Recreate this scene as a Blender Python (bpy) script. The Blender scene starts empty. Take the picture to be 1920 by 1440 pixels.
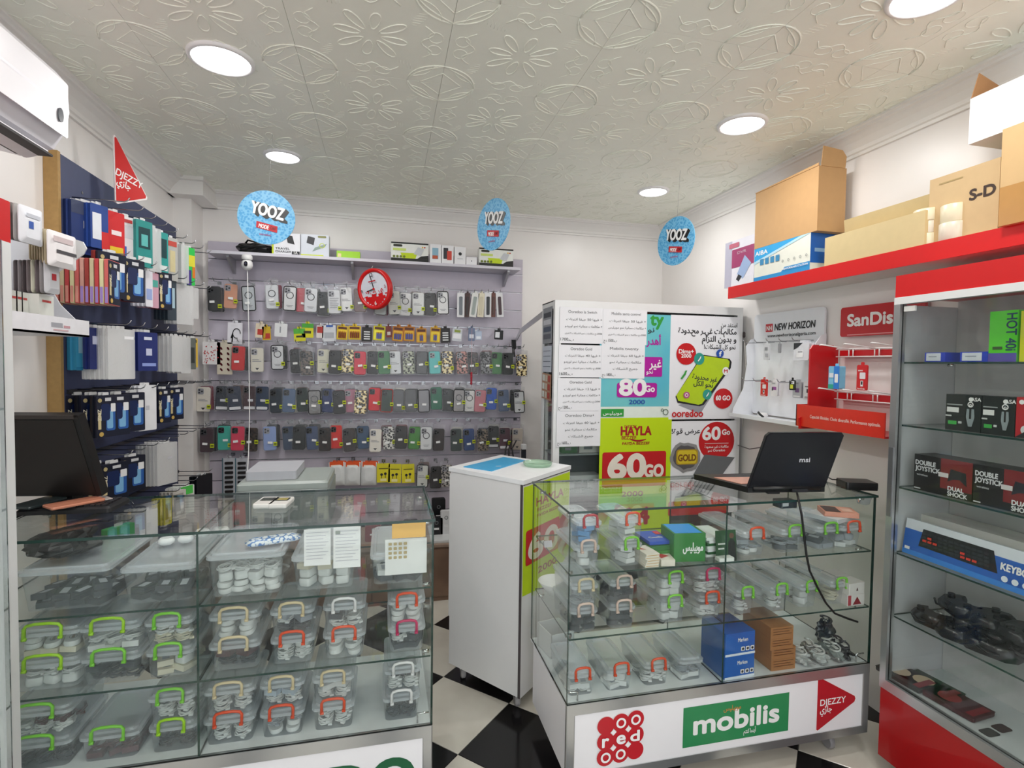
import bpy, math, random
from mathutils import Matrix, Vector
sc = bpy.context.scene
random.seed(7)
R = math.radians
# ---------------------------------------------------------------- camera
CAMZ = 1.48; FPX = 1001.5
_y, _p, _r = R(13.36), R(-2.107), R(0.787)
_f = Vector((math.sin(_y)*math.cos(_p), math.cos(_y)*math.cos(_p), math.sin(_p)))
_rt = Vector((math.cos(_y), -math.sin(_y), 0)); _up = _rt.cross(_f)
RT = _rt*math.cos(_r)+_up*math.sin(_r); UP = -_rt*math.sin(_r)+_up*math.cos(_r); FW = _f
cd = bpy.data.cameras.new('camera'); cam = bpy.data.objects.new('camera', cd); sc.collection.objects.link(cam)
cd.sensor_width = 36; cd.lens = FPX/1920*36; cd.clip_start = .02
m3 = Matrix((RT, UP, -FW)).transposed()
cam.matrix_world = Matrix.Translation((0, 0, CAMZ)) @ m3.to_4x4()
sc.camera = cam
def P(px, py, ax, val):
    """point of the photograph on the real plane where coordinate ax (0,1,2) equals val"""
    d = FW+RT*((px-960)/FPX)-UP*((py-720)/FPX); c = Vector((0, 0, CAMZ))
    return c+d*((val-c[ax])/d[ax])
# ---------------------------------------------------------------- world, exposure, lights
sc.view_settings.view_transform = 'Standard'; sc.view_settings.look = 'None'
sc.view_settings.gamma = 1; sc.view_settings.use_curve_mapping = False
sc.view_settings.exposure = -0.25
w = bpy.data.worlds.new('daylight'); sc.world = w; w.use_nodes = True
w.node_tree.nodes['Background'].inputs[0].default_value = (.93, .97, 1, 1)
w.node_tree.nodes['Background'].inputs[1].default_value = 2.3
cy = sc.cycles
cy.use_denoising = True; cy.max_bounces = 9; cy.diffuse_bounces = 4; cy.glossy_bounces = 4
cy.transparent_max_bounces = 40; cy.caustics_reflective = False; cy.caustics_refractive = False
cy.sample_clamp_indirect = 4
LIGHTS = [(-.566, 2.106, .095), (-.52, 3.0, .08), (1.505, 2.073, .09), (1.572, 2.99, .08), (1.482, 1.235, .09),
          (-.566, 1.2, .09), (-.566, .25, .09), (1.48, .25, .09), (.48, -.4, .09)]  # downlights of this row are unseen, added to keep the room light consistent
CEIL = 2.54
for lx, ly, lr in LIGHTS:
    ld = bpy.data.lights.new('downlight_lamp', 'AREA'); ld.shape = 'DISK'; ld.size = lr*1.8; ld.energy = 5.6
    ld.color = (1, .985, .96)
    lo = bpy.data.objects.new('downlight_lamp', ld); sc.collection.objects.link(lo); lo.location = (lx, ly, CEIL-.022)
# ---------------------------------------------------------------- materials
def lin(c): return c/12.92 if c <= .04045 else ((c+.055)/1.055)**2.4
def hx(h):
    h = h.lstrip('#'); return tuple(lin(int(h[i:i+2], 16)/255) for i in (0, 2, 4))
_mc = {}
def M(col, rough=.5, metal=0., var=.06, bump=0., scale=30., coat=0., emit=0.):
    """procedural principled material: base colour with a soft noise variation and optional fine relief"""
    k = (col, rough, metal, var, bump, scale, coat, emit)
    if k in _mc: return _mc[k]
    m = bpy.data.materials.new('mat_'+col.strip('#')); m.use_nodes = True
    n = m.node_tree; b = n.nodes['Principled BSDF']; c = hx(col)
    tc = n.nodes.new('ShaderNodeTexCoord'); no = n.nodes.new('ShaderNodeTexNoise'); no.inputs['Scale'].default_value = scale
    n.links.new(tc.outputs['Object'], no.inputs['Vector'])
    mx = n.nodes.new('ShaderNodeMix'); mx.data_type = 'RGBA'
    mx.inputs[6].default_value = (*[x*(1-var) for x in c], 1); mx.inputs[7].default_value = (*[min(1, x*(1+var)) for x in c], 1)
    n.links.new(no.outputs['Fac'], mx.inputs[0]); n.links.new(mx.outputs[2], b.inputs['Base Color'])
    b.inputs['Roughness'].default_value = rough; b.inputs['Metallic'].default_value = metal
    b.inputs['Coat Weight'].default_value = coat
    if bump:
        bp = n.nodes.new('ShaderNodeBump'); bp.inputs['Strength'].default_value = bump; bp.inputs['Distance'].default_value = .002
        n.links.new(no.outputs['Fac'], bp.inputs['Height']); n.links.new(bp.outputs['Normal'], b.inputs['Normal'])
    if emit:
        b.inputs['Emission Color'].default_value = (1, 1, 1, 1); b.inputs['Emission Strength'].default_value = emit
    _mc[k] = m; return m
def M2(name, c1, c2, scale=40, thr=(.45, .55), rough=.4, tex='voronoi', c3=None):
    """two or three tone blotched print"""
    k = (name, c1, c2, scale, thr)
    if k in _mc: return _mc[k]
    m = bpy.data.materials.new(name); m.use_nodes = True; n = m.node_tree; b = n.nodes['Principled BSDF']
    tc = n.nodes.new('ShaderNodeTexCoord')
    if tex == 'voronoi':
        t = n.nodes.new('ShaderNodeTexVoronoi'); o = t.outputs['Distance']
    else:
        t = n.nodes.new('ShaderNodeTexNoise'); o = t.outputs['Fac']
    t.inputs['Scale'].default_value = scale; n.links.new(tc.outputs['Object'], t.inputs['Vector'])
    r = n.nodes.new('ShaderNodeValToRGB'); e = r.color_ramp.elements
    e[0].position = thr[0]; e[1].position = thr[1]; e[0].color = (*hx(c1), 1); e[1].color = (*hx(c2), 1)
    if c3: x = e.new(min(1, thr[1]+.12)); x.color = (*hx(c3), 1)
    n.links.new(o, r.inputs[0]); n.links.new(r.outputs[0], b.inputs['Base Color']); b.inputs['Roughness'].default_value = rough
    _mc[k] = m; return m
def clear(name, tint, body, fac, rough=.05, gl=1.45, bump=0., spec=1.):
    """see-through sheet: transparent + a share of cloudy body + fresnel gloss"""
    if name in _mc: return _mc[name]
    m = bpy.data.materials.new(name); m.use_nodes = True; n = m.node_tree; n.nodes.clear()
    out = n.nodes.new('ShaderNodeOutputMaterial'); tr = n.nodes.new('ShaderNodeBsdfTransparent'); tr.inputs[0].default_value = (*tint, 1)
    df = n.nodes.new('ShaderNodeBsdfPrincipled'); df.inputs['Base Color'].default_value = (*body, 1); df.inputs['Roughness'].default_value = .4
    gs = n.nodes.new('ShaderNodeBsdfGlossy'); gs.inputs['Roughness'].default_value = rough; gs.inputs[0].default_value = (spec, spec, spec, 1)
    fr = n.nodes.new('ShaderNodeFresnel'); fr.inputs[0].default_value = gl
    m1 = n.nodes.new('ShaderNodeMixShader'); m1.inputs[0].default_value = fac; m2 = n.nodes.new('ShaderNodeMixShader')
    L = n.links.new; L(tr.outputs[0], m1.inputs[1]); L(df.outputs[0], m1.inputs[2]); L(m1.outputs[0], m2.inputs[1]); L(gs.outputs[0], m2.inputs[2])
    ge = n.nodes.new('ShaderNodeNewGeometry'); mr = n.nodes.new('ShaderNodeMapRange'); mr.inputs[3].default_value = gl; mr.inputs[4].default_value = 1/gl
    L(ge.outputs['Backfacing'], mr.inputs[0]); L(mr.outputs[0], fr.inputs[0])          # same gloss from both sides of the sheet
    L(fr.outputs[0], m2.inputs[0]); L(m2.outputs[0], out.inputs[0])
    if bump:
        tc = n.nodes.new('ShaderNodeTexCoord'); no = n.nodes.new('ShaderNodeTexNoise'); no.inputs['Scale'].default_value = 45; no.inputs['Distortion'].default_value = 1.5
        bp = n.nodes.new('ShaderNodeBump'); bp.inputs['Strength'].default_value = bump; bp.inputs['Distance'].default_value = .004
        L(tc.outputs['Object'], no.inputs['Vector']); L(no.outputs['Fac'], bp.inputs['Height']); L(bp.outputs['Normal'], gs.inputs['Normal']); L(bp.outputs['Normal'], fr.inputs['Normal'])
    _mc[name] = m; return m
GLASS = clear('clear_glass', (.955, .975, .965), (.75, .85, .82), .008, .01, 1.27)
GEDGE = M('#1d3a33', .15, var=.1)
FILM = clear('clear_film', (.975, .975, .975), (.88, .9, .93), .04, .10, 1.33, 1.)
BOXP = clear('cloudy_plastic', (.95, .96, .97), (.86, .9, .94), .12, .12, 1.3)
LIDP = clear('cloudy_lid_plastic', (.94, .95, .96), (.86, .9, .95), .32, .15, 1.33)
BAGP = clear('crinkled_clear_bag', (.97, .97, .97), (.95, .95, .95), .45, .14, 1.4, 1.2)
WALLM = M('#f3efec', .35, var=.02, bump=.15, scale=8)
CEILM = M('#f6f7ea', .42, var=.02)
ALU = M('#c9cbcc', .28, metal=.85, var=.03); ALUW = M('#e9eaea', .35, metal=.1, var=.02)
STEEL = M('#a5a6aa', .25, metal=1, var=.02); WHITE = M('#f2f1f0', .4, var=.02); PAPER = M('#f0f0f4', .6, var=.02)
BLACK = M('#121214', .35, var=.1); BLK2 = M('#1d1d20', .55, var=.1); RED = M('#cf1a1c', .35, var=.03); REDD = M('#b01418', .3, var=.03, coat=.3)
CARD = M('#c69c6b', .8, var=.06, scale=12); LAV = M('#c6bfcc', .45, var=.04); LAVD = M('#7d7787', .5)
INK = M('#2a2a2e', .6); CHROME = M('#d8d8d8', .12, metal=1)
# ---------------------------------------------------------------- arabic shaping (letters in their joined forms, laid out right to left)
_A = {}
for ch, cp, nf in [('ء', 0xFE80, 1), ('آ', 0xFE81, 2), ('أ', 0xFE83, 2), ('ؤ', 0xFE85, 2), ('إ', 0xFE87, 2), ('ئ', 0xFE89, 4), ('ا', 0xFE8D, 2), ('ب', 0xFE8F, 4),
                   ('ة', 0xFE93, 2), ('ت', 0xFE95, 4), ('ث', 0xFE99, 4), ('ج', 0xFE9D, 4), ('ح', 0xFEA1, 4), ('خ', 0xFEA5, 4), ('د', 0xFEA9, 2), ('ذ', 0xFEAB, 2),
                   ('ر', 0xFEAD, 2), ('ز', 0xFEAF, 2), ('س', 0xFEB1, 4), ('ش', 0xFEB5, 4), ('ص', 0xFEB9, 4), ('ض', 0xFEBD, 4), ('ط', 0xFEC1, 4), ('ظ', 0xFEC5, 4),
                   ('ع', 0xFEC9, 4), ('غ', 0xFECD, 4), ('ف', 0xFED1, 4), ('ق', 0xFED5, 4), ('ك', 0xFED9, 4), ('ل', 0xFEDD, 4), ('م', 0xFEE1, 4), ('ن', 0xFEE5, 4),
                   ('ه', 0xFEE9, 4), ('و', 0xFEED, 2), ('ى', 0xFEEF, 2), ('ي', 0xFEF1, 4)]:
    _A[ch] = (cp, nf)
def ar(s):
    out = []; i = 0; prev = False
    while i < len(s):
        c = s[i]
        if c in _A:
            if c == 'ل' and i+1 < len(s) and s[i+1] == 'ا':
                out.append(chr(0xFEFC if prev else 0xFEFB)); prev = False; i += 2; continue
            cp, nf = _A[c]; nxt = i+1 < len(s) and s[i+1] in _A and s[i+1] != 'ء' and nf == 4
            if nf == 4: k = (3 if nxt else 1) if prev else (2 if nxt else 0)
            elif nf == 2: k = 1 if prev else 0
            else: k = 0
            out.append(chr(cp+k)); prev = nxt
        else: out.append(c); prev = False
        i += 1
    out = out[::-1]; res = []; run = []
    for c in out+['']:
        if c and ord(c) < 128 and c.isalnum(): run.append(c)
        else: res += run[::-1]; run = []; res.append(c)
    return ''.join(res)
_tc = {}
def tmesh(s, bold, sh):
    k = (s, sh)
    if k not in _tc:
        t = ar(s) if any(c in _A for c in s) else s
        c = bpy.data.curves.new('t', 'FONT'); c.body = t; c.size = 1; c.resolution_u = 5; c.shear = sh
        o = bpy.data.objects.new('t', c); m = bpy.data.meshes.new_from_object(o)
        vs = [(v.co.x, v.co.y) for v in m.vertices]; fs = [tuple(p.vertices) for p in m.polygons]
        bpy.data.objects.remove(o); bpy.data.curves.remove(c); bpy.data.meshes.remove(m)
        x0 = min([v[0] for v in vs] or [0]); x1 = max([v[0] for v in vs] or [1])
        _tc[k] = ([(x-x0, y) for x, y in vs], fs, max(x1-x0, .01))
    return _tc[k]
# ---------------------------------------------------------------- mesh builder
def fr(o, ux, uy):
    ux = Vector(ux).normalized(); uy = Vector(uy).normalized(); n = ux.cross(uy); o = Vector(o)
    return Matrix(((ux.x, uy.x, n.x, o.x), (ux.y, uy.y, n.y, o.y), (ux.z, uy.z, n.z, o.z), (0, 0, 0, 1)))
def FY(x=0, y=0, z=0): return fr((x, y, z), (1, 0, 0), (0, 0, 1))      # normal -Y
def FX(x=0, y=0, z=0): return fr((x, y, z), (0, 1, 0), (0, 0, 1))      # normal +X
def FR(x=0, y=0, z=0): return fr((x, y, z), (0, -1, 0), (0, 0, 1))     # normal -X
def FZ(x=0, y=0, z=0): return fr((x, y, z), (1, 0, 0), (0, 1, 0))      # normal +Z
def rrect(w, h, r, seg=3, cx=0, cy=0):
    pts = []
    for sx, sy, a0 in ((1, 1, 0), (-1, 1, 90), (-1, -1, 180), (1, -1, 270)):
        for i in range(seg+1):
            a = R(a0+90*i/seg); pts.append((cx+sx*(w/2-r)+r*math.cos(a), cy+sy*(h/2-r)+r*math.sin(a)))
    return pts
def circ(r, seg=20, cx=0, cy=0, ry=None): return [(cx+r*math.cos(2*math.pi*i/seg), cy+(ry or r)*math.sin(2*math.pi*i/seg)) for i in range(seg)]
class MB:
    def __init__(s, F=None): s.v = []; s.f = []; s.mi = []; s.sm = []; s.mats = []; s.F = F or Matrix(); s.w = .0004
    def idx(s, m):
        if m not in s.mats: s.mats.append(m)
        return s.mats.index(m)
    def add(s, vs, fs, m, smooth=False, F=None):
        b = len(s.v); s.v += [tuple(F @ Vector(v)) if F is not None else tuple(v) for v in vs]; i = s.idx(m)
        for f in fs: s.f.append(tuple(b+k for k in f)); s.mi.append(i); s.sm.append(smooth)
        return s
    def b(s, x0, y0, z0, x1, y1, z1, m, F=None):
        vs = [(x, y, z) for z in (z0, z1) for y in (y0, y1) for x in (x0, x1)]
        return s.add(vs, [(0, 2, 3, 1), (4, 5, 7, 6), (0, 1, 5, 4), (2, 6, 7, 3), (0, 4, 6, 2), (1, 3, 7, 5)], m, F=F)
    def ext(s, F, ol, w0, w1, m, smooth=False, mcap=None):
        n = len(ol); vs = [(a, b, w0) for a, b in ol]+[(a, b, w1) for a, b in ol]
        s.add(vs, [(i, (i+1) % n, n+(i+1) % n, n+i) for i in range(n)], m, smooth, F)
        s.add([(a, b, w1) for a, b in ol], [tuple(range(n))], mcap or m, False, F)
        return s.add([(a, b, w0) for a, b in ol], [tuple(reversed(range(n)))], m, False, F)
    def loft(s, F, rings, m, smooth=True, cap=True, closed=True):
        """rings: list of (outline, w)"""
        n = len(rings[0][0]); vs = [(a, b, w_) for ol, w_ in rings for a, b in ol]; fs = []
        for k in range(len(rings)-1):
            for i in range(n if closed else n-1): fs.append((k*n+i, k*n+(i+1) % n, (k+1)*n+(i+1) % n, (k+1)*n+i))
        s.add(vs, fs, m, smooth, F)
        if cap:
            for ol, w_, rv in ((rings[0][0], rings[0][1], 1), (rings[-1][0], rings[-1][1], 0)):
                s.add([(a, b, w_) for a, b in ol], [tuple(range(n))[::-1] if rv else tuple(range(n))], m, False, F)
        return s
    def lathe(s, prof, m, seg=16, F=None, o=(0, 0, 0)):
        vs = []; fs = []
        for r_, z in prof:
            for i in range(seg): a = 2*math.pi*i/seg; vs.append((o[0]+r_*math.cos(a), o[1]+r_*math.sin(a), o[2]+z))
        for k in range(len(prof)-1):
            for i in range(seg): j = (i+1) % seg; fs.append((k*seg+i, k*seg+j, (k+1)*seg+j, (k+1)*seg+i))
        return s.add(vs, fs, m, True, F)
    def tube(s, pts, r, m, seg=6, closed=False, F=None, flat=1.):
        pts = [Vector(p) for p in pts]; n = len(pts); vs = []; fs = []; up = None
        for i, p in enumerate(pts):
            a = pts[(i-1) % n] if (closed or i) else p; b_ = pts[(i+1) % n] if (closed or i < n-1) else p
            t = (b_-a); t = t.normalized() if t.length > 1e-9 else Vector((0, 0, 1))
            if up is None: up = t.orthogonal().normalized()
            else:
                up = up-t*up.dot(t); up = up.normalized() if up.length > 1e-6 else t.orthogonal().normalized()
            sd = t.cross(up)
            for k in range(seg): q = 2*math.pi*k/seg; vs.append(p+up*(r*math.cos(q))+sd*(r*flat*math.sin(q)))
        for i in range(n if closed else n-1):
            for k in range(seg): j = (i+1) % n; l = (k+1) % seg; fs.append((i*seg+k, i*seg+l, j*seg+l, j*seg+k))
        if not closed: fs += [tuple(range(seg))[::-1], tuple(range((n-1)*seg, n*seg))]
        return s.add(vs, fs, m, True, F)
    # flat print on the current frame s.F ; each layer sits a hair above the last
    def poly(s, pts, m): s.add([(a, b, s.w) for a, b in pts], [tuple(range(len(pts)))], m, False, s.F); s.w += .00025; return s
    def rect(s, u0, v0, u1, v1, m): return s.poly([(u0, v0), (u1, v0), (u1, v1), (u0, v1)], m)
    def disc(s, u, v, r, m, ry=None, seg=24): return s.poly(circ(r, seg, u, v, ry), m)
    def ring(s, u, v, r0, r1, m, seg=24, k=1.):
        a = circ(r0, seg, u, v, r0*k)+circ(r1, seg, u, v, r1*k)
        s.add([(x, y, s.w) for x, y in a], [(i, (i+1) % seg, seg+(i+1) % seg, seg+i) for i in range(seg)], m, False, s.F); s.w += .00025; return s
    def rr(s, u0, v0, u1, v1, r, m): return s.poly(rrect(abs(u1-u0), abs(v1-v0), r, 4, (u0+u1)/2, (v0+v1)/2), m)
    def txt(s, t, u, v, h, m, w=None, al='c', bold=.02, sh=0., rot=0.):
        vs, fs, W = tmesh(t, bold, sh); k = (w/W if w else h); W2 = W*k
        ox = {'l': 0, 'c': -W2/2, 'r': -W2}[al]; ca, sa = math.cos(rot), math.sin(rot)
        q = [((x*k+ox), y*h) for x, y in vs]
        n = 0 if bold < .015 else 4 if h*bold < .0018 else 8               # heavier strokes: the same letters laid again, slightly shifted
        for i in range(max(1, n)):
            dx, dy = (bold*h*.8*math.cos(2*math.pi*i/n), bold*h*.8*math.sin(2*math.pi*i/n)) if n else (0, 0)
            s.add([(u+(x+dx)*ca-(y+dy)*sa, v+(x+dx)*sa+(y+dy)*ca, s.w) for x, y in q], fs, m, False, s.F); s.w += .00002
        s.w += .00025; return s
    def mesh(s, name):
        me = bpy.data.meshes.new(name); me.from_pydata(s.v, [], s.f)
        for m in s.mats: me.materials.append(m)
        me.polygons.foreach_set('material_index', s.mi); me.polygons.foreach_set('use_smooth', s.sm); me.update(); return me
    def build(s, name, parent=None, **kw): return put(name, s.mesh(name), parent, **kw)
def put(name, me, parent=None, loc=None, rot=None, **kw):
    o = bpy.data.objects.new(name, me); sc.collection.objects.link(o)
    if parent is not None: o.parent = parent
    if loc is not None: o.location = loc
    if rot is not None: o.rotation_euler = rot
    for k, v in kw.items():
        if v is not None: o[k] = v
    return o
def thing(name, label, category, loc=(0, 0, 0), rz=0., group=None, rot=None):
    o = put(name, None, None, loc, rot or (0, 0, rz), label=label, category=category, group=group); o.empty_display_size = .02; return o
def struct(mb, name, parent=None, loc=None):
    return mb.build(name, parent, loc=loc, kind='structure') if parent is None else mb.build(name, parent, loc=loc)
ORD = ['zeroth', 'first', 'second', 'third', 'fourth', 'fifth', 'sixth', 'seventh', 'eighth', 'ninth', 'tenth', 'eleventh', 'twelfth', 'thirteenth', 'fourteenth',
       'fifteenth', 'sixteenth', 'seventeenth', 'eighteenth', 'nineteenth', 'twentieth', '21st', '22nd', '23rd', '24th', '25th', '26th', '27th', '28th', '29th', '30th']
def U(a, b): return random.uniform(a, b)
_ms = {}
def cached(key, fn):
    if key not in _ms: _ms[key] = fn()
    return _ms[key]
def glassbox(mb, x0, y0, z0, x1, y1, z1, thin, F=None):
    """pane: clear faces, dark green polished edges"""
    vs = [(x, y, z) for z in (z0, z1) for y in (y0, y1) for x in (x0, x1)]
    fs = {'z': [(0, 2, 3, 1), (4, 5, 7, 6)], 'y': [(0, 1, 5, 4), (2, 6, 7, 3)], 'x': [(0, 4, 6, 2), (1, 3, 7, 5)]}
    for k, f in fs.items(): mb.add(vs, f, GLASS if k == thin else GEDGE, F=F)
# ================================================================ setting
XL, XR, YB = -1.23, 2.08, 3.78
mb = MB(); mb.b(XL-.1, -1.2, 0, XL, YB+.1, CEIL+.05, WALLM); struct(mb, 'wall_left')
mb = MB(); mb.b(XR, -1.2, 0, XR+.1, YB+.1, CEIL+.05, WALLM); struct(mb, 'wall_right')
mb = MB(); mb.b(XL-.1, YB, 0, XR+.1, YB+.1, CEIL+.05, WALLM); struct(mb, 'wall_back')
mb = MB(); mb.b(XL, 3.58, 0, XL+.1, YB, CEIL, WALLM); o = struct(mb, 'trim_4')
# floor: slab with black and cream tiles laid diagonally, thin recessed joints
mb = MB(); mb.b(XL-.1, -1.2, -.08, XR+.1, YB+.1, -.006, M('#8d8a84', .7)); floor = struct(mb, 'floor')
D = .258*math.sqrt(2)
tc_ = M2('floor_tile_cream', '#cfc9bd', '#dcd7cb', 6, (.3, .7), .16, 'noise'); tb_ = M2('floor_tile_black', '#0e0d0f', '#1a181a', 6, (.3, .7), .14, 'noise')
def tilemesh(m):
    q = MB(); h = D/2-.0012; q.loft(None or Matrix(), [(rrect(2*h, 2*h, .001, 1), -.006), (rrect(2*h, 2*h, .001, 1), -.001), (rrect(2*h-.003, 2*h-.003, .001, 1), 0)], m, False); return q.mesh('floor_tile')
tm = [tilemesh(tc_), tilemesh(tb_)]
for i in range(-10, 11):
    for j in range(-16, 7):
        if (i+j) % 2: continue
        x, y = .275+.258*i, 2.22+.258*j
        if XL-.1 < x < XR+.1 and -.9 < y < YB+.1:
            # alternate along the diagonal rows
            put('floor_tile', tm[i % 2], floor, (x, y, 0), (0, 0, R(45)))
# ceiling: embossed square tiles
ceil = struct(MB().b(XL-.1, -1.2, CEIL+.006, XR+.1, YB+.1, CEIL+.1, CEILM), 'ceiling')
def ceil_tile():
    q = MB(); h = .25; q.b(-h+.0006, -h+.0006, 0, h-.0006, h-.0006, .008, CEILM); r_ = .0034
    def tb(pts, closed=False, rr_=r_): q.tube([(x, y, .0) for x, y in pts], rr_, CEILM, 5, closed, flat=.55)
    for k in range(8):                                     # the flower in the middle
        a = R(k*45+10); L_ = .10 if k % 2 else .085; pts = []
        for i in range(14):
            t = 2*math.pi*i/14; u = .032+L_/2*(1-math.cos(t)); v = .017*math.sin(t)*(.55+.45*u/L_)
            pts.append((u*math.cos(a)-v*math.sin(a), u*math.sin(a)+v*math.cos(a)))
        tb(pts, True)
    for sx in (-1, 1):
        for sy in (-1, 1):                                 # quarter of the big ring around each corner, with the pointed leaves inside
            c = (sx*h, sy*h)
            arc = lambda r2, a0, a1, cx, cy, n=9: [(cx-sx*r2*math.cos(R(a0+(a1-a0)*i/n)), cy-sy*r2*math.sin(R(a0+(a1-a0)*i/n))) for i in range(n+1)]
            tb(arc(.125, 0, 90, *c), rr_=.0044)
            tb([(c[0]-sx*.125*(1-t)-sx*.028*math.sin(math.pi*t), c[1]-sy*.125*t-sy*.028*math.sin(math.pi*t)*0) for t in [i/8 for i in range(9)]])
            tb([(c[0]-sx*(.125*(1-t))*.62, c[1]-sy*.125*t*.62) for t in [i/8 for i in range(9)]], rr_=.0026)
            tb([(c[0]-sx*.125*(1-math.sin(R(90*t))*.72), c[1]-sy*.125*(1-math.cos(R(90*t))*.72)) for t in [i/8 for i in range(9)]], rr_=.0026)
    for k in range(4):                                     # small scroll loops on the tile edges
        a = R(90*k); F = Matrix.Rotation(a, 4, 'Z')
        for sx in (-1, 1):
            pts = [F @ Vector((sx*(.035+.028*math.cos(t)), .206+.024*math.sin(t), 0)) for t in [2*math.pi*i/12 for i in range(12)]]
            tb([(p.x, p.y) for p in pts], True, .002)
        pts = [F @ Vector((x, .18-.02*math.cos(x*60), 0)) for x in [(-.09+.18*i/12) for i in range(13)]]
        tb([(p.x, p.y) for p in pts], rr_=.0026)
        for i in range(7):                                 # fine hatched leaf
            x = .085+.012*i; d = .018*math.sin(math.pi*(i+1)/8)
            p0 = F @ Vector((x, .1+x*.4-d, 0)); p1 = F @ Vector((x, .1+x*.4+d, 0)); tb([(p0.x, p0.y), (p1.x, p1.y)], rr_=.0011)
    return q.mesh('ceiling_tile')
ct = ceil_tile()
for i in range(-3, 5):
    for j in range(-6, 5):
        put('ceiling_tile', ct, ceil, (-.05+.5*i, 1.83+.5*j, CEIL))
# cornice along the three walls
def cornice(name, p0, p1, inward):
    prof = [(0, -.10), (.012, -.10), (.014, -.088), (.022, -.084), (.026, -.07), (.045, -.045), (.06, -.03), (.066, -.022), (.08, -.02), (.084, -.012), (.095, -.01), (.095, 0), (0, 0)]
    p0 = Vector(p0); p1 = Vector(p1); q = MB(); n = len(prof); vs = []
    for e, sgn in ((p0, 1), (p1, -1)):
        for a, z in prof: vs.append(e+Vector(inward)*a+(p1-p0).normalized()*(a*sgn if e.x > -5 else 0)+Vector((0, 0, CEIL+z)))
    q.add(vs, [(i, (i+1) % n, n+(i+1) % n, n+i) for i in range(n)]+[tuple(range(n)), tuple(range(n, 2*n))[::-1]], M('#f1eeea', .4, var=.02), False)
    struct(q, name)
cornice('trim_1', (XL, -1.1, 0), (XL, YB, 0), (1, 0, 0)); cornice('trim_2', (XL, YB, 0), (XR, YB, 0), (0, -1, 0)); cornice('trim_3', (XR, -1.1, 0), (XR, YB, 0), (-1, 0, 0))
q = MB(); q.b(XL, 3.49, CEIL-.1, XL+.19, YB, CEIL-.02, M('#f1eeea', .4, var=.02)); q.b(XL, 3.46, CEIL-.02, XL+.2, YB, CEIL, M('#f1eeea', .4, var=.02)); struct(q, 'trim_5')
# downlights
for i, (lx, ly, lr) in enumerate(LIGHTS):
    lab = ['round ceiling downlight nearest the wall air conditioner', 'round ceiling downlight above the leftmost round blue sign', 'round ceiling downlight in front of the tall upright carton',
           'round ceiling downlight above the rightmost round blue sign', 'round ceiling downlight cut off by the top edge of the photo',
           'added round ceiling downlight at front left, out of view', 'added round ceiling downlight at the entrance left, out of view', 'added round ceiling downlight at the entrance right, out of view', 'added round ceiling downlight at the shop door, out of view'][i]
    t = thing('ceiling_light', lab, 'light', (lx, ly, CEIL), group='recessed ceiling downlights')
    q = MB(); q.lathe([(lr+.014, 0), (lr+.012, -.008), (lr, -.012), (lr-.002, -.004)], WHITE, 32); q.build('bezel', t)
    q = MB(); q.add([(x, y, -.008) for x, y in circ(lr, 32)], [tuple(range(32))[::-1]], M('#ffffff', .5, emit=9.)); q.build('lens', t)
# ================================================================ slat wall on the back wall
YS = 3.745                                   # front face of the boards
gz = [P(975, y, 1, YS).z for y in (552, 586)]
pitch = .1285
z0 = P(975, 617.5, 1, YS).z
grooves = [z0+pitch*k for k in (3, 2, 1, 0)]+[z0-pitch*k for k in range(1, 12)]
sx0, sx1 = P(391, 640, 1, YS).x, P(978, 640, 1, YS).x
ztop = P(978, 487, 1, YS).z
SW = thing('slat_wall', 'lavender grey slatted wall board filling the back wall, hung with packs', 'wall display', ((sx0+sx1)/2, YB, .36))
b0 = Vector(SW.location)
zz = [ztop]+[g for g in grooves if g < ztop-.02 and g > .4]+[.36]
for a, b_ in zip(zz[:-1], zz[1:]):
    q = MB(); q.b(sx0-b0.x, YS-b0.y, b_+.006-b0.z, sx1-b0.x, YS+.022-b0.y, a-b0.z, LAV)
    q.build('slat_board', SW)
    q = MB(); q.b(sx0-b0.x, YS+.012-b0.y, b_-.004-b0.z, sx1-b0.x, YS+.03-b0.y, b_+.008-b0.z, STEEL if b_ > .5 else LAVD); q.build('groove_rail', SW)
q = MB(); q.b(sx0-b0.x, YS+.022-b0.y, .36-b0.z, sx1-b0.x, YB-b0.y, ztop-b0.z, LAVD); q.build('backing_board', SW)
def hookmesh(L_=.12):
    def f():
        q = MB(); q.tube([(0, 0, 0), (0, -L_+.015, -.004), (0, -L_, .003), (0, -L_-.008, .016)], .0022, STEEL, 5); q.b(-.012, -.003, -.012, .012, .003, .008, STEEL); return q.mesh('hook')
    return cached(('hook', L_), f)
def back_hook(x, z, L_=.12): return put('hook', hookmesh(L_), SW, (x-b0.x, YS-.001-b0.y, z-b0.z))
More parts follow.
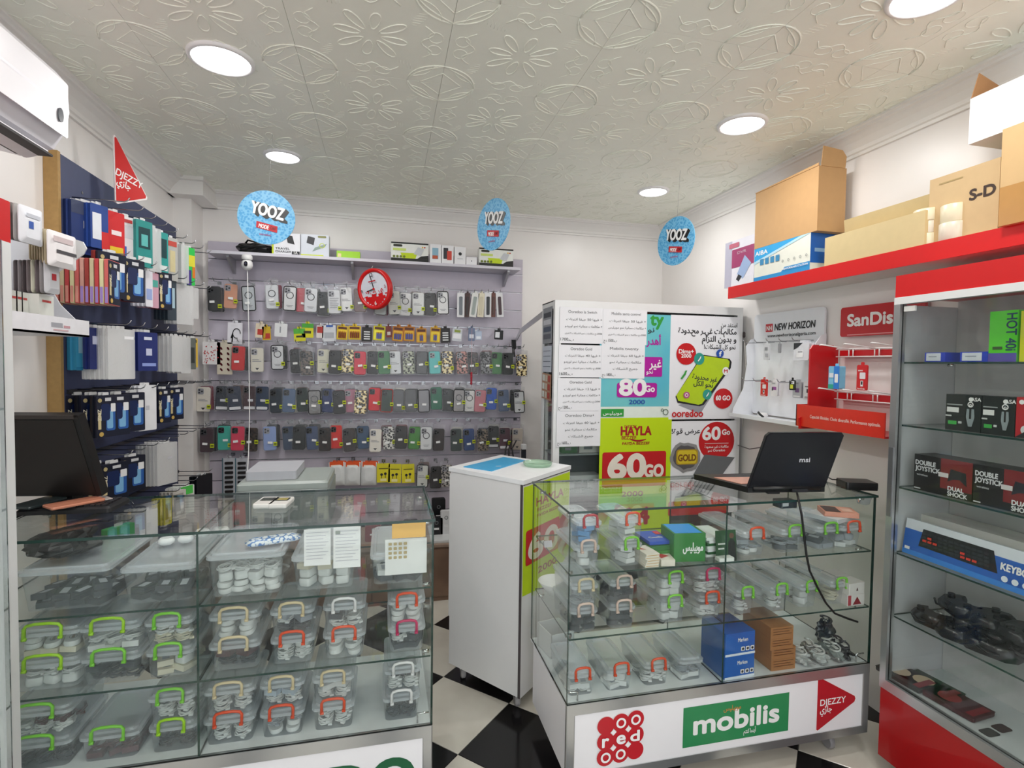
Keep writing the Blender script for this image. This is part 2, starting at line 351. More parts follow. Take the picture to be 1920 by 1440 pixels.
# ---- phone case packages
def shell_mesh(kind, col):
    q = MB(); W, H, T = .076, .152, .009; F = FY(0, 0, 0)
    if kind == 'solid': m = M(col, .42, var=.05)
    elif kind == 'gold': m = M2('gold_flower_print', '#1a120a', '#d9b45e', 60, (.42, .5), .25, c3='#fff0c0')
    elif kind == 'floral': m = M2('dark_flower_print_'+col, '#0e0c0c', col, 70, (.35, .62), .3)
    elif kind == 'clear': m = M(col, .2, var=.12, coat=.5)
    else: m = M(col, .4)
    q.loft(F, [(rrect(W-.006, H-.006, .010, 3), -T/2), (rrect(W, H, .012, 3), -T/2+.003), (rrect(W, H, .012, 3), T/2-.003), (rrect(W-.006, H-.006, .010, 3), T/2)], m, True)
    return q.mesh('case_shell')
def cam_mesh(dark):
    q = MB(FY(0, -.0045, 0)); m = M('#0c0c0e', .2) if dark else M('#3a3a40', .3)
    F = FY(-.016, -.0045, .05); q.ext(F, rrect(.034, .036, .008, 3), 0, .002, M('#17171a' if dark else '#9a9aa0', .3))
    for a, b_ in ((-.007, .008), (-.007, -.008), (.008, 0)): q.ext(F, circ(.0055, 10, a, b_), .002, .0035, m)
    return q.mesh('camera_island')
def card_mesh(v):
    q = MB(FY(0, -.0048, 0)); q.w = .0003
    lt = M('#8a8a90', .5); dk = M('#222226', .4)
    if v == 'ring': q.ring(0, .02, .018, .023, dk).rect(-.02, -.045, .02, -.042, lt).rect(-.014, -.053, .014, -.050, lt)
    elif v == 'tri': q.poly([(-.012, -.05), (0, -.064), (.012, -.05)], dk).rect(-.028, -.01, .024, -.006, lt).rect(-.028, .0, .010, .003, lt)
    elif v == 'two': q.disc(-.012, .05, .013, M('#e8e8ea')).rr(-.032, -.07, .032, -.052, .004, M('#e9e9ec')).rect(-.01, -.02, .02, -.005, M('#d8d8dc'))
    elif v == 'text':
        for k in range(6): q.rect(-.028, .02-.012*k, .028-.006*(k % 3), .024-.012*k, lt)
    return q.mesh('card_print')
def frame_mesh(col):
    q = MB(); pts = [(x, 0, z) for x, z in rrect(.074, .150, .011, 3)]; q.tube(pts, .0032, M(col, .3), 5, True, F=Matrix.Translation((0, -.005, 0))); return q.mesh('bumper_frame')
def pouch_mesh():
    q = MB(); W, H, T = .086, .188, .014; F = FY(0, 0, .012)
    q.loft(F, [(rrect(W, H, .004, 1), -T/2), (rrect(W, H, .004, 1), T/2)], FILM, False)
    q.ext(F, rrect(.03, .018, .004, 2, 0, H/2+.004), -.0015, .0015, FILM)
    return q.mesh('clear_pouch')
def label_mesh(w_=.028, h_=.014, col='#f4f4f2'):
    q = MB(); q.b(-w_/2, -.0006, -h_/2, w_/2, .0006, h_/2, M(col, .5)); return q.mesh('price_label')
def tag_mesh():
    q = MB(); q.b(-.011, -.0008, -.012, .011, .0008, .012, M('#c3cf1f', .5)); q.F = FY(0, -.001, 0); q.rect(-.008, -.004, .008, .003, M('#3a3f10', .5)); return q.mesh('barcode_tag')
def case_pack(x, z, spec, label, rz=0, y=None, tag=True, lab=True, group=None):
    """spec: (kind, colour[, card design[, frame colour]])"""
    y = y if y is not None else YS-.095
    t = thing('phone_case', label, 'phone case', (x, y, z), group=group, rot=(0, R(rz), U(-.08, .08)))
    kind, col = spec[0], spec[1]
    put('case_shell', cached(('sh', kind, col), lambda: shell_mesh(kind, col)), t)
    dark = sum(hx(col)) < .9
    if len(spec) > 2 and spec[2]: put('card_print', cached(('cp', spec[2]), lambda: card_mesh(spec[2])), t, (0, 0, 0))
    if kind in ('solid', 'gold', 'floral') or (len(spec) > 2 and spec[2] in ('tri', 'text')): put('camera_island', cached(('cam', dark), lambda: cam_mesh(dark)), t)
    if len(spec) > 3: put('bumper_frame', cached(('fr', spec[3]), lambda: frame_mesh(spec[3])), t)
    put('clear_pouch', cached('pouch', pouch_mesh), t)
    if lab: put('price_label', cached('lbl', label_mesh), t, (U(-.012, .012), -.0112, U(-.03, -.012)), (0, U(-.2, .2), 0))
    if tag: put('barcode_tag', cached('tag', tag_mesh), t, (.033, -.0115, U(-.05, .0)))
    return t
K = '#17171a'
S = lambda c: ('solid', c)
rowA = [(402, 560, S('#1b1b1e'), 'black'), (431, 555, S('#e0a184'), 'peach'), (467, 560, ('clear', '#c9ced2', 'ring', K), 'clear black-edged'), (509, 556, ('clear', '#d9dcdf', 'ring'), 'clear ringed'), (544, 560, ('solid', '#e9e9e9', 'ring', K), 'white black-edged ringed'),
        (565, 562, ('clear', '#c0505a'), 'translucent red'), (583, 563, ('solid', '#e2e4e8', 'ring'), 'white ringed'), (607, 569, S('#19191c'), 'black'), (627, 566, ('solid', '#dcdde0', 'text'), 'greyish white printed'), (649, 561, ('solid', '#efefee', 'tri'), 'white'),
        (675, 563, ('clear', '#5c3a34'), 'brown'), (714, 568, ('clear', '#a9b0ac'), 'smoky clear'), (739, 568, ('solid', '#e4e6dc', 'tri'), 'pale cream'), (760, 570, ('solid', '#ececec', 'ring'), 'white ring-printed'), (784, 570, ('solid', '#e6e8e6', 'tri'), 'white'),
        (807, 570, S('#2b2628'), 'dark brown'), (830, 568, ('solid', '#ececec', 'ring', K), 'white black-framed')]
rowC = [(447, 672, S('#d22020'), 'red'), (481, 675, ('solid', '#e6e0d0', 'tri'), 'cream'), (521, 670, ('solid', '#e6e8ea', 'ring', '#2a2a2e'), 'white black-framed'), (555, 677, S('#161618'), 'black'), (575, 681, ('floral', '#6a5a50'), 'black flowered'), (606, 677, ('solid', '#dfdcc6', 'tri'), 'cream'),
        (628, 679, S('#222224'), 'charcoal'), (652, 677, ('gold', '#caa860'), 'gold flowered'), (675, 681, S('#d62a44'), 'crimson'), (700, 680, S('#232427'), 'charcoal'), (720, 680, S('#3f7d50'), 'green'), (741, 680, ('solid', '#e4e7ea', 'tri'), 'white'),
        (766, 680, ('floral', '#b9c0a8'), 'marbled pale green'), (791, 680, ('clear', '#1c1a1c'), 'glossy black'), (815, 680, S('#62c6c4'), 'turquoise'), (839, 680, ('gold', '#caa860'), 'gold flowered'), (866, 680, ('floral', '#c98f86'), 'rose flowered'),
        (886, 681, ('floral', '#4a3434'), 'black'), (911, 680, ('floral', '#8a8a8c'), 'grey flowered'), (932, 681, S('#4f8a52'), 'green'), (952, 682, S('#1e2422'), 'black'), (979, 685, ('gold', '#caa860'), 'gold and brown flowered')]
rowD = [(382, 749, ('solid', '#dfd8cc', 'tri'), 'white'), (415, 747, ('solid', '#1a2130', 'two'), 'black white-carded'), (440, 747, ('solid', '#1c2740', 'two'), 'navy white-carded'), (467, 747, ('solid', '#3d1c26', 'two'), 'maroon white-carded'), (492, 747, ('solid', '#1f3350', 'two'), 'blue white-carded'),
        (517, 752, S('#1c2a38'), 'dark navy'), (542, 751, S('#4c6384'), 'slate blue'), (567, 750, S('#243430'), 'dark green'), (590, 754, ('clear', '#6d6a68', 'ring', K), 'clear black-ringed'), (615, 752, S('#26386a'), 'navy blue'), (636, 754, S('#141416'), 'black'),
        (657, 752, S('#b5788c'), 'dusty pink'), (676, 754, ('gold', '#caa860'), 'gold flowered'), (702, 749, S('#e02434'), 'bright red'), (725, 751, ('solid', '#22382e', None, '#b33a32'), 'dark green red-edged'), (747, 752, ('clear', '#262226'), 'black'), (770, 751, ('clear', '#1a1618'), 'glossy black'),
        (795, 752, ('clear', '#77747a', None, '#2a2a2e'), 'smoky grey'), (818, 747, S('#1f6b50'), 'emerald green'), (840, 751, S('#1b2020'), 'black'), (860, 751, ('clear', '#8d8786', 'ring', K), 'clear black-ringed'), (881, 752, ('solid', '#ecebe8', 'ring', K), 'white black-framed'),
        (900, 752, S('#c8737f'), 'rose pink'), (922, 748, S('#1759c4'), 'bright blue'), (944, 751, S('#4f6080'), 'slate blue'), (974, 754, ('solid', '#e3e5e6', 'tri', K), 'white black-framed')]
rowE = [(388, 825, S('#3a1f28'), 'maroon'), (419, 822, S('#35b5a2'), 'turquoise green'), (446, 822, S('#dd2a52'), 'crimson pink'), (470, 825, ('floral', '#4a3a30'), 'dark flowered'), (506, 822, S('#8fa5d8'), 'lavender blue'), (541, 822, S('#3d4c66'), 'slate'),
        (561, 821, S('#1a1d20'), 'black'), (585, 822, S('#4b5a7c'), 'slate blue'), (609, 824, ('floral', '#3a2a26'), 'dark brown'), (630, 820, S('#e12b22'), 'bright red'), (655, 825, S('#2a1a18'), 'dark brown'), (681, 821, S('#1d4468'), 'petrol blue'),
        (704, 826, ('solid', '#ece6da', 'tri'), 'cream'), (729, 822, ('floral', '#e6e4de'), 'black and white marbled'), (752, 820, S('#1a1414'), 'black'), (777, 822, S('#3f8a2c'), 'grass green'), (799, 822, ('solid', '#e6e8ea', 'ring'), 'white'),
        (823, 825, S('#2a1c1c'), 'dark brown'), (855, 825, S('#2c3a38'), 'dark grey'), (880, 825, S('#20407a'), 'navy'), (905, 825, ('floral', '#8a7a6a'), 'dark patterned'), (926, 820, ('solid', '#17181c', 'two'), 'black white-carded'), (946, 822, ('solid', '#4a1c2c', 'two'), 'maroon white-carded'),
        (971, 824, ('solid', '#cfc3b6', 'tri'), 'beige')]
rowF = [(792, 892, ('solid', '#dedfd8', 'tri', K), 'white black-framed'), (818, 896, S('#1e1416'), 'dark brown'), (838, 892, ('floral', '#c9c2bc'), 'pale flowered')]
gzs = {'A': P(700, 543, 1, YS).z, 'C': P(700, 645, 1, YS).z, 'D': P(700, 717, 1, YS).z, 'E': P(700, 788, 1, YS).z, 'F': P(800, 862, 1, YS).z}
names = {'A': 'top row of cases', 'C': 'second row of cases', 'D': 'third row of cases', 'E': 'fourth row of cases', 'F': 'short bottom row of cases'}
for key, row in (('A', rowA), ('C', rowC), ('D', rowD), ('E', rowE), ('F', rowF)):
    for i, (px, py, spec, word) in enumerate(row):
        p = P(px, py, 1, YS-.1); lab = f'{word} phone case, {ORD[i+1]} from left in the {names[key]}'; yo = .022*(i % 2)
        back_hook(p.x+.002, gzs[key], .13)
        dz = p.z
        case_pack(p.x, dz, spec, lab, U(-4, 4), YS-.104+yo, tag=random.random() < .65, lab=spec[0] != 'solid' or len(spec) < 3, group='packed phone cases on the slat wall')
        if random.random() < .8:
            c2 = random.choice(['#1a1a1e', '#2b2b30', '#6b4a44', '#c9c6c0', '#394050', '#8b8f98', '#7a3040', '#e0ddd4'])
            case_pack(p.x+U(.006, .016)*random.choice((-1, 1, 1)), dz+U(-.004, .012), S(c2), f'pack half hidden behind the {ORD[i+1]} case from left in the {names[key]}', U(-2, 2), YS-.060+.018*(i % 2), tag=False, lab=False, group='phone cases hanging behind others')
# ---- small goods row and other packs on the slat wall
def blister(x, z, w_, h_, card, label, cat='pack', deco=None, y=None, rz=0, t_=.012, name='blister_pack', group=None):
    """flat carded pack hanging on a hook: card, header hole, printed face, item"""
    t = thing(name, label, cat, (x, YS-.094 if y is None else y, z), group=group, rot=(0, R(rz), 0))
    q = MB(); q.ext(FY(), rrect(w_, h_, .004, 2), -.001, .001, M(card, .5)); q.ext(FY(), rrect(w_*.35, .014, .004, 2, 0, h_/2+.006), -.001, .001, M(card, .5)); q.build('card', t)
    if deco:
        q = MB(FY(0, -.0012, 0)); deco(q, w_, h_); q.build('print', t)
    return t
def batteries(n, bgc, cc='#5d63b8'):
    def d(q, w_, h_):
        q.rr(-w_*.42, -h_*.45, w_*.42, h_*.2, .004, M(bgc, .4)); q.rect(-w_*.4, h_*.26, w_*.4, h_*.42, M('#5c2a12', .5))
        for k in range(n):
            x = (k-(n-1)/2)*.0125; q.loft(Matrix.Translation((x, -.006, -h_*.38)) @ Matrix(), [(circ(.005, 8), 0), (circ(.005, 8), .036)], M(cc, .3)); q.loft(Matrix.Translation((x, -.006, -h_*.38+.036)), [(circ(.0052, 8), 0), (circ(.0052, 8), .008)], M('#d9a23a', .3))
    return d
def stripes(q, w_, h_):
    for k in range(4): q.rr(-w_*.3, -h_*.35+k*h_*.16, w_*.3, -h_*.27+k*h_*.16, .002, M('#dedede', .4))
def plain(*rs):
    def d(q, w_, h_):
        for a, b_, c, d_, col in rs: q.rect(a*w_, b_*h_, c*w_, d_*h_, M(col, .5))
    return d
def cable_print(q, w_, h_):
    q.F = FY(0, -.004, 0); q.tube([(.02*math.cos(t)*1.1+.01, -.004, .03*math.sin(t)) for t in [i*.5 for i in range(11)]], .0025, BLACK, 6); q.tube([(-.02, -.004, -.03), (-.012, -.004, 0), (-.014, -.004, -.055)], .004, BLACK, 6)
rb = [(441, 625, .085, .135, '#eceaf0', 'white card with a coiled black cable in the battery row', cable_print), (489, 620, .06, .09, '#e8d9c0', 'cream and red earphone card in the battery row', plain((-.3, -.3, .2, .1, '#c23a2a'), (.3, -.5, .5, .3, '#caa21f'))),
      (500, 625, .05, .085, '#d8b21c', 'yellow card peeking out beside the cream earphone card', plain((-.4, -.4, .4, .0, '#c0392b'))), (527, 619, .075, .085, '#eceded', 'small white boxed accessory in the battery row', plain((-.1, -.2, .0, .25, '#9a9aa2'))),
      (562, 628, .07, .08, '#d9d31a', 'yellow and green packet, left of a pair', plain((-.5, .1, .5, .5, '#57b43a'), (-.3, -.2, .3, -.05, '#2b2b12'))), (577, 620, .07, .09, '#e0d81e', 'yellow and green packet, right of a pair', plain((-.5, .2, .5, .5, '#4aa836'), (-.35, -.2, .3, -.02, '#3a3a12'))),
      (600, 622, .042, .08, '#e6dcd8', 'narrow red and white card right of the yellow-green packets', plain((-.4, -.1, .4, .4, '#b7322c'))), (617, 625, .085, .105, '#d9dbe0', 'white zip bag with a blue top in the battery row', plain((-.2, .38, .3, .5, '#2a5bb0'), (-.35, -.3, .35, .05, '#b3b6bd'))),
      (642, 624, .068, .09, '#e2bc18', 'yellow battery card, first of the battery run', batteries(4, '#f0cf28', '#8a3a1c')), (665, 624, .078, .09, '#e2bc18', 'yellow battery card, second of the battery run', batteries(5, '#f0cf28', '#8a3a1c')),
      (688, 627, .066, .095, '#1b1717', 'black card of white-striped batteries left of the clock string', stripes), (711, 625, .076, .095, '#d8cd14', 'lemon yellow battery card with blue cells below the clock', batteries(3, '#f2ea3a')),
      (729, 622, .036, .075, '#7d2a24', 'small dark red card between two battery cards', plain((-.3, -.3, .3, .0, '#d9d3c8'))), (746, 626, .072, .098, '#c97a18', 'orange battery card with four blue cells, left of a touching pair', batteries(4, '#f0be22')),
      (767, 626, .072, .098, '#c97a18', 'orange battery card with four blue cells, right of a touching pair', batteries(4, '#f0be22')), (790, 629, .068, .096, '#d08c1c', 'orange battery card with two blue cells', batteries(2, '#f0be22')), (816, 628, .068, .1, '#d8a41c', 'tilted yellow battery card with two blue cells', batteries(2, '#f2d22a')),
      (835, 629, .066, .1, '#1c1618', 'black card of white-striped batteries, right end of the battery run', stripes), (857, 628, .068, .085, '#c9ccd2', 'grey and white charger pack right of the batteries', plain((-.4, -.3, .4, .1, '#f0f0f2'), (-.3, .2, .3, .4, '#8a9a3a'))),
      (884, 627, .045, .09, '#6f7c98', 'blue-grey accessory pack in the sparse right end', plain((-.35, -.3, .35, .0, '#d9dde6'))), (897, 629, .045, .06, '#b9c6dc', 'small pale blue accessory pack in the sparse right end', plain((-.35, -.4, .35, -.1, '#e9eef6'))),
      (935, 628, .062, .065, '#1b1b1f', 'small black and white memory card pack near the metal arm', plain((-.4, -.3, .1, .3, '#e9e9ee')))]
for px, py, w_, h_, card, lab, deco in rb:
    p = P(px, py, 1, YS-.09); back_hook(p.x, p.z+h_/2+.006, .12)
    blister(p.x, p.z, w_, h_, card, lab, 'pack', deco, rz=U(-5, 5), group='small packs in the battery row')
# watch straps at the right end of the top row
for i, (px, cw, cs, w_, rz) in enumerate([(864, '#e8e8ea', '#6f757c', .05, 0), (876, '#4a3230', '#241614', .034, 2), (889, '#e6e6e2', '#9aa39e', .05, 8), (902, '#e4dcc4', '#cfc6ac', .044, 3), (915, '#e6e6e8', '#23272c', .048, 0), (925, '#6a4038', '#4a2a24', .03, 0), (937, '#e6e6e8', '#3a1c26', .048, -4)]):
    p = P(px, 572, 1, YS-.09); back_hook(p.x, p.z+.09, .1)
    t = thing('watch_strap', f'boxed watch strap in a narrow carton, {ORD[i+1]} from left in the strap run', 'watch strap', (p.x, YS-.085, p.z), group='boxed watch straps at the end of the top row', rot=(0, R(rz), 0))
    q = MB(); q.ext(FY(), rrect(w_, .165, .002, 1), -.006, .006, M(cw, .5)); q.ext(FY(), rrect(w_*.4, .014, .003, 2, 0, .088), -.001, .001, M(cw, .5)); q.build('carton', t)
    q = MB(); q.ext(FY(0, -.006, -.005), rrect(w_*.45, .125, .006, 3), 0, .005, M(cs, .35)); q.build('strap', t)
# third row extras: nail cards
for px, py, w_, h_, card, lab in [(396, 662, .1, .14, '#e9e6e6', 'clear bag of red and white nail tips near the corner pillar'), (421, 672, .088, .2, '#d3c9b6', 'beige card holding ten dark red oval gems in two columns')]:
    p = P(px, py, 1, YS-.1); back_hook(p.x, p.z+h_/2+.01)
    def deco(q, w2, h2, px=px):
        if px > 400:
            for a in (-1, 1):
                for k in range(5): q.F = FY(0, -.0012, 0); q.poly([(a*.02+x*math.cos(.6)-y*math.sin(.6), -.07+k*.033+x*math.sin(.6)+y*math.cos(.6)) for x, y in circ(.006, 10, 0, 0, .011)], M('#4a1018', .25))
        else:
            for k in range(40): q.disc(U(-.04, .04), U(-.06, .05), .004, M(random.choice(['#b3202a', '#f2f2f2', '#d86a6a']), .3), seg=6)
    blister(p.x, p.z, w_, h_, card, lab, 'nail card', deco)
# bottom row: hair clip cards, orange-topped pouches, yellow earphone boxes
for px, e, lab in ((431, '#2f4f5c', 'tall card of stacked black hair clips, left of the pair'), (455, '#8a3a28', 'tall card of stacked black hair clips, right of the pair')):
    p = P(px, 905, 1, YS-.08); 
    def deco(q, w_, h_):
        for k in range(9): q.ext(FY(0, -.001, h_*.40-k*.03), rrect(w_*.6, .016, .004, 2), 0, .008, M('#191514', .4))
        q.rect(-w_*.5, -h_*.5, -w_*.42, h_*.5, M('#3d6470', .5))
    back_hook(p.x, p.z+.17); blister(p.x, p.z, .08, .32, '#b7b9c0', lab, 'hair clip card', deco)
for i, px in enumerate((632, 661, 692)):
    p = P(px, 888, 1, YS-.09); back_hook(p.x, p.z+.085)
    for k in range(2):
        t = thing('charger_pouch', (f'white pouch with an orange header, {ORD[i+1]} from left of the three' if not k else f'second white pouch behind the orange-headed pouch {["by the groove gap","in the middle","beside the yellow boxes"][i]}'), 'pouch', (p.x+.01*k, YS-.1+.03*k, p.z), group='orange-headed charger pouches', rot=(0, R(U(-4, 4)), 0))
        q = MB(); q.loft(FY(), [(rrect(.1, .155, .004, 2), -.004), (rrect(.094, .14, .02, 2), .008), (rrect(.05, .09, .02, 2), .014)], M('#dcdedd', .3, var=.1, bump=.6, scale=25), True); q.build('foil_pouch', t)
        q = MB(); q.ext(FY(0, -.001, .066), rrect(.085, .034, .004, 2), 0, .009, M('#e0541c', .4)); q.F = FY(0, -.0105, .066); q.rect(-.035, -.012, .02, -.004, M('#f4d9c0')); q.build('header_card', t)
for i, (px, rz) in enumerate(((719, 0), (740, 2), (765, -1))):
    p = P(px, 887, 1, YS-.09); back_hook(p.x, p.z+.07)
    t = thing('earphone_box', f'yellow earphone box with two black buds, {ORD[i+1]} from left of the three', 'earphone box', (p.x, YS-.1, p.z-(.004 if i else 0)), group='yellow earphone boxes', rot=(0, R(rz), 0))
    q = MB(); q.b(-.042, -.012, -.058, .042, .012, .05, M('#e3d51c', .4)); q.ext(FY(0, -.011, .055), rrect(.084, .03, .004, 2), 0, .002, M('#d9cf20', .4)); q.build('carton', t)
    q = MB(FY(0, -.0122, 0)); q.disc(-.012, -.005, .009, BLK2).disc(.012, .0, .009, BLK2).rect(-.014, -.03, -.010, -.005, BLK2).rect(.010, -.028, .014, 0, BLK2).rr(-.02, -.05, .02, -.032, .003, M('#f3e9a8')).rect(-.03, .032, .03, .038, M('#6a6410')); q.build('print', t)
# ---- shelf above, with its boxes, camera and clock
zs = P(978, 505, 1, 3.55).z; xs0, xs1 = P(388, 480, 1, 3.55).x, P(976, 505, 1, 3.55).x
SH = thing('wall_shelf', 'long white shelf fixed above the slat wall', 'shelf', ((xs0+xs1)/2, 3.65, zs))
L_ = (xs1-xs0)/2
q = MB(); q.b(-L_, -.1, -.006, L_, .128, .012, M('#d6d3dc', .4)); q.build('shelf_board', SH)
for x in (-L_+.12, -.12, L_-.06):
    q = MB(); q.ext(fr((x-.008, .09, -.006), (0, -1, 0), (0, 0, 1)), [(0, 0), (.16, 0), (.16, -.012), (.012, -.09), (0, -.09)], 0, .016, M('#b9b9bd', .4, metal=.5)); q.build('bracket', SH)
zs += .012
def carton(name, label, cat, x0, y0, z_, w_, d_, h_, side, faces=(), front=None, rz=0., group=None, top=None):
    """closed printed box; origin at the middle of its base, front face towards -Y of its own frame"""
    t = thing(name, label, cat, (x0, y0, z_), rz, group)
    q = MB(); q.loft(Matrix(), [(rrect(w_, d_, .002, 1), 0), (rrect(w_, d_, .002, 1), h_)], side, False)
    q.build('carton', t)
    if front:
        q = MB(FY(0, -d_/2-.0003, h_/2)); front(q, w_, h_); q.build('front_print', t)
    if top:
        q = MB(FZ(0, 0, h_+.0003)); top(q, w_, d_); q.build('top_print', t)
    return t
def shelfbox(px0, px1, pyt, pyb, d_, name, lab, side, front, y=3.56, grp='boxes on the shelf above the slat wall'):
    a = P(px0, pyb, 1, y); b_ = P(px1, pyb, 1, y); c = P((px0+px1)/2, pyt, 1, y); e = P((px0+px1)/2, pyb, 1, y)
    return carton(name, lab, 'box', (a.x+b_.x)/2, y+d_/2, zs, b_.x-a.x, d_, c.z-zs, M(side, .4), front=front, group=grp)
def pr_charger(q, w_, h_):
    q.rect(-w_*.5, h_*.42, w_*.5, h_*.5, M('#1b1b1b')).rr(-w_*.44, h_*.26, -w_*.2, h_*.38, .006, M('#2c2c20')).rect(-w_*.45, h_*.05, -w_*.1, h_*.18, M('#cfe07a')).rect(-w_*.5, -h_*.5, w_*.5, -h_*.34, M('#1a1a18'))
    q.poly([(-w_*.2, -h_*.34), (w_*.15, -h_*.34), (w_*.2, -h_*.05), (-w_*.25, -h_*.05)], M('#c6dc16')).poly([(w_*.2, -h_*.34), (w_*.5, -h_*.34), (w_*.5, -h_*.15), (w_*.3, -h_*.2)], M('#1a1a18'))
    q.poly([(w_*.1, -h_*.1), (w_*.3, -h_*.18), (w_*.38, h_*.2), (w_*.22, h_*.28)], M('#c9ccd0')).disc(w_*.4, h_*.28, .005, M('#c0392b')).disc(w_*.34, h_*.28, .005, M('#e0b020'))
    for k in range(4): q.disc(-w_*.42+k*w_*.09, -h_*.26, .008, M('#6b7a20'))
def pr_travel(q, w_, h_):
    q.rect(-w_*.5, -h_*.5, -w_*.44, h_*.5, M('#c9d820')).poly([(w_*.05, h_*.05), (w_*.3, -h_*.02), (w_*.22, h_*.38), (0, h_*.42)], M('#1d1d22')).txt('TRAVEL', -w_*.38, -h_*.28, .018, INK, w_*.5, 'l').txt('CHARGER', -w_*.38, -h_*.42, .018, INK, w_*.56, 'l').rect(w_*.2, -h_*.48, w_*.48, -h_*.34, INK).txt('1A', w_*.34, -h_*.46, .022, WHITE)
def pr_travel2(q, w_, h_):
    q.poly([(-w_*.3, h_*.1), (-w_*.05, 0), (0, h_*.35), (-w_*.25, h_*.42)], M('#2a2a30')).poly([(-w_*.1, -h_*.3), (w_*.35, -h_*.05), (w_*.42, h_*.1), (0, -h_*.1)], M('#8fa39a')).ring(w_*.25, 0, .012, .016, M('#c9d820')).rr(w_*.1, h_*.36, w_*.4, h_*.46, .006, M('#8a8a50')).rect(-w_*.5, -h_*.5, w_*.3, -h_*.44, M('#c9d820'))
shelfbox(510, 563, 437, 487, .06, 'charger_box', 'white travel charger box with a yellow left edge', '#e9e9ee', pr_travel)
shelfbox(564, 617, 440, 489, .06, 'charger_box', 'pale box picturing a black charger and pad, right of the travel charger', '#d4d9e2', pr_travel2)
shelfbox(631, 675, 471, 491, .08, 'lime_box', 'flat lime green box lying on the high shelf', '#a6dc2e', plain((-.45, -.4, -.3, .1, '#f0e0a0')))
shelfbox(733, 803, 455, 497, .06, 'charger_box', 'white, black and lime charger box, left of the two alike', '#eceee8', pr_charger)
shelfbox(806, 827, 458, 499, .04, 'phone_box', 'slim white box picturing a blue phone', '#f0f0f2', lambda q, w_, h_: q.rr(-w_*.3, -h_*.3, w_*.25, h_*.3, .003, M('#8fb7cc')).rect(-w_*.28, -h_*.28, w_*.2, -h_*.1, M('#c25a3a')))
shelfbox(828, 850, 460, 501, .04, 'phone_box', 'slim white box picturing a black and a red phone', '#f0f0f2', lambda q, w_, h_: q.rr(-w_*.35, -h_*.25, w_*.05, h_*.35, .003, M('#35353c')).rr(-w_*.05, -h_*.3, w_*.35, h_*.2, .003, M('#d4483a')))
shelfbox(852, 873, 463, 503, .04, 'phone_box', 'slim white box with one black dot', '#f0f0f2', lambda q, w_, h_: q.disc(0, h_*.1, .011, BLACK).rect(-w_*.25, -h_*.2, w_*.25, -h_*.17, M('#aaaaae')))
shelfbox(874, 894, 482, 503, .05, 'small_white_box', 'small square white box beside the black-dot box', '#f2f2f4', lambda q, w_, h_: q.disc(0, 0, .004, M('#7a7a80')))
shelfbox(898, 962, 466, 505, .06, 'charger_box', 'white, black and lime charger box, rightmost on the high shelf', '#eceee8', pr_charger)
# crumpled black bag
def blob(rx, ry, rz_, m, seed=1, amp=.25, n=(22, 13), floor=True):
    rnd = random.Random(seed); ph = [(rnd.uniform(0, 6), rnd.uniform(2, 5), rnd.uniform(2, 6)) for _ in range(5)]; q = MB(); vs = []; fs = []
    for j in range(n[1]+1):
        th = math.pi*j/n[1]
        for i in range(n[0]):
            a = 2*math.pi*i/n[0]; k = 1+amp*sum(math.sin(p0+p1*a+p2*th) for p0, p1, p2 in ph)/3*math.sin(th)+rnd.uniform(-.07, .07)*math.sin(th)
            z = rz_*(1-math.cos(th))*(1 if not floor else 1); vs.append((rx*math.sin(th)*math.cos(a)*k, ry*math.sin(th)*math.sin(a)*k, max(0, rz_-rz_*math.cos(th)*k)))
    for j in range(n[1]):
        for i in range(n[0]): l = (i+1) % n[0]; fs.append((j*n[0]+i, j*n[0]+l, (j+1)*n[0]+l, (j+1)*n[0]+i))
    q.add(vs, fs, m, False); return q
p = P(478, 480, 1, 3.62)
t = thing('black_bag', 'crumpled black plastic bag at the left end of the high shelf', 'bag', (p.x, 3.63, zs))
blob(.11, .06, .035, M('#0d0d0f', .18, bump=.8, scale=20), 5, .3).build('bag_body', t)
q = MB(); q.tube([(-.06, 0, .06), (-.04, -.01, .085), (0, 0, .078), (.05, 0, .06)], .007, M('#0d0d0f', .18), 6, flat=.4); q.build('bag_handle', t)
# dome camera under the shelf
p = P(463, 508, 1, 3.55); zc = zs-.018
t = thing('security_camera', 'white dome security camera hanging under the high shelf', 'camera', (p.x, 3.555, zc))
q = MB(); q.lathe([(.0, 0), (.024, 0), (.03, -.006), (.031, -.022), (.027, -.03)], WHITE, 20); q.build('mount', t)
q = MB(); q.lathe([(.0, -.022), (.018, -.026), (.03, -.042), (.033, -.06), (.028, -.078), (.014, -.09), (0, -.092)], WHITE, 20); q.build('head', t)
q = MB(); q.ext(FY(0, -.024, -.058), rrect(.019, .03, .009, 4), 0, .0115, M('#15151c', .1)); q.ext(FY(0, -.035, -.055), circ(.006, 12), 0, .002, M('#3a3a50', .1)); q.build('lens_window', t)
pts = [Vector((p.x, 3.56, zc-.09)), P(466, 600, 1, 3.56), P(467, 700, 1, 3.54), P(468, 780, 1, 3.5), P(466, 850, 1, 3.4), P(463, 900, 1, 3.2), P(466, 960, 1, 3.0), P(470, 1000, 1, 2.9)]
q = MB(); q.tube(pts, .003, WHITE, 6); q.build('power_cable', None, label='thin white cable running down from the dome camera', category='cable')
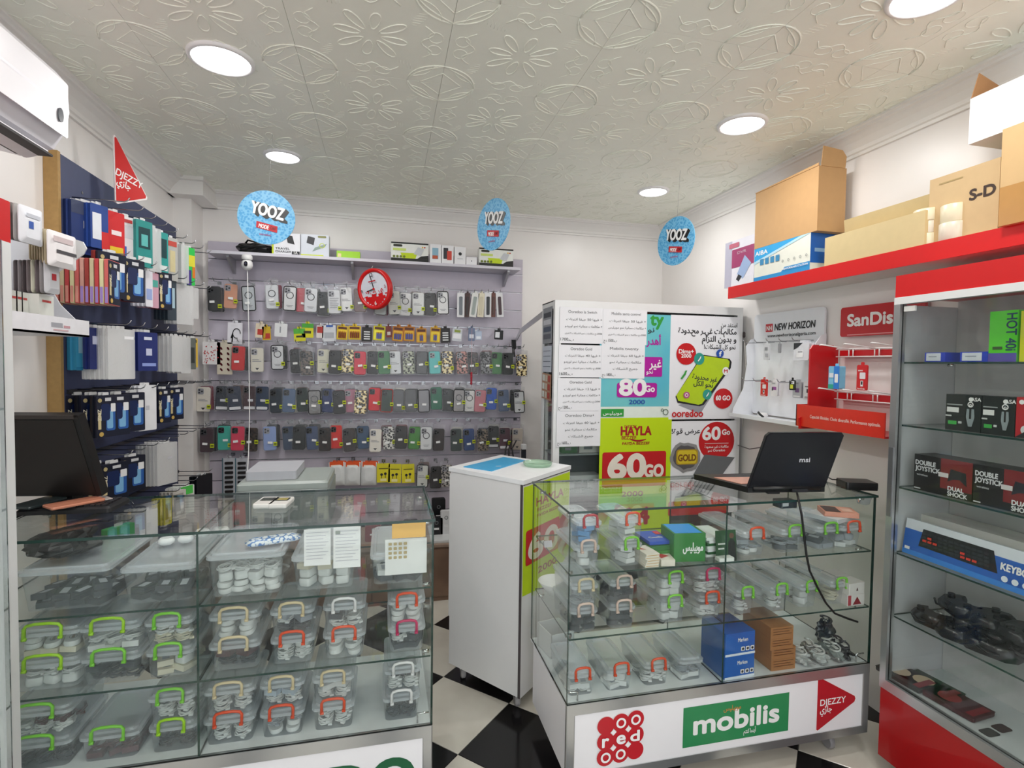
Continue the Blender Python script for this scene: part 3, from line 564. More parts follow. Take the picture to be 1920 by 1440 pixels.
# clock
p = P(703, 542, 1, 3.5)
t = thing('wall_clock', 'red-rimmed clock with a red pixel pattern, hanging from the high shelf', 'clock', (p.x, 3.5, p.z), rot=(R(6), R(-8), R(-39)))
r_ = .128
q = MB(); q.ext(FY(), circ(r_-.01, 48), -.012, .006, RED); q.loft(FY(), [(circ(r_, 48), -.014), (circ(r_, 48), .014), (circ(r_-.008, 48), .02), (circ(r_-.022, 48), .012), (circ(r_-.024, 48), .004)], RED, True, cap=False); q.build('rim', t)
q = MB(FY(0, -.0068, 0)); q.disc(0, 0, r_-.02, M('#d8dae2', .4), seg=48)
rr_ = random.Random(3)
for i in range(-6, 7):
    h_ = -.03-rr_.random()*.025+abs(i)*.001; x = i*.0175; b_ = -math.sqrt(max(0, (r_-.022)**2-(abs(x)+.009)**2))
    if h_ > b_: q.rect(x-.009, b_, x+.009, h_, M('#d0141a', .4))
for k in range(26): x, y = rr_.uniform(-.07, .07), rr_.uniform(-.045, -.005); q.rect(x-.003, y-.003, x+.003, y+.003, M('#d0141a', .4))
q.txt('12', 0, r_*.6, .032, INK).txt('9', -r_*.72, -.01, .028, INK).txt('3', r_*.72, -.01, .028, M('#8a2020')).txt('6', 0, -r_*.78, .034, WHITE).rect(-.028, .045, .028, .052, M('#b3202a')); q.build('dial', t)
q = MB(FY(0, -.012, 0)); q.tube([F_ for F_ in ((0, -.012, 0), (-.012, -.012, .085))], .0028, BLACK, 5); q.build('minute_hand', t)
q = MB(); q.tube([(0, -.013, 0), (-.055, -.013, -.006)], .0035, BLACK, 5); q.ext(FY(0, -.01, 0), circ(.007, 12), 0, .006, RED); q.build('hour_hand', t)
q = MB(); q.tube([(0, 0, r_), (0, .02, r_+.02)], .0015, WHITE, 4); q.build('hanging_string', t)
# red bead chain
p = P(884, 690, 1, 3.6); q = MB()
q.tube([(p.x, 3.6, P(884, 615, 1, 3.6).z), (p.x, 3.6, P(884, 725, 1, 3.6).z)], .0016, M('#c9a0a4'), 4)
for k in range(7): q.lathe([(0, -.008), (.008, -.002), (.007, .006), (0, .009)], M('#b01a30', .4), 8, o=(p.x, 3.6, P(884, 700, 1, 3.6).z-.012*k))
q.build('bead_chain', None, label='thin chain of red beads hanging among the phone cases', category='chain')
# ================================================================ left wall
# blue board with a raw wooden edge
xf = XL+.045
y0b, y1b = P(108, 285, 0, xf).y, P(330, 430, 0, xf).y; zt_ = P(108, 285, 0, xf).z
BB = thing('peg_board', 'dark blue board on the left wall with a raw wooden edge, hung with packs', 'wall display', (XL, (y0b+y1b)/2, .4))
o_ = Vector(BB.location)
q = MB(); q.b(.001, y0b+.012-o_.y, 0, xf-XL, y1b-o_.y, zt_-.4, M('#3d4566', .55, var=.08)); q.build('board', BB)
q = MB(); q.b(.001, y0b-.006-o_.y, 0, xf-XL+.002, y0b+.012-o_.y, zt_-.395, M('#b08d57', .7, var=.15, scale=60)); q.build('wooden_edge', BB)
q = MB(); q.ext(FX(xf-XL, y0b+.16-o_.y, zt_-.5), circ(.006, 10), 0, .002, STEEL); q.build('screw', BB)
def lrow(px, py, X=xf): return P(px, py, 0, X).z
rails = [lrow(220, 416), lrow(250, 512), lrow(225, 617), lrow(225, 724), lrow(225, 830), P(290, 905, 0, xf).z]
def wirehook(L_):
    def f():
        q = MB(); q.tube([(0, 0, 0), (L_-.012, 0, -.004), (L_, 0, .002), (L_+.007, 0, .014)], .0024, STEEL, 5); return q.mesh('hook')
    return cached(('wh', L_), f)
for k, z in enumerate(rails):
    if k >= 2:
        q = MB(); q.b(xf-XL, .03-(y1b-y0b)/2, z-.012-.4, xf-XL+.008, (y1b-y0b)/2-.01, z+.004-.4, M('#3a3a40', .4, metal=.6)); q.build('hook_rail', BB)
    n = 9
    for i in range(n):
        y = y0b+.09+(y1b-y0b-.14)*i/(n-1)
        put('hook', wirehook(.19), BB, (xf-XL, y-o_.y, z-.4+.004))
def stack(rowz, y, w_, h_, t_, n, X0, side, front, lab, cat, grp, bag=False, gap=.001, name='boxed_pack', rz=0, backlab=None, backcol=None, drop=.018, tilt=0):
    """n flat packs hanging one behind another on a wall hook; the foremost shows its face to the shop"""
    gap = t_*.14+.001; Xf = X0+n*(t_+gap); w_ = min(w_, .115)
    Xf = min(Xf, -1.02) if y > 2.47 else min(Xf, -1.02)
    if y-w_/2 < y0b+.02: k_ = (y0b+.02+w_/2)/y; Xf = max(Xf*k_, -1.165); y = y*k_
    n = max(1, min(n, int((Xf+1.178)/(t_+gap)), int((.095 if bag or 'bundle' in lab else .07)/(t_+gap)))); X0 = Xf-n*(t_+gap)
    for k in range(n):
        frontmost = k == n-1
        x = X0+k*(t_+gap)
        l = lab if frontmost else f'{ORD[n-1-k]} edge behind the {lab.replace(",", "")}'
        l = ' '.join(l.split()[:16])
        t = thing(name, l, cat, (x+t_/2, y, rowz-drop-h_/2), group=grp if frontmost else grp+', the ones behind', rot=(0, 0, R(-27+U(-1, 1))))
        m = BAGP if bag else M(backcol if (backcol and not frontmost) else side, .4)
        key = ('stk', w_, h_, t_, m.name, frontmost and lab or '')
        def f():
            q = MB(); q.loft(FX(), [(rrect(w_, h_, .004, 2), -t_/2), (rrect(w_, h_, .004, 2), t_/2)], m, False)
            return q.mesh('body')
        put('body', cached(key, f), t)
        q = MB(); q.ext(FX(0, 0, h_/2+.004), rrect(w_*.3, .016, .003, 2), -.001, .001, M('#d9d9d9', .4) if not bag else BAGP); q.build('hanger', t)
        if frontmost and front:
            q = MB(FX(t_/2+.0004, 0, 0)); front(q, w_, h_); q.build('face_print', t)
def pr_phone(q, w_, h_):
    q.rr(-w_*.05, -h_*.35, w_*.42, h_*.2, .008, M('#2f5fa8', .3)).rr(w_*.0, -h_*.3, w_*.3, h_*.12, .006, M('#7fb4dc', .3)).rr(-w_*.3, -h_*.1, w_*.15, h_*.3, .01, M('#1c2a55', .3)).disc(-w_*.35, h_*.38, .008, M('#b9a878')).rect(-w_*.45, -h_*.3, -w_*.3, h_*.1, M('#d9c896')).rect(-w_*.1, h_*.36, w_*.2, h_*.44, M('#cfcfd2')).rr(w_*.18, h_*.1, w_*.42, h_*.3, .003, M('#e9e9ea')).disc(-w_*.3, -h_*.42, .009, M('#c9a85a'))
    q.txt('ZNZ', -w_*.30, -h_*.1, .02, M('#e6e0c8'), .045, 'l', rot=math.pi/2)
def gp(px0, px1, X=-1.02):  # y-centre and width on the hanging plane from photo columns
    a, b_ = P(px0, 620, 0, X).y, P(px1, 620, 0, X).y; return (a+b_)/2, (px1-px0)/226
def pr(*rs):
    def f(q, w_, h_):
        for a, b_, c, d_, col in rs: q.rect(a*w_, b_*h_, c*w_, d_*h_, M(col, .45))
    return f
def hrow(k): return rails[k]
G = lambda k: f'packs on the {["top","second","third","fourth","fifth","lowest"][k]} hooks of the blue board'
# top row
for (a, b_, h_, t_, n, X0, side, fr_, lab, cat) in [
    (142, 176, .2, .014, 9, -1.16, '#26386e', pr((-.5, .25, .5, .5, '#3c4460'), (-.1, .0, .15, .14, '#e6e2cc'), (-.5, -.5, .5, -.35, '#26367c')), 'big blue pack with a cream sticker on the top hooks', 'pack'),
    (178, 194, .17, .012, 4, -1.15, '#26448c', pr((-.4, -.3, .1, .3, '#dfe3ea'), (.1, -.5, .5, -.1, '#c92a2a')), 'blue and red cable pack with a white strip, top hooks', 'pack'),
    (195, 207, .18, .01, 4, -1.15, '#d9d5c9', pr((-.5, -.5, .5, -.1, '#2a66c8'), (-.5, .2, .5, .3, '#b0a890')), 'cream pack with a blue foot, top hooks', 'pack'),
    (208, 224, .19, .012, 5, -1.15, '#cf2226', pr((-.4, -.45, .4, -.25, '#e6c22a'), (-.3, .0, .3, .1, '#f0e0e0')), 'red pack with a yellow mark, top hooks', 'pack'),
    (225, 245, .18, .01, 5, -1.13, '#e6e2e4', pr((-.5, -.5, .0, -.2, '#3f63b8'), (-.2, .0, .4, .3, '#cfcfd4'), (-.4, .36, .3, .44, '#c23a3a')), 'white, red and blue pack, top hooks', 'pack'),
    (262, 280, .2, .02, 5, -1.13, '#2a8f8a', pr((-.35, -.1, .35, .35, '#143f44'), (-.4, -.4, .4, -.28, '#dfe6e4'), (-.2, -.05, .2, .2, '#5fb8b4')), 'teal boxed pack with a dark panel, left one on the top hooks', 'pack'),
    (282, 296, .2, .02, 4, -1.12, '#8a7a70', None, 'brownish clear strap bag on the top hooks', 'strap bag'),
    (298, 310, .2, .02, 4, -1.12, '#2f9a94', pr((-.35, -.1, .35, .35, '#143f44'), (-.4, -.4, .4, -.28, '#dfe6e4')), 'teal boxed pack with a dark panel, right one on the top hooks', 'pack'),
    (314, 328, .21, .02, 4, -1.12, '#b5b4b0', pr((-.25, -.3, .25, .2, '#cfc296'), (-.4, .3, .4, .42, '#c04a40')), 'grey card pack with a beige window, top hooks', 'pack'),
    (345, 356, .2, .02, 5, -1.12, '#b8b8a6', None, 'grey green card strips at the right end of the top hooks', 'card pack'),
    (367, 380, .2, .012, 3, -1.02, '#35c455', pr((-.5, -.5, .1, -.1, '#4a3a8a'), (-.2, .0, .5, .3, '#e0d840'), (.2, -.3, .5, .0, '#e07a2a')), 'bright green printed box near the corner pillar', 'box')]:
    y, w_ = gp(a, b_, X0+n*t_); stack(hrow(0), y, max(w_, .035), h_, t_, n, X0, side, fr_, lab, cat, G(0), bag='clear' in lab or 'strips' in lab)
# second row: the long striped run, screen-glass packs
y, w_ = gp(205, 245, -1.0)
for k in range(11):
    col = ['#d86a66', '#e6dfae', '#c9484a', '#d8c9a4', '#a8423c', '#e0a89a'][k % 6]
    t = thing('film_box', f'thin cream and red screen glass box, {ORD[k+1]} from the front of the striped run', 'glass box', (-1.0-.0155*k, 2.30, P(168, 531, 0, -1.08).z), group='striped run of screen glass boxes')
    q = MB(); q.loft(FX(), [(rrect(.09, .165, .003, 1), 0), (rrect(.09, .165, .003, 1), .012)], M(col, .4), False); q.build('carton', t)
    if k == 0: q = MB(FX(.0125, 0, 0)); q.rect(-.044, -.08, .044, .08, M('#171c30')); pr_phone(q, .088, .16); q.build('face_print', t)
    q = MB(FY(.006, -.0455, 0)); q.rect(-.0045, -.078, .0045, -.02, M('#a58ad0' if k < 6 else '#e0988a', .4)); q.build('spine_print', t)
for i, (a, b_, X) in enumerate([(206, 245, -1.0), (252, 277, -1.0), (302, 316, -1.03)]):
    y, w_ = gp(a, b_, X); stack(hrow(1), y, max(.07, w_*.9), .175, .012, 6 if i else 2, X-.012*(6 if i else 2), '#171c30', pr_phone, f'black and blue screen glass pack, {ORD[i+1]} of three on the second hooks', 'glass pack', G(1), backcol='#8a2f2a', drop=.0)
for (a, b_, h_, side, fr_, lab, bag) in [(280, 288, .16, '#e8e6ee', pr((-.4, -.3, .4, .0, '#9fb0e0')), 'white and lilac thin box on the second hooks', 0), (290, 299, .16, '#d0a0b0', pr((-.4, .1, .4, .3, '#4fa79a')), 'pink and teal thin box on the second hooks', 0),
                                       (320, 332, .2, '#3a4650', pr((-.3, -.2, .3, .3, '#b0ccd8')), 'dark box with a pale window on the second hooks', 0), (338, 362, .21, '#d9dad8', None, 'cloudy clear bag of adapters on the second hooks', 1), (346, 372, .17, '#d9dad8', None, 'crinkled clear bag near the pillar on the second hooks', 1)]:
    y, w_ = gp(a, b_, -1.03); stack(hrow(1), y, max(w_, .03), h_, .014, 4, -1.10, side, fr_, lab, 'pack', G(1), bag=bool(bag))
# third row
for (a, b_, h_, t_, n, X0, side, fr_, lab, cat, bag) in [
    (150, 171, .165, .016, 8, -1.16, '#3f97bd', pr((-.4, -.1, .3, .35, '#8fb6c8'), (-.1, .1, .2, .25, '#e9e9ea'), (-.5, -.5, .5, -.42, '#2a7ea6')), 'light blue film pack, foremost of the blue sleeves on the third hooks', 'film pack', 0),
    (174, 186, .16, .012, 2, -1.10, '#1e2b6a', pr((-.3, .1, .1, .3, '#c9cde6')), 'royal blue pack left of the milky bags on the third hooks', 'pack', 0),
    (225, 262, .2, .013, 12, -1.15, '#e0e2e2', pr((.1, .3, .45, .36, '#f2f2f4')), 'milky clear phone cover bag, foremost of the third-hook bundle', 'cover bag', 1),
    (264, 286, .17, .012, 6, -1.10, '#222f70', pr((-.1, -.1, .2, .08, '#c9cde6'), (-.3, -.38, .4, -.3, '#8fa0dc'), (-.2, .3, .2, .38, '#dfe2f2')), 'navy blue pack with a white sticker on the third hooks', 'pack', 0),
    (320, 334, .18, .016, 5, -1.12, '#8fb6b0', None, 'greenish clear sleeve on the third hooks near the board end', 'sleeve', 1),
    (338, 352, .19, .016, 4, -1.10, '#e6e6e4', None, 'milky sleeve bundle past the end of the third rail', 'sleeve', 1),
    (356, 366, .17, .014, 4, -1.08, '#6a6f6a', pr((-.3, -.3, .3, .2, '#3a3f3c')), 'grey dark pack by the pillar on the third hooks', 'pack', 0),
    (367, 377, .16, .012, 3, -1.04, '#d9b84a', pr((-.3, -.45, .3, .35, '#e9c24a'), (-.3, .35, .3, .45, '#2b2620'), (-.2, -.2, .2, .1, '#e58a3a')), 'yellow and orange stick pack by the pillar', 'pack', 0)]:
    y, w_ = gp(a, b_, X0+n*t_); stack(hrow(2), y, max(w_, .035), h_, t_, n, X0, side, fr_, lab, cat, G(2), bag=bool(bag))
# fourth row: dark screen-glass packs, one white cover
for i, (a, b_) in enumerate([(112, 140), (142, 168), (170, 196), (197, 216), (218, 240), (244, 270), (306, 322), (326, 346)]):
    y, w_ = gp(a, b_, -1.03); stack(hrow(3), y, min(.1, w_*.96), .165, .012, 2, -1.07, '#191d30', pr_phone, f'dark blue screen glass pack, {ORD[i+1]} from left on the fourth hooks', 'glass pack', G(3), backcol='#10121c')
y, w_ = gp(276, 306, -.99); stack(hrow(3), y, .09, .2, .012, 2, -1.015, '#e9e9ec', pr((-.1, -.05, .1, .05, '#c9c9cf')), 'single white phone cover bag jutting out on the fourth hooks', 'cover bag', G(3), drop=-.01)
# fifth row
for i, (a, b_) in enumerate([(178, 202), (205, 235), (238, 270)]):
    y, w_ = gp(a, b_, -1.03); stack(hrow(4), y, w_*.9, .15, .012, 2, -1.07, '#161a2a', pr_phone, f'dark blue screen glass pack, {ORD[i+1]} from left on the fifth hooks', 'glass pack', G(4), backcol='#10121c', drop=.03)
y, w_ = gp(316, 345, -.98); stack(hrow(4), y, .12, .2, .013, 12, -1.14, '#e0e2e2', pr((.0, .1, .25, .16, '#c9c9cf')), 'milky clear phone cover bag, foremost of the fifth-hook bundle', 'cover bag', G(4), bag=True)
# lowest row
for (a, b_, h_, t_, n, X0, side, fr_, lab, cat, bag) in [
    (236, 262, .13, .03, 6, -1.16, '#4cae58', None, 'green plastic bags at the left end of the lowest hooks', 'bag', 0), (270, 300, .18, .014, 9, -1.12, '#d9dada', None, 'clear sleeve bundle in the middle of the lowest hooks', 'sleeve', 1),
    (316, 326, .13, .012, 4, -1.05, '#d9cf2a', pr((-.3, -.4, .3, .3, '#b8a81c')), 'narrow yellow pack on the lowest hooks', 'pack', 0), (328, 346, .15, .014, 6, -1.10, '#d6d2cc', pr((-.3, .2, .3, .4, '#a8a49c'), (-.3, -.3, .3, .1, '#e9e6e0')), 'pale printed card pack on the lowest hooks', 'pack', 0),
    (350, 372, .15, .014, 5, -1.06, '#e4e8e2', pr((-.4, .2, .4, .5, '#58d05a'), (-.3, -.3, .1, .1, '#c9cec6')), 'white earphone pack with a green top on the lowest hooks', 'pack', 0), (366, 400, .13, .02, 4, -1.10, '#12131a', None, 'black box pack beside the pillar on the lowest hooks', 'pack', 0)]:
    y, w_ = gp(a, b_, X0+n*t_); stack(hrow(5), y, max(w_, .035), h_, t_, n, X0, side, fr_, lab, cat, G(5), bag=bool(bag))
# red triangle sign on the board's top edge
p = P(232, 322, 0, -1.1)
t = thing('triangle_sign', 'red triangular sign with white lettering standing up from the blue board', 'sign', (-1.09, 2.66, p.z-.005), rot=(0, 0, R(57)))
tri = [(x*.68, z_*.68) for x, z_ in [(-.075, -.2), (-.06, -.208), (.125, -.13), (.13, -.115), (-.068, .205), (-.078, .21), (-.082, .2)]]
q = MB(); q.ext(FY(), tri, -.003, .003, M('#efe6e6', .4)); q.build('panel', t)
q = MB(FY(0, -.0032, 0)); q.poly([(x*.93, z*.95) for x, z in tri], M('#cc2222', .35)); q.txt('DJEZZY', -.05, -.02, .042, WHITE, .115, 'l', rot=-.25).txt('جازي', -.046, -.058, .04, WHITE, .058, 'l', rot=-.2, bold=.03); q.build('lettering', t)
# white curved rack with hanging packs and a bottom tray
yR = P(163, 620, 0, -1.0).y; zb = P(163, 632, 0, -1.0).z
RK = thing('display_rack', 'white curved plastic display rack with bottom tray on the left wall', 'display rack', (XL, 1.95, zb))
WP = M('#e9ebf0', .35, var=.02)
q = MB(); q.b(.002, -.24, .0, .012, yR-1.95+.0, .345, WP); q.build('back_panel', RK)
prof = [(.012, 0), (.23, 0), (.23, .05), (.20, .06), (.155, .13), (.13, .2), (.14, .27), (.2, .34), (.225, .37), (.235, .4), (.225, .43), (.19, .445), (.012, .46)]; prof = [(x, z if z < .06 else .05+(z-.05)*.72) for x, z in prof]
q = MB(); q.ext(fr((0, yR-1.95, 0), (1, 0, 0), (0, 0, 1)), prof, 0, .006, WP); q.build('side_panel', RK)
q = MB(); q.b(.012, -.24, 0, .235, yR-1.95+.004, .006, WP); q.b(.225, -.24, .0, .235, yR-1.95+.004, .055, M('#f0eff4', .3)); q.build('tray', RK)
q = MB(FX(.2352, .0, .028)); q.rect(-.03, -.006, .03, .008, M('#a8a8b0')).rect(.035, -.006, .07, .002, M('#d0a0a8')).rect(-.02, -.016, .06, -.012, M('#d8b0b4')); q.build('tray_print', RK)
for z in (.13, .24, .33): 
    q = MB(); q.b(.012, -.24, z, .016, yR-1.95, z+.012, M('#d5d8de', .4)); q.build('rail', RK)
def rackpack(k, lab, x, y, z, w_, h_, m, pr_=None, grp='', rx=0):
    t = thing('adapter_pack', lab, 'pack', (x, y, z), group=grp, rot=(rx, 0, R(-8)))
    q = MB(); q.loft(FX(), [(rrect(w_, h_, .008, 3), 0), (rrect(w_, h_, .008, 3), .003), (rrect(w_*.6, h_*.5, .006, 3, 0, -h_*.1), .010)], m, False); q.build('card', t)
    if pr_: q = MB(FX(.0105, 0, 0)); pr_(q, w_, h_); q.build('print', t)
for k in range(6):
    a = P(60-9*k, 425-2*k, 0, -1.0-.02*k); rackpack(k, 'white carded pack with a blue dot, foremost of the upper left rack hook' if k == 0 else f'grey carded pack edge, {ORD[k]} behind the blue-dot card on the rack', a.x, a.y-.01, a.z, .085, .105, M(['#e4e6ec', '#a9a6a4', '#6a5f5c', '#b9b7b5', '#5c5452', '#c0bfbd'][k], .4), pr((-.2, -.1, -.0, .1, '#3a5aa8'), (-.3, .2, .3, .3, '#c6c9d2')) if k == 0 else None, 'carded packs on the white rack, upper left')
for k in range(8):
    a = P(115-5*k, 470-1*k, 0, -.96-.02*k); rackpack(k, 'white card of a black cable strip, foremost on the rack top right hook' if k == 0 else f'kraft pack edge, {ORD[k]} behind the cable strip card', a.x, a.y, a.z, .115, .105, M('#ece8e9' if k == 0 else '#b7a98c', .4), pr((-.3, -.12, .42, -.02, '#4a484c'), (-.4, .2, .3, .35, '#d0bfc0')) if k == 0 else None, 'kraft backed packs on the white rack')
for k in range(8):
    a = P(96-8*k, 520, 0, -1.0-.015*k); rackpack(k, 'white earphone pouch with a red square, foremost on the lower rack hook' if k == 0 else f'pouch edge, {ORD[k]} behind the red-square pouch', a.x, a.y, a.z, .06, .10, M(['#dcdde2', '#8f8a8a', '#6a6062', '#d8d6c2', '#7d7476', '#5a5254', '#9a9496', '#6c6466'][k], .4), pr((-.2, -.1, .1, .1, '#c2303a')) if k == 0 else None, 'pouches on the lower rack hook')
for k, (px, w_, lab) in enumerate([(84, .075, 'white box with a purple picture standing in the rack tray, rightmost'), (62, .03, 'white box in the rack tray, second from right'), (52, .03, 'white box in the rack tray, third from right'), (42, .03, 'white box in the rack tray, fourth from right'), (28, .03, 'dark box in the rack tray, leftmost')]):
    a = P(px, 580, 0, -1.03); t = thing('small_box', lab, 'box', (-1.07 if k else -1.045, a.y, zb+.006), group='boxes standing in the rack tray')
    h_ = .115; q = MB(); q.b(-.02, -w_/2, 0, .02, w_/2, h_, M('#e4e6df' if k < 4 else '#1f2428', .45)); q.build('carton', t)
    if k < 4: q = MB(FX(.0203, 0, h_/2)); q.rect(-w_*.3, h_*.3, w_*.3, h_*.36, M('#c24a48')); (q.rr(-w_*.1, -h_*.4, w_*.4, -h_*.12, .005, M('#7a6a84')) if k == 0 else q.rect(-w_*.3, -h_*.3, w_*.2, -h_*.25, M('#b9bab4'))); q.build('print', t)
# air conditioner
AC = thing('air_conditioner', 'white split air conditioner high on the left wall', 'air conditioner', (XL, 1.55, 2.12))
xo = .235; yE = P(128, 170, 0, -1.0).y-1.55
ol = [(0, 0.02), (.10, 0), (.19, .03), (.225, .09), (.235, .15), (.23, .24), (.20, .275), (0, .285)]
F = fr((0, -.45, 0), (1, 0, 0), (0, 0, 1)); n = yE+.45
q = MB(); q.loft(fr((0, yE, 0), (1, 0, 0), (0, 0, 1)), [([(x*.97, z*.97+.004) for x, z in ol], -.004), (ol, .006), (ol, n)], M('#eceaf0', .3, var=.01), False); q.build('body', AC)
q = MB(); q.ext(fr((.232, yE-.012, .03), (0, -1, 0), (.02, 0, 1)), rrect(n*.96, .17, .006, 2, n*.48, .12), 0, .003, M('#f0eef2', .25, var=.01)); q.build('front_panel', AC)
q = MB(); q.b(.10, yE-.9, .0, .20, yE-.03, .006, M('#2a2628', .6)); q.F = Matrix(); q.build('air_outlet', AC, loc=(0, 0, -.002), rot=(0, 0, 0))
q = MB(); q.ext(fr((.16, yE-.03, -.002), (0, -1, 0), (1, 0, .35)), rrect(.86, .07, .01, 2, .43, 0), 0, .004, M('#e4e2e6', .3)); q.build('louver', AC)
q = MB(); q.ext(FX(.2365, yE-.06, .12), circ(.014, 20, 0, 0, .022), 0, .003, M('#3f4248', .3)); q.build('emblem', AC)
# white / red cabinet standing at the very left edge of the picture
CW = thing('glass_cabinet', 'white framed glass cabinet with a red top cut off by the left edge', 'cabinet', (-1.06, 1.2, 0))
fx = -.895+1.06
q = MB(); q.b(-.165, -.7, 0, fx, .37, .36, M('#e9e7ea', .4)); q.build('base', CW)
q = MB(); q.b(-.165, -.7, 1.76, fx, .37, 1.86, RED); q.build('top_band', CW)
for y in (.355, -.7):
    q = MB(); q.b(fx-.022, y-.022, .36, fx, y+.015, 1.76, ALUW); q.b(fx-.006, y-.026, .36, fx+.003, y-.022, 1.76, CHROME); q.build('post', CW)
q = MB(); q.b(-.165, -.7, .36, -.155, .37, 1.76, M('#d6d5d8', .5)); q.build('back_panel', CW)
for k in range(4):
    q = MB(); glassbox(q, -.155, -.69, .60+.25*k, fx-.02, .33, .606+.25*k, 'z'); q.build('glass_shelf', CW)
q = MB(); glassbox(q, fx-.014, -.68, .36, fx-.009, .335, 1.76, 'x'); q.build('glass_door', CW)
# ================================================================ glass counters
YF, YK = 1.632, 2.08; SHZ = [.355, .575, .791]; TOP = 1.0
def counter(x0, x1, divs, label, sign):
    t = thing('glass_counter', label, 'counter', ((x0+x1)/2, (YF+YK)/2, 0)); cx, cy_ = t.location.x, t.location.y
    L_ = (x1-x0)/2; yf, yk = YF-cy_, YK-cy_
    W = M('#f1f0f3', .3, var=.01)
    q = MB(); q.b(-L_+.012, yf+.012, .085, L_-.012, yk, SHZ[0]-.006, W); q.build('base_cabinet', t)
    q = MB(); q.b(-L_+.03, yf+.001, .115, L_-.03, yf+.012, SHZ[0]-.035, W); q.build('front_panel', t)
    for nm, bx in (('top_rail', (-L_, yf-.002, SHZ[0]-.036, L_, yf+.014, SHZ[0])), ('bottom_rail', (-L_, yf-.002, .085, L_, yf+.014, .115)), ('left_stile', (-L_, yf-.002, .115, -L_+.03, yf+.014, SHZ[0]-.036)), ('right_stile', (L_-.03, yf-.002, .115, L_, yf+.014, SHZ[0]-.036))):
        q = MB(); q.loft(Matrix(), [(rrect(bx[3]-bx[0], bx[4]-bx[1], .003, 2, (bx[0]+bx[3])/2, (bx[1]+bx[4])/2), bx[2]), (rrect(bx[3]-bx[0], bx[4]-bx[1], .003, 2, (bx[0]+bx[3])/2, (bx[1]+bx[4])/2), bx[5])], ALU, False); q.build(nm, t)
    q = MB(); q.b(-L_, yf+.012, SHZ[0]-.006, L_, yk, SHZ[0], M('#e4e8ea', .25)); q.build('deck', t)
    g = .006
    q = MB(); glassbox(q, -L_, yf, SHZ[0], L_, yf+g, TOP-.004, 'y'); q.build('front_pane', t)
    for sx in (-1, 1):
        q = MB(); x = sx*L_; glassbox(q, min(x, x-sx*g), yf+g, SHZ[0], max(x, x-sx*g), yk, TOP-.004, 'x'); q.build('side_pane', t)
    q = MB(); glassbox(q, -L_-.004, yf-.006, TOP-.004, L_+.004, yk+.004, TOP+.004, 'z'); q.build('top_pane', t)
    for z in SHZ[1:]:
        q = MB(); glassbox(q, -L_+g+.001, yf+g+.001, z-.006, L_-g-.001, yk-.03, z, 'z'); q.build('glass_shelf', t)
    for d in divs:
        for z0_, z1_ in zip([SHZ[0]]+SHZ[1:], [z-.006 for z in SHZ[1:]]+[TOP-.004]):
            q = MB(); glassbox(q, d-cx-g/2, yf+g+.001, z0_, d-cx+g/2, yk-.06, z1_, 'x'); q.build('divider_pane', t)
    for sx in (-1, 1):                                     # chrome clips carrying the panes
        for z in SHZ[1:]+[TOP-.012]:
            for y in (yf+.05, yk-.08):
                q = MB(); q.tube([(sx*(L_-.008), y, z-.010), (sx*(L_-.03), y, z-.010)], .006, CHROME, 8); q.tube([(sx*(L_-.026), y, z-.022), (sx*(L_-.026), y, z-.007)], .004, CHROME, 6); q.build('shelf_clip', t)
        q = MB(); q.tube([(sx*(L_-.045), yf+.02, SHZ[0]), (sx*(L_-.045), yf+.02, SHZ[0]+.03), (sx*(L_-.01), yf+.02, SHZ[0]+.03)], .003, CHROME, 6); q.build('corner_clip', t)
        for y in (yf+.06, yk-.06):
            c = MB(); c.b(-.014, -.012, .055, .014, .012, .085, STEEL); o = c.build('castor', t, loc=(sx*(L_-.12), y, 0))
            c = MB(); c.loft(FR(.011, 0, .028), [(circ(.024, 16), 0), (circ(.028, 16), .004), (circ(.028, 16), .018), (circ(.024, 16), .022)], M('#8c8a8c', .4), True); c.build('wheel', o)
    return t, cx, L_
CL, lcx, lL = counter(-1.075, .148, [-.51], 'glass display counter on the left full of handled plastic boxes', 0)
CR, rcx, rL = counter(.588, 1.812, [1.175], 'glass display counter on the right with three printed signs on its base', 0)
# signs on the bases
def sign(parent_thing, name, F, fn): q = MB(F); fn(q); return q.build(name, parent_thing)
yfl = YF-(YF+YK)/2
GRN = '#23613f'
def oppo(q):
    G_ = M(GRN, .4)
    q.w = .0006; q.txt('oppo', 0, 0, .25, G_, .53, 'r', bold=.018)
sign(CL, 'green_lettering', FY(P(776, 1420, 1, YF).x-lcx, yfl+.0008, P(732, 1411, 1, YF).z-.135), oppo)
def reddots(q):
    Rm = M('#c2202c', .35); Wm = M('#f6f4f4', .35); r = .031; q.w = .0006
    pos = {(i, j): ((i-1)*.054+.003*(1-j)*0, (1-j)*.054+(i-1)*.004) for i in range(3) for j in range(3)}
    for p_ in pos.values(): q.disc(p_[0], p_[1], r+.002, Wm)
    for p_ in pos.values(): q.disc(p_[0], p_[1], r, Rm)
    for i in (0, 1):
        for j in (0, 1): a, b_ = pos[(i, j)], pos[(i+1, j+1)]; cx, cy_ = (a[0]+b_[0])/2, (a[1]+b_[1])/2; q.poly([(cx-.011, cy_), (cx, cy_-.011), (cx+.011, cy_), (cx, cy_+.011)], Wm)
    for k in ((1, 0), (2, 0), (0, 2), (1, 2)): q.ring(*pos[k], .011, .018, Wm)
    a = pos[(0, 1)]; q.txt('r', a[0]-.002, a[1]-.016, .062, Wm, .022, bold=.04); a = pos[(1, 1)]; q.txt('e', a[0], a[1]-.016, .062, Wm, .03, bold=.04); a = pos[(2, 1)]; q.txt('d', a[0]-.003, a[1]-.018, .052, Wm, .032, bold=.04)
pz = P(1163, 1383, 1, YF); sign(CR, 'red_dot_emblem', FY(pz.x-rcx, yfl+.0008, pz.z), reddots)
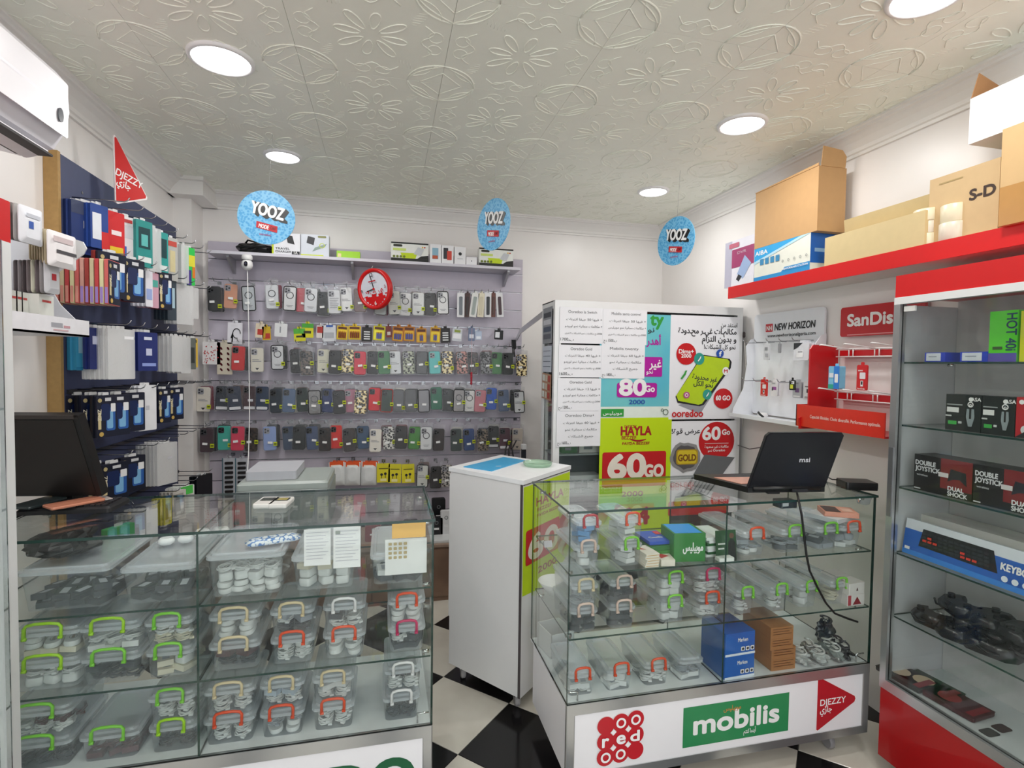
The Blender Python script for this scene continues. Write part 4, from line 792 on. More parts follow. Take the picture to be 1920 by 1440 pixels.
a, b_, c_ = P(1281, 1356, 1, YF), P(1479, 1330, 1, YF), P(1380, 1393, 1, YF); gz_ = (P(1281, 1328, 1, YF).z+P(1281, 1403, 1, YF).z)/2; gh = P(1281, 1328, 1, YF).z-P(1281, 1403, 1, YF).z
def mob(q):
    w_ = b_.x-a.x; q.w = .0006; q.rect(-w_/2, -gh/2, w_/2, gh/2, M('#2f8a55', .35)); q.txt('mobilis', 0, -gh*.2, .098, WHITE, w_*.8, bold=.045); q.txt('موبيليس', -w_*.05, gh*.27, .025, M('#c98a4a'), .07); q.txt('أينما كنتم', w_*.12, -gh*.38, .022, WHITE, .05)
sign(CR, 'green_name_sign', FY((a.x+b_.x)/2-rcx, yfl+.0008, gz_), mob)
tA, tB, tC = P(1534, 1271, 1, YF), P(1532, 1370, 1, YF), P(1604, 1307, 1, YF)
def djz(q):
    q.w = .0006; w_ = tC.x-tA.x; h_ = tA.z-tB.z
    def tr(s, m):
        q.poly([(-w_/2*s+.0, -h_/2*s+.004), (-w_/2*s+.006, -h_/2*s), (w_/2*s-.004, -.012*s), (w_/2*s, 0), (w_/2*s-.004, .010*s), (-w_/2*s+.008, h_/2*s), (-w_/2*s, h_/2*s-.006)], m)
    tr(1.03, M('#f6eeee')); tr(1., M('#b9202c', .35)); q.txt('DJEZZY', -w_*.42, -.008, .034, WHITE, w_*.66, 'l').txt('جازي', -w_*.42, -.035, .034, WHITE, w_*.3, 'l', bold=.03)
sign(CR, 'red_triangle_emblem', FY((tA.x+tC.x)/2-rcx, yfl+.0008, (tA.z+tB.z)/2), djz)
# ---------------------------------------------------------------- storage boxes
COL = {'lime': '#a4d81e', 'green': '#7fce3a', 'orange': '#e4512a', 'beige': '#d9c6a0', 'pink': '#c2245e', 'white': '#e8e6e8', 'red': '#b51a28', 'peach': '#dcc0b4', None: None}
def box_body(w_, d_, h_):
    q = MB(); k = .86
    F = Matrix()
    o1 = rrect(w_*k, d_*(k+.04), .014, 3); o2 = rrect(w_*.97, d_*.97, .018, 3)
    q.loft(F, [(o1, 0), (o1, .001)], BOXP, True)
    n = len(o1); vs = [(x, y, 0) for x, y in o1]+[(x, y, h_-.014) for x, y in o2]+[(x, y, h_-.014) for x, y in rrect(w_, d_, .018, 3)]+[(x, y, h_-.02) for x, y in rrect(w_, d_, .018, 3)]
    q.add(vs, [(r*n+i, r*n+(i+1) % n, (r+1)*n+(i+1) % n, (r+1)*n+i) for r in range(3) for i in range(n)], BOXP, True)
    return q.mesh('tub')
def box_lid(w_, d_, h_):
    q = MB(); z = h_-.013
    q.loft(Matrix(), [(rrect(w_+.002, d_+.002, .018, 3), z-.004), (rrect(w_+.002, d_+.002, .018, 3), z+.005), (rrect(w_-.016, d_-.016, .016, 3), z+.006), (rrect(w_-.02, d_-.02, .016, 3), z+.012), (rrect(w_-.034, d_-.034, .012, 3), z+.012), (rrect(w_-.038, d_-.038, .012, 3), z+.006)], LIDP, False)
    return q.mesh('lid')
def box_handle(col, w_):
    q = MB(); m = M(COL[col], .35, var=.03); a = w_*.26
    q.tube([(-a, 0, -.012), (-a, 0, .016), (-a*.86, -.002, .024), (-a*.4, -.004, .028), (a*.4, -.004, .028), (a*.86, -.002, .024), (a, 0, .016), (a, 0, -.012)], .0052, m, 6, flat=.85)
    q.tube([(-a-.004, 0, -.012), (-a+.006, 0, -.012)], .005, m, 6); q.tube([(a-.006, 0, -.012), (a+.004, 0, -.012)], .005, m, 6)
    return q.mesh('handle')
def coil_mesh(col, s=1., loops=3):
    q = MB(); m = M(col, .4); pts = []
    for i in range(loops*12): t_ = 2*math.pi*i/12; pts.append(((.026+.003*math.sin(i*1.7))*s*math.cos(t_), (.020+.003*math.cos(i*1.3))*s*math.sin(t_), .003+.0035*i/12))
    q.tube(pts, .0022, m, 5); q.b(-.026*s-.004, -.02, .003, -.026*s+.006, -.008, .009, m); return q.mesh('cable')
def brick_mesh(col):
    q = MB(); q.loft(Matrix(), [(rrect(.034, .042, .008, 3), 0), (rrect(.038, .046, .009, 3), .004), (rrect(.038, .046, .009, 3), .02), (rrect(.034, .042, .008, 3), .024)], M(col, .35), True)
    q.b(-.006, .023, .010, -.003, .036, .014, STEEL); q.b(.003, .023, .010, .006, .036, .014, STEEL); q.F = FZ(0, 0, .0243); q.rect(-.01, -.008, .012, .010, M('#b9babf')); return q.mesh('plug')
def oval_mesh(col):
    q = MB(); q.loft(Matrix(), [(rrect(.06, .036, .017, 4), 0), (rrect(.064, .04, .019, 4), .006), (rrect(.06, .036, .017, 4), .014)], M(col, .35), True)
    q.F = FZ(0, 0, .0145); q.ring(0, 0, .011, .013, M('#8a8a94'), k=.7).rect(-.010, -.004, .010, .003, M('#9a8a78')); return q.mesh('reel')
def flat_mesh(col):
    q = MB(); q.b(-.028, -.02, 0, .028, .02, .016, M(col, .45)); q.F = FZ(0, 0, .0163); q.rect(-.018, -.01, .018, .008, M('#d0d2d6' if sum(hx(col)) < 1.2 else '#a9acb2')); return q.mesh('carton')
KIND = {'coil': (coil_mesh, 'charging_cable', 'cable', .012), 'plug': (brick_mesh, 'charger_plug', 'charger', .026), 'oval': (oval_mesh, 'cable_reel', 'cable reel', .016), 'flat': (flat_mesh, 'small_carton', 'small box', .018)}
WORD = {'#ebebe8': 'white', '#e9dfc6': 'cream', '#23262e': 'black', '#5a2a30': 'maroon', '#c9d6e2': 'pale blue', '#e8e2d0': 'cream', '#33363e': 'dark grey', '#a9adb3': 'grey'}
def fill(x, y, z, w_, d_, h_, items, where):
    """loose goods piled inside a box, the pile highest at the front"""
    nx = max(1, int(w_*.84/.041)); ny = max(1, int((d_*.88-.01)/.063)); cell = {(i, j): 0. for i in range(nx) for j in range(ny)}
    for kind, col, n in items:
        fn, nm, cat, th = KIND[kind]; me = cached((kind, col), lambda: fn(col))
        lab = f'{WORD[col]} {nm.replace("_", " ")} inside {where}'
        for i in range(int(n*1.6+.5)):
            ok = [c for c in cell if cell[c]+th < h_-.018]
            if not ok: break
            c = min(ok, key=lambda c_: cell[c_]+.016*c_[1]+U(0, .006)); z0_ = cell[c]; cell[c] += th+.0015
            px_ = x+(c[0]-(nx-1)/2)*(w_*.82/nx); py_ = y-d_*.44+.036+c[1]*.063+U(-.002, .002)
            put(nm, me, None, (px_, py_, z+.003+z0_), (R(U(-7, 7)), R(U(-7, 7)), (0 if kind == 'plug' else math.pi/2)+R(U(-32, 32))), label=lab, category=cat, group=f'{nm.replace("_", " ")}s inside {where}')
def storage(x, y, z, w_, d_, h_, hcol, label, items, where, lid=True, rz=0., mat_rows=None):
    """clear tub with lid and a coloured carrying handle at its front"""
    t = thing('storage_box', label, 'plastic box', (x, y, z), rz, 'clear plastic storage boxes in the counters')
    key = (round(w_, 3), round(d_, 3), round(h_, 3))
    put('tub', cached(('tub',)+key, lambda: box_body(w_, d_, h_)), t)
    if lid: put('lid', cached(('lid',)+key, lambda: box_lid(w_, d_, h_)), t)
    if hcol:
        put('handle', cached(('hd', hcol, round(w_, 3)), lambda: box_handle(hcol, w_)), t, (0, -d_/2-.005, h_-.008), (R(-6), 0, 0), label=None)
    fill(x, y, z, w_, d_, h_, items, where)
    return t
Wt, Bk, Mr, Cr_, PB, Dg, Gy = '#ebebe8', '#23262e', '#5a2a30', '#e9dfc6', '#c9d6e2', '#33363e', '#a9adb3'
def sbox(px, py, lev, hcol, lab, items, where, w_=.118, d_=.22, h_=.083, up=0, y0=None, lid=True):
    """box whose handle shows at column px; lev = shelf index; up = 1 when it stands on another box"""
    yfr = (y0 or YF+.03); x = min(P(px, py, 1, yfr).x, 1.80-w_/2); z = SHZ[lev]+up*.0845
    return storage(x, yfr+d_/2+.008, z, w_, d_, h_, hcol, lab, items, where, lid)
wb = [  # left counter, middle and bottom shelves: column, row, shelf, stacked?, handle
    (78, 1185, 1, 1, 'lime', 'handled box with a lime handle, upper one at the far left of the middle shelf', [('flat', Cr_, 4), ('oval', Wt, 3)], 'the upper far left middle-shelf box'),
    (78, 1245, 1, 0, 'lime', 'handled box with a lime handle, lower one at the far left of the middle shelf', [('plug', Wt, 4), ('coil', Wt, 3)], 'the lower far left middle-shelf box'),
    (200, 1180, 1, 1, 'lime', 'lime handled box, upper one of the second column, middle shelf', [('flat', Wt, 2), ('coil', Wt, 4), ('flat', PB, 1)], 'the upper second column middle-shelf box'),
    (202, 1235, 1, 0, 'green', 'green handled box of dark goods, lower one of the second column, middle shelf', [('coil', Bk, 5), ('flat', Dg, 2)], 'the lower second column middle-shelf box'),
    (312, 1168, 1, 1, 'green', 'green handled box left of the divider, upper one on the middle shelf', [('coil', Cr_, 4), ('coil', Wt, 4)], 'the upper box left of the divider'),
    (314, 1222, 1, 0, 'green', 'green handled box left of the divider, lower one on the middle shelf', [('flat', Cr_, 3), ('plug', Wt, 3)], 'the lower box left of the divider'),
    (437, 1160, 1, 1, 'beige', 'beige handled box of white oval reels right of the divider', [('oval', Wt, 9)], 'the beige handled box right of the divider'),
    (437, 1208, 1, 0, 'beige', 'beige handled box of dark goods right of the divider, lower one', [('coil', Bk, 4), ('flat', Mr, 3)], 'the lower box right of the divider'),
    (546, 1152, 1, 1, 'beige', 'beige handled box above an orange handled one, middle shelf', [('coil', Dg, 3), ('coil', Wt, 2), ('flat', Gy, 2)], 'the beige handled box above the orange one'),
    (547, 1198, 1, 0, 'orange', 'orange handled box of white cables below a beige handled one', [('coil', Wt, 6), ('oval', Wt, 2)], 'the orange handled box below the beige one'),
    (645, 1140, 1, 1, 'white', 'cloudy box with a pale handle, upper one in the third column right of the divider', [('coil', Wt, 3), ('flat', Dg, 1)], 'the pale handled box in the third column'),
    (645, 1186, 1, 0, 'orange', 'orange handled box of round white reels, third column right of the divider', [('oval', Wt, 5), ('coil', Wt, 2)], 'the orange handled box in the third column'),
    (763, 1128, 1, 1, 'orange', 'orange handled box at the right end of the middle shelf', [('oval', Wt, 6), ('coil', Wt, 1)], 'the right end orange handled box'),
    (763, 1180, 1, 0, 'pink', 'magenta handled box at the right end of the middle shelf', [('flat', Dg, 3), ('coil', Wt, 1), ('flat', Wt, 1)], 'the magenta handled box at the right end'),
    (62, 1345, 0, 1, 'green', 'green handled box on another box, far left of the bottom shelf', [('coil', Wt, 5), ('coil', Mr, 2)], 'the far left bottom-shelf upper box'),
    (62, 1400, 0, 0, 'green', 'green handled box at the far left corner of the bottom shelf', [('coil', Dg, 5)], 'the far left bottom-shelf lower box'),
    (200, 1390, 0, 0, 'green', 'single low green handled box of dark red goods on the bottom shelf', [('flat', Mr, 3), ('coil', Mr, 3)], 'the single low bottom-shelf box'),
    (318, 1312, 0, 1, 'green', 'bright green handled box of white cables left of the divider, bottom shelf', [('coil', Wt, 7), ('coil', Bk, 2)], 'the bottom-shelf upper box left of the divider'),
    (320, 1372, 0, 0, 'lime', 'lime handled box of black goods left of the divider, bottom shelf', [('coil', Bk, 6), ('flat', Dg, 3)], 'the bottom-shelf lower box left of the divider'),
    (427, 1308, 0, 1, 'beige', 'beige handled box of white cables right of the divider, bottom shelf', [('coil', Wt, 7)], 'the bottom-shelf beige box right of the divider'),
    (427, 1357, 0, 0, 'orange', 'orange handled box of white cables right of the divider, bottom shelf', [('coil', Wt, 6), ('plug', Wt, 2)], 'the bottom-shelf orange box right of the divider'),
    (527, 1298, 0, 1, 'beige', 'beige handled box, second column right of the divider, bottom shelf', [('coil', Wt, 3), ('flat', PB, 2)], 'the second column bottom-shelf beige box'),
    (527, 1342, 0, 0, 'orange', 'orange handled box of grey-green cables, second column, bottom shelf', [('oval', Wt, 3), ('coil', Gy, 5)], 'the second column bottom-shelf orange box'),
    (624, 1282, 0, 1, 'beige', 'beige handled box, third column right of the divider, bottom shelf', [('coil', Wt, 3), ('flat', Wt, 2), ('plug', Wt, 2)], 'the third column bottom-shelf beige box'),
    (624, 1330, 0, 0, 'orange', 'orange handled box, third column right of the divider, bottom shelf', [('coil', Wt, 8)], 'the third column bottom-shelf orange box'),
    (756, 1260, 0, 1, 'white', 'white handled box of white and black cables at the right end, bottom shelf', [('coil', Wt, 5), ('coil', Bk, 3)], 'the white handled upper box at the right end'),
    (753, 1312, 0, 0, 'white', 'white handled box of black goods at the right end, bottom shelf', [('coil', Bk, 7)], 'the white handled lower box at the right end'),
]
for px, py, lev, up, hc, lab, items, where in wb:
    wd = .165 if px < 100 else .15 if px < 250 else .125 if px < 400 else .14 if px < 500 else .125 if px < 700 else .115
    sbox(px, py, lev, hc, lab, items, where, w_=wd, up=up, y0=YF+.03+(.005 if up else 0))
# top shelf of the left counter: big boxes
def bbox(px0, px1, lab, items, where, w=None, hcol=None, h_=.125, d_=.3, y0=YF+.04, lid=True):
    a, b_ = P(px0, 1100, 1, y0).x, P(px1, 1100, 1, y0).x
    return storage((a+b_)/2, y0+d_/2, SHZ[2], b_-a, d_, h_, hcol, lab, items, where, lid)
bbox(28, 205, 'large clear box of black goods carrying a black bag, top shelf far left', [('flat', Bk, 8), ('flat', Dg, 4)], 'the large box under the black bag', h_=.12)
bbox(222, 365, 'large clear box of black adapters with white pieces on its lid', [('flat', Bk, 6), ('plug', Bk, 3)], 'the large box left of the divider', h_=.11)
bbox(384, 532, 'large clear box heaped with white chargers right of the divider', [('oval', Wt, 10), ('plug', Wt, 8), ('coil', Wt, 8)], 'the large box of white chargers', h_=.13)
bbox(545, 668, 'large clear box of white pieces behind the papers on the glass', [('plug', Wt, 6), ('coil', Wt, 6), ('flat', Cr_, 2)], 'the large box behind the papers', h_=.11)
bbox(694, 800, 'clear box of dark goods at the right end of the top shelf', [('flat', Dg, 5), ('flat', Wt, 2)], 'the right end top-shelf box', h_=.10)
# things lying on those lids
zt = SHZ[2]+.119
p = P(115, 1060, 1, 1.78)
t = thing('black_bag', 'rumpled black bag lying on the large box at the left counter top shelf', 'bag', (p.x, 1.79, zt+.001)); blob(.085, .09, .036, M('#1b1a1c', .45, bump=1., scale=25), 11, .35).build('bag_body', t)
for k in range(4):
    o = put('earbud_case', cached('eb', lambda: (lambda q: q.loft(Matrix(), [(rrect(.03, .024, .011, 4), 0), (rrect(.046, .034, .016, 4), .006), (rrect(.046, .034, .016, 4), .014), (rrect(.034, .024, .011, 4), .021)], M('#f4f4f6', .2), True).mesh('earbud_case'))(MB())), None,
            (P(312+34*k, 1018, 1, 1.86).x, 1.86+.012*(k % 2), SHZ[2]+(.109 if k < 2 else .129)*1+.001), (0, 0, U(-.4, .4)), label=f'glossy white rounded earphone case, {ORD[k+1]} from left along the box lids', category='earphone case', group='white earphone cases on the box lids')
# papers behind the front glass
def paper(px0, px1, pyt, pyb, lab, fn=None, y=YF+.022, col='#f2f1f2', nm='paper_sheet', cat='paper', lean=0):
    a, b_ = P(px0, (pyt+pyb)/2, 1, y), P(px1, (pyt+pyb)/2, 1, y); h_ = P((px0+px1)/2, pyt, 1, y).z-P((px0+px1)/2, pyb, 1, y).z; w_ = b_.x-a.x
    t = thing(nm, lab, cat, ((a.x+b_.x)/2, y, (a.z+b_.z)/2), rot=(R(lean), 0, 0))
    q = MB(); q.b(-w_/2, -.0008, -h_/2, w_/2, .0008, h_/2, M(col, .6)); q.build('sheet', t)
    if fn: q = MB(FY(0, -.001, 0)); fn(q, w_, h_); q.build('print', t)
    return t
def lines(n=9, col='#c2c0cc'):
    def f(q, w_, h_):
        for k in range(n): q.rect(-w_*.42, h_*.4-k*h_*.8/n, w_*(.42-.1*(k % 3)), h_*.4-k*h_*.8/n+.0015, M(col))
    return f
paper(570, 620, 992, 1060, 'white printed sheet taped behind the counter glass, left of two', lines())
paper(625, 676, 988, 1064, 'white printed sheet taped behind the counter glass, right of two', lambda q, w_, h_: (lines(10)(q, w_, h_), q.rect(-w_*.42, h_*.34, -w_*.25, h_*.42, M('#9aa09a'))))
paper(735, 798, 978, 1008, 'yellow orange paper tag hanging inside the right end of the counter', None, YF+.02, '#f0b95a')
paper(722, 800, 1010, 1076, 'clear bag with a woven beige print at the counter right end', lambda q, w_, h_: [q.rr(-w_*.42+k % 4*w_*.12, -h_*.05+(k//4)*h_*.13, -w_*.34+k % 4*w_*.12, h_*.03+(k//4)*h_*.13, .002, M('#b9a67c')) for k in range(16)] and None, YF+.03, '#e8e8e8')
t = thing('charger_bag', 'white and blue crumpled pack leaning on the large white-charger box', 'bag', (P(513, 1020, 1, 1.76).x, 1.76, SHZ[2]+.1305), .3)
q = MB(); q.loft(Matrix(), [(rrect(.15, .05, .02, 3), 0), (rrect(.16, .06, .02, 3), .008), (rrect(.12, .03, .01, 3), .016)], M2('blue_speckled_wrap', '#e8ecf2', '#4f7fc0', 90, (.5, .62), .25), True); q.build('pouch', t)
# ---------------------------------------------------------------- on the left counter
# monitor seen from behind
A_, B_ = P(30, 936, 2, TOP+.03), P(193, 934, 2, TOP+.03)
mx, my = (A_.x+B_.x)/2, (A_.y+B_.y)/2
ang = math.atan2(B_.y-A_.y, B_.x-A_.x)
t = thing('monitor', 'black flat monitor on the left counter with a dusty dark face', 'monitor', (mx, my, TOP+.004), ang)
wm = (B_-A_).length
F = fr((0, 0, .035), (1, 0, 0), (0, -.20, 1))
MK = M('#1a1514', .32, var=.2)
hm = .27
q = MB(); q.ext(F, [(-wm/2, 0), (wm/2, 0), (wm/2-.035, hm), (-wm/2, hm)], -.03, 0, M('#0f0d0d', .4)); q.ext(F, [(-wm/2, hm-.012), (wm/2-.035, hm-.012), (wm/2-.036, hm), (-wm/2, hm)], 0, .004, M('#3a3432', .4)); q.ext(F, [(wm/2-.014, 0), (wm/2, 0), (wm/2-.034, hm), (wm/2-.048, hm)], 0, .004, BLACK); q.build('housing', t)
q = MB(); q.ext(F, [(-wm/2+.01, .012), (wm/2-.02, .012), (wm/2-.052, hm-.016), (-wm/2+.01, hm-.016)], 0, .0015, MK); q.build('screen', t)
q = MB(); q.b(-.03, .01, 0, .03, .06, .06, BLACK); q.ext(FZ(0, .045, 0), rrect(.2, .10, .03, 4), 0, .01, BLACK); q.build('stand', t)
# keyboard with keys
a, b_ = P(38, 968, 2, TOP+.004), P(196, 962, 2, TOP+.004)
t = thing('keyboard', 'black computer keyboard lying in front of the monitor', 'keyboard', ((a.x+b_.x)/2, a.y+.065, TOP+.004), math.atan2(b_.y-a.y, b_.x-a.x))
kw = (b_-a).length+.03; q = MB(); q.loft(Matrix(), [(rrect(kw, .13, .01, 3), 0), (rrect(kw, .13, .01, 3), .012), (rrect(kw-.01, .12, .01, 3), .018)], BLK2, False); q.build('keyboard_body', t)
q = MB()
for r_ in range(5):
    for c_ in range(14): q.b(-kw/2+.014+c_*(kw-.028)/14, -.05+r_*.02, .018, -kw/2+.011+(c_+1)*(kw-.028)/14, -.034+r_*.02, .023, M('#2a2729', .4))
q.build('keys', t, kind='stuff')
def slab(name, lab, cat, px, py, w_, d_, h_, col, z=TOP+.004, rz=0., top=None, rough=.3, rx=0):
    p = P(px, py, 2, z); t = thing(name, lab, cat, (p.x, p.y, z), rot=(rx, 0, rz))
    q = MB(); q.loft(Matrix(), [(rrect(w_-.003, d_-.003, .006, 3), 0), (rrect(w_, d_, .008, 3), h_*.3), (rrect(w_, d_, .008, 3), h_*.8), (rrect(w_-.003, d_-.003, .006, 3), h_)], M(col, rough), False); q.build('body', t)
    if top: q = MB(FZ(0, 0, h_+.0003)); top(q, w_, d_); q.build('face', t)
    return t
slab('smartphone', 'dark phone lying on the left counter behind the keyboard', 'phone', 72, 945, .075, .13, .008, '#2a3436', z=TOP+.028, rz=-.3)
slab('smartphone', 'copper pink phone lying on the keyboard edge', 'phone', 140, 945, .07, .14, .008, '#d0896e', z=TOP+.028, rz=-.75, rough=.2)
slab('smartphone', 'pale grey phone under the copper pink phone', 'phone', 156, 943, .07, .14, .006, '#b9aca6', z=TOP+.0225, rz=-.8)
for k, (px, scr) in enumerate(((500, '#4a524c'), (528, '#b5a860'))):
    slab('payment_terminal', f'small white handset with a {"dark" if k == 0 else "yellowish"} screen on the counter glass', 'handset', px, 946, .058, .10, .014, '#ecebe6', rz=-.12, top=lambda q, w_, d_, scr=scr: q.rr(-w_*.36, -d_*.05, w_*.36, d_*.36, .004, M('#20221f', .2)).rr(-w_*.28, .0, w_*.28, d_*.3, .003, M(scr, .2)))
# printer behind the counter
a, b_ = P(472, 985, 1, 2.2), P(606, 985, 1, 2.2)
t = thing('printer', 'grey flatbed printer standing behind the left counter', 'printer', ((a.x+b_.x)/2-.02, 2.36, .82))
# desk for it
w_ = b_.x-a.x+.08
q = MB(); q.loft(Matrix(), [(rrect(w_, .32, .015, 3), 0), (rrect(w_, .32, .015, 3), .155), (rrect(w_-.01, .31, .015, 3), .16)], M('#8b9492', .4), False); q.build('body', t)
q = MB(); q.loft(Matrix(), [(rrect(w_*.98, .31, .012, 3), .161), (rrect(w_*.98, .31, .012, 3), .182), (rrect(w_*.94, .28, .02, 3), .19)], M('#9fa8a4', .35), False); q.build('lid', t)
q = MB(); q.loft(Matrix(), [(rrect(w_*.55, .24, .01, 3, -w_*.15, .01), .191), (rrect(w_*.55, .24, .01, 3, -w_*.15, .01), .225)], M('#b4b6bd', .5), False); q.build('grey_pad', t)
q = MB(FY(-.02, -.1605, .12)); q.txt('Canon', 0, 0, .022, INK, .05); q.build('lettering', t)
q = MB(); q.b(-w_*.4, -.2, .0, w_*.4, -.161, .012, M('#5a605f')); q.build('paper_tray', t)
DK = thing('side_desk', 'low white desk behind the left counter under the printer', 'desk', ((a.x+b_.x)/2-.02, 2.36, 0))
q = MB(); q.b(-.28, -.19, .79, .28, .19, .82, M('#b9b6bc', .5)); q.build('desk_top', DK)
for sx in (-1, 1):
    for sy in (-1, 1): q = MB(); q.b(sx*.26-.02, sy*.17-.015, 0, sx*.26+.02, sy*.17+.015, .79, M('#7d7a80', .5)); q.build('leg', DK)
# low wooden base along the back wall with small stock on it
BW = thing('drawer_base', 'low brown wooden drawer base below the slat wall', 'cabinet', (-.07, 3.52, 0))
Wd = M2('walnut_grain', '#6b5344', '#8a6f5c', 5, (.3, .7), .5, 'noise')
q = MB(); q.b(-1.02, -.225, .0, 1.01, .22, .34, Wd); q.b(-1.03, -.235, .34, 1.02, .222, .356, M('#9a8474', .5)); q.build('carcass', BW)
for k in range(4): q = MB(); q.b(-1.01+k*.505, -.232, .03, -.51+k*.505, -.2251, .325, Wd); o = q.build('drawer_front', BW); q = MB(); q.tube([(-.81+k*.505, -.235, .25), (-.81+k*.505, -.25, .25), (-.71+k*.505, -.25, .25), (-.71+k*.505, -.235, .25)], .004, STEEL, 6); q.build('handle', o)
for k, (px, py, w_, h_, col, word) in enumerate([(818, 985, .08, .13, '#17181c', 'black'), (836, 985, .07, .17, '#dfe0e2', 'white'), (770, 985, .09, .12, '#26282e', 'dark'), (822, 950, .09, .22, '#101114', 'tall black'), (700, 985, .1, .1, '#7c3a3e', 'dusty red'), (640, 985, .09, .14, '#3a4a5c', 'slate blue'), (580, 985, .09, .12, '#8a8f94', 'grey')]):
    y = 3.44+.13*(k == 3); x = P(px, py, 1, y).x
    t = thing('phone_case', f'{word} boxed phone case standing on the low wooden base', 'phone case', (x, y, .3565), group='boxed cases on the wooden base')
    q = MB(); q.ext(FY(0, 0, h_/2), rrect(w_, h_, .01, 3), -.02, .02, M(col, .35)); q.build('carton', t)
    q = MB(FY(0, -.0203, h_/2)); q.rect(-w_*.2, -h_*.1, w_*.2, .0, M('#e9e9ea')); q.ring(0, h_*.25, .008, .012, M('#77787c')); q.build('label', t)
slab('paper_pad', 'white pad lying on the low wooden base near the gap', 'paper', 823, 1013, .16, .12, .02, '#d9dcdc', z=.3565)
# ---------------------------------------------------------------- right counter stock
def rb(px, lev, up, hc, lab, items, where, w_=.1, h_=.083, d_=.22, yo=0):
    return sbox(px, 0 or 1100, lev, hc, lab, items, where, w_=w_, d_=d_, h_=h_, up=up, y0=YF+.028+yo)
BL = '#5f9fd8'; WORD[BL] = 'light blue'
for a in [
    (1106, 2, 1, 'red', 'dark red handled box at the left end of the right counter, top shelf', [('flat', BL, 3), ('coil', Wt, 2)], 'the dark red handled box'),
    (1103, 2, 0, 'peach', 'peach handled box under the dark red handled one, right counter', [('plug', Wt, 4), ('coil', Wt, 2)], 'the peach handled box under the dark red one'),
    (1185, 2, 1, 'orange', 'orange handled box of white cartons, upper one, right counter top shelf', [('flat', Wt, 6)], 'the orange handled box above the green handled one'),
    (1184, 2, 0, 'green', 'green handled box under an orange handled one, right counter top shelf', [('flat', Wt, 4), ('plug', Wt, 2)], 'the green handled box under the orange one'),
    (1100, 1, 1, 'beige', 'cloudy empty looking box at the left end of the right counter middle shelf', [('coil', Gy, 1)], 'the upper left middle-shelf box of the right counter'),
    (1100, 1, 0, 'peach', 'peach handled box of black goods, lower left on the right counter middle shelf', [('flat', Bk, 8)], 'the peach handled box of black goods'),
    (1172, 1, 1, 'peach', 'peach handled box of black labelled goods, upper, right counter middle shelf', [('flat', Bk, 7), ('plug', Bk, 2)], 'the upper box of black labelled goods'),
    (1172, 1, 0, 'peach', 'peach handled box of black labelled goods, lower, right counter middle shelf', [('flat', Bk, 7)], 'the lower box of black labelled goods'),
    (1268, 1, 1, 'green', 'green handled box of white plugs, upper, right counter middle shelf', [('plug', Wt, 5), ('flat', Wt, 1)], 'the upper box of white plugs'),
    (1268, 1, 0, 'green', 'green handled box of white plugs, lower, right counter middle shelf', [('plug', Wt, 5), ('coil', Wt, 1)], 'the lower box of white plugs'),
    (1338, 1, 1, 'pink', 'magenta handled box of white cables, right counter middle shelf', [('coil', Wt, 6)], 'the magenta handled box of the right counter'),
    (1338, 1, 0, 'orange', 'orange handled box below the magenta one, right counter middle shelf', [('coil', Wt, 3), ('flat', Wt, 2)], 'the orange box below the magenta one'),
    (1097, 0, 0, 'orange', 'orange handled box, leftmost on the right counter bottom shelf', [('coil', Wt, 2), ('flat', Wt, 2)], 'the leftmost bottom box of the right counter'),
    (1170, 0, 0, 'orange', 'orange handled box, second on the right counter bottom shelf', [('flat', Wt, 2), ('plug', Wt, 3)], 'the second bottom box of the right counter'),
    (1240, 0, 0, 'orange', 'orange handled box of white cables, third on the right counter bottom shelf', [('coil', Wt, 6)], 'the third bottom box of the right counter'),
    (1305, 0, 0, None, 'box without a handle beside the blue cartons, right counter bottom shelf', [('flat', Wt, 2), ('coil', Gy, 3)], 'the bottom box without a handle')]:
    rb(*a, w_=.092 if a[0] < 1200 and a[1] == 2 else .098)
for a in [
    (1418, 2, 0, 'orange', 'red handled box with a round white reel, right half of the top shelf', [('oval', Wt, 1), ('coil', Gy, 3), ('flat', Gy, 2)], 'the red handled box right of the divider'),
    (1490, 2, 0, 'green', 'green handled box, second from the divider, right counter top shelf', [('flat', Dg, 2), ('coil', Gy, 2)], 'the green handled box second from the divider'),
    (1556, 2, 0, 'green', 'green handled box, third from the divider, right counter top shelf', [('flat', Gy, 2), ('flat', Dg, 1)], 'the green handled box third from the divider'),
    (1622, 2, 0, 'orange', 'orange handled box at the right end of the right counter top shelf', [('flat', Wt, 2), ('plug', Gy, 2)], 'the orange handled box at the far right end'),
    (1404, 1, 0, 'green', 'green handled box just right of the divider, middle shelf', [('coil', Wt, 4)], 'the green handled box just right of the divider'),
    (1468, 1, 0, 'green', 'green handled box with a white carton in front, middle shelf right half', [('coil', Wt, 3), ('flat', Wt, 2)], 'the middle-shelf box with a white carton'),
    (1524, 1, 0, 'green', 'green handled box of white plugs, third of the right half middle shelf', [('plug', Wt, 4)], 'the third right-half middle-shelf box'),
    (1580, 1, 0, 'green', 'green handled box of cream cables, fourth of the right half middle shelf', [('coil', Cr_, 4)], 'the fourth right-half middle-shelf box')]:
    rb(*a, w_=.105 if a[1] == 2 else .085, h_=.088, d_=.3)
def cbox(px, lev, w_, d_, h_, col, name, lab, front=None, top=None, yo=.03, zb_=0, rz=0., cat='box', grp=None, rough=.45, px_y=None):
    y = YF+yo; x = min(P(px, 1100, 1, y).x, 1.798-w_/2)
    return carton(name, lab, cat, x, y+d_/2, SHZ[lev]+zb_+.0005, w_, d_, h_, M(col, rough) if isinstance(col, str) else col, front=front, top=top, rz=rz, group=grp)
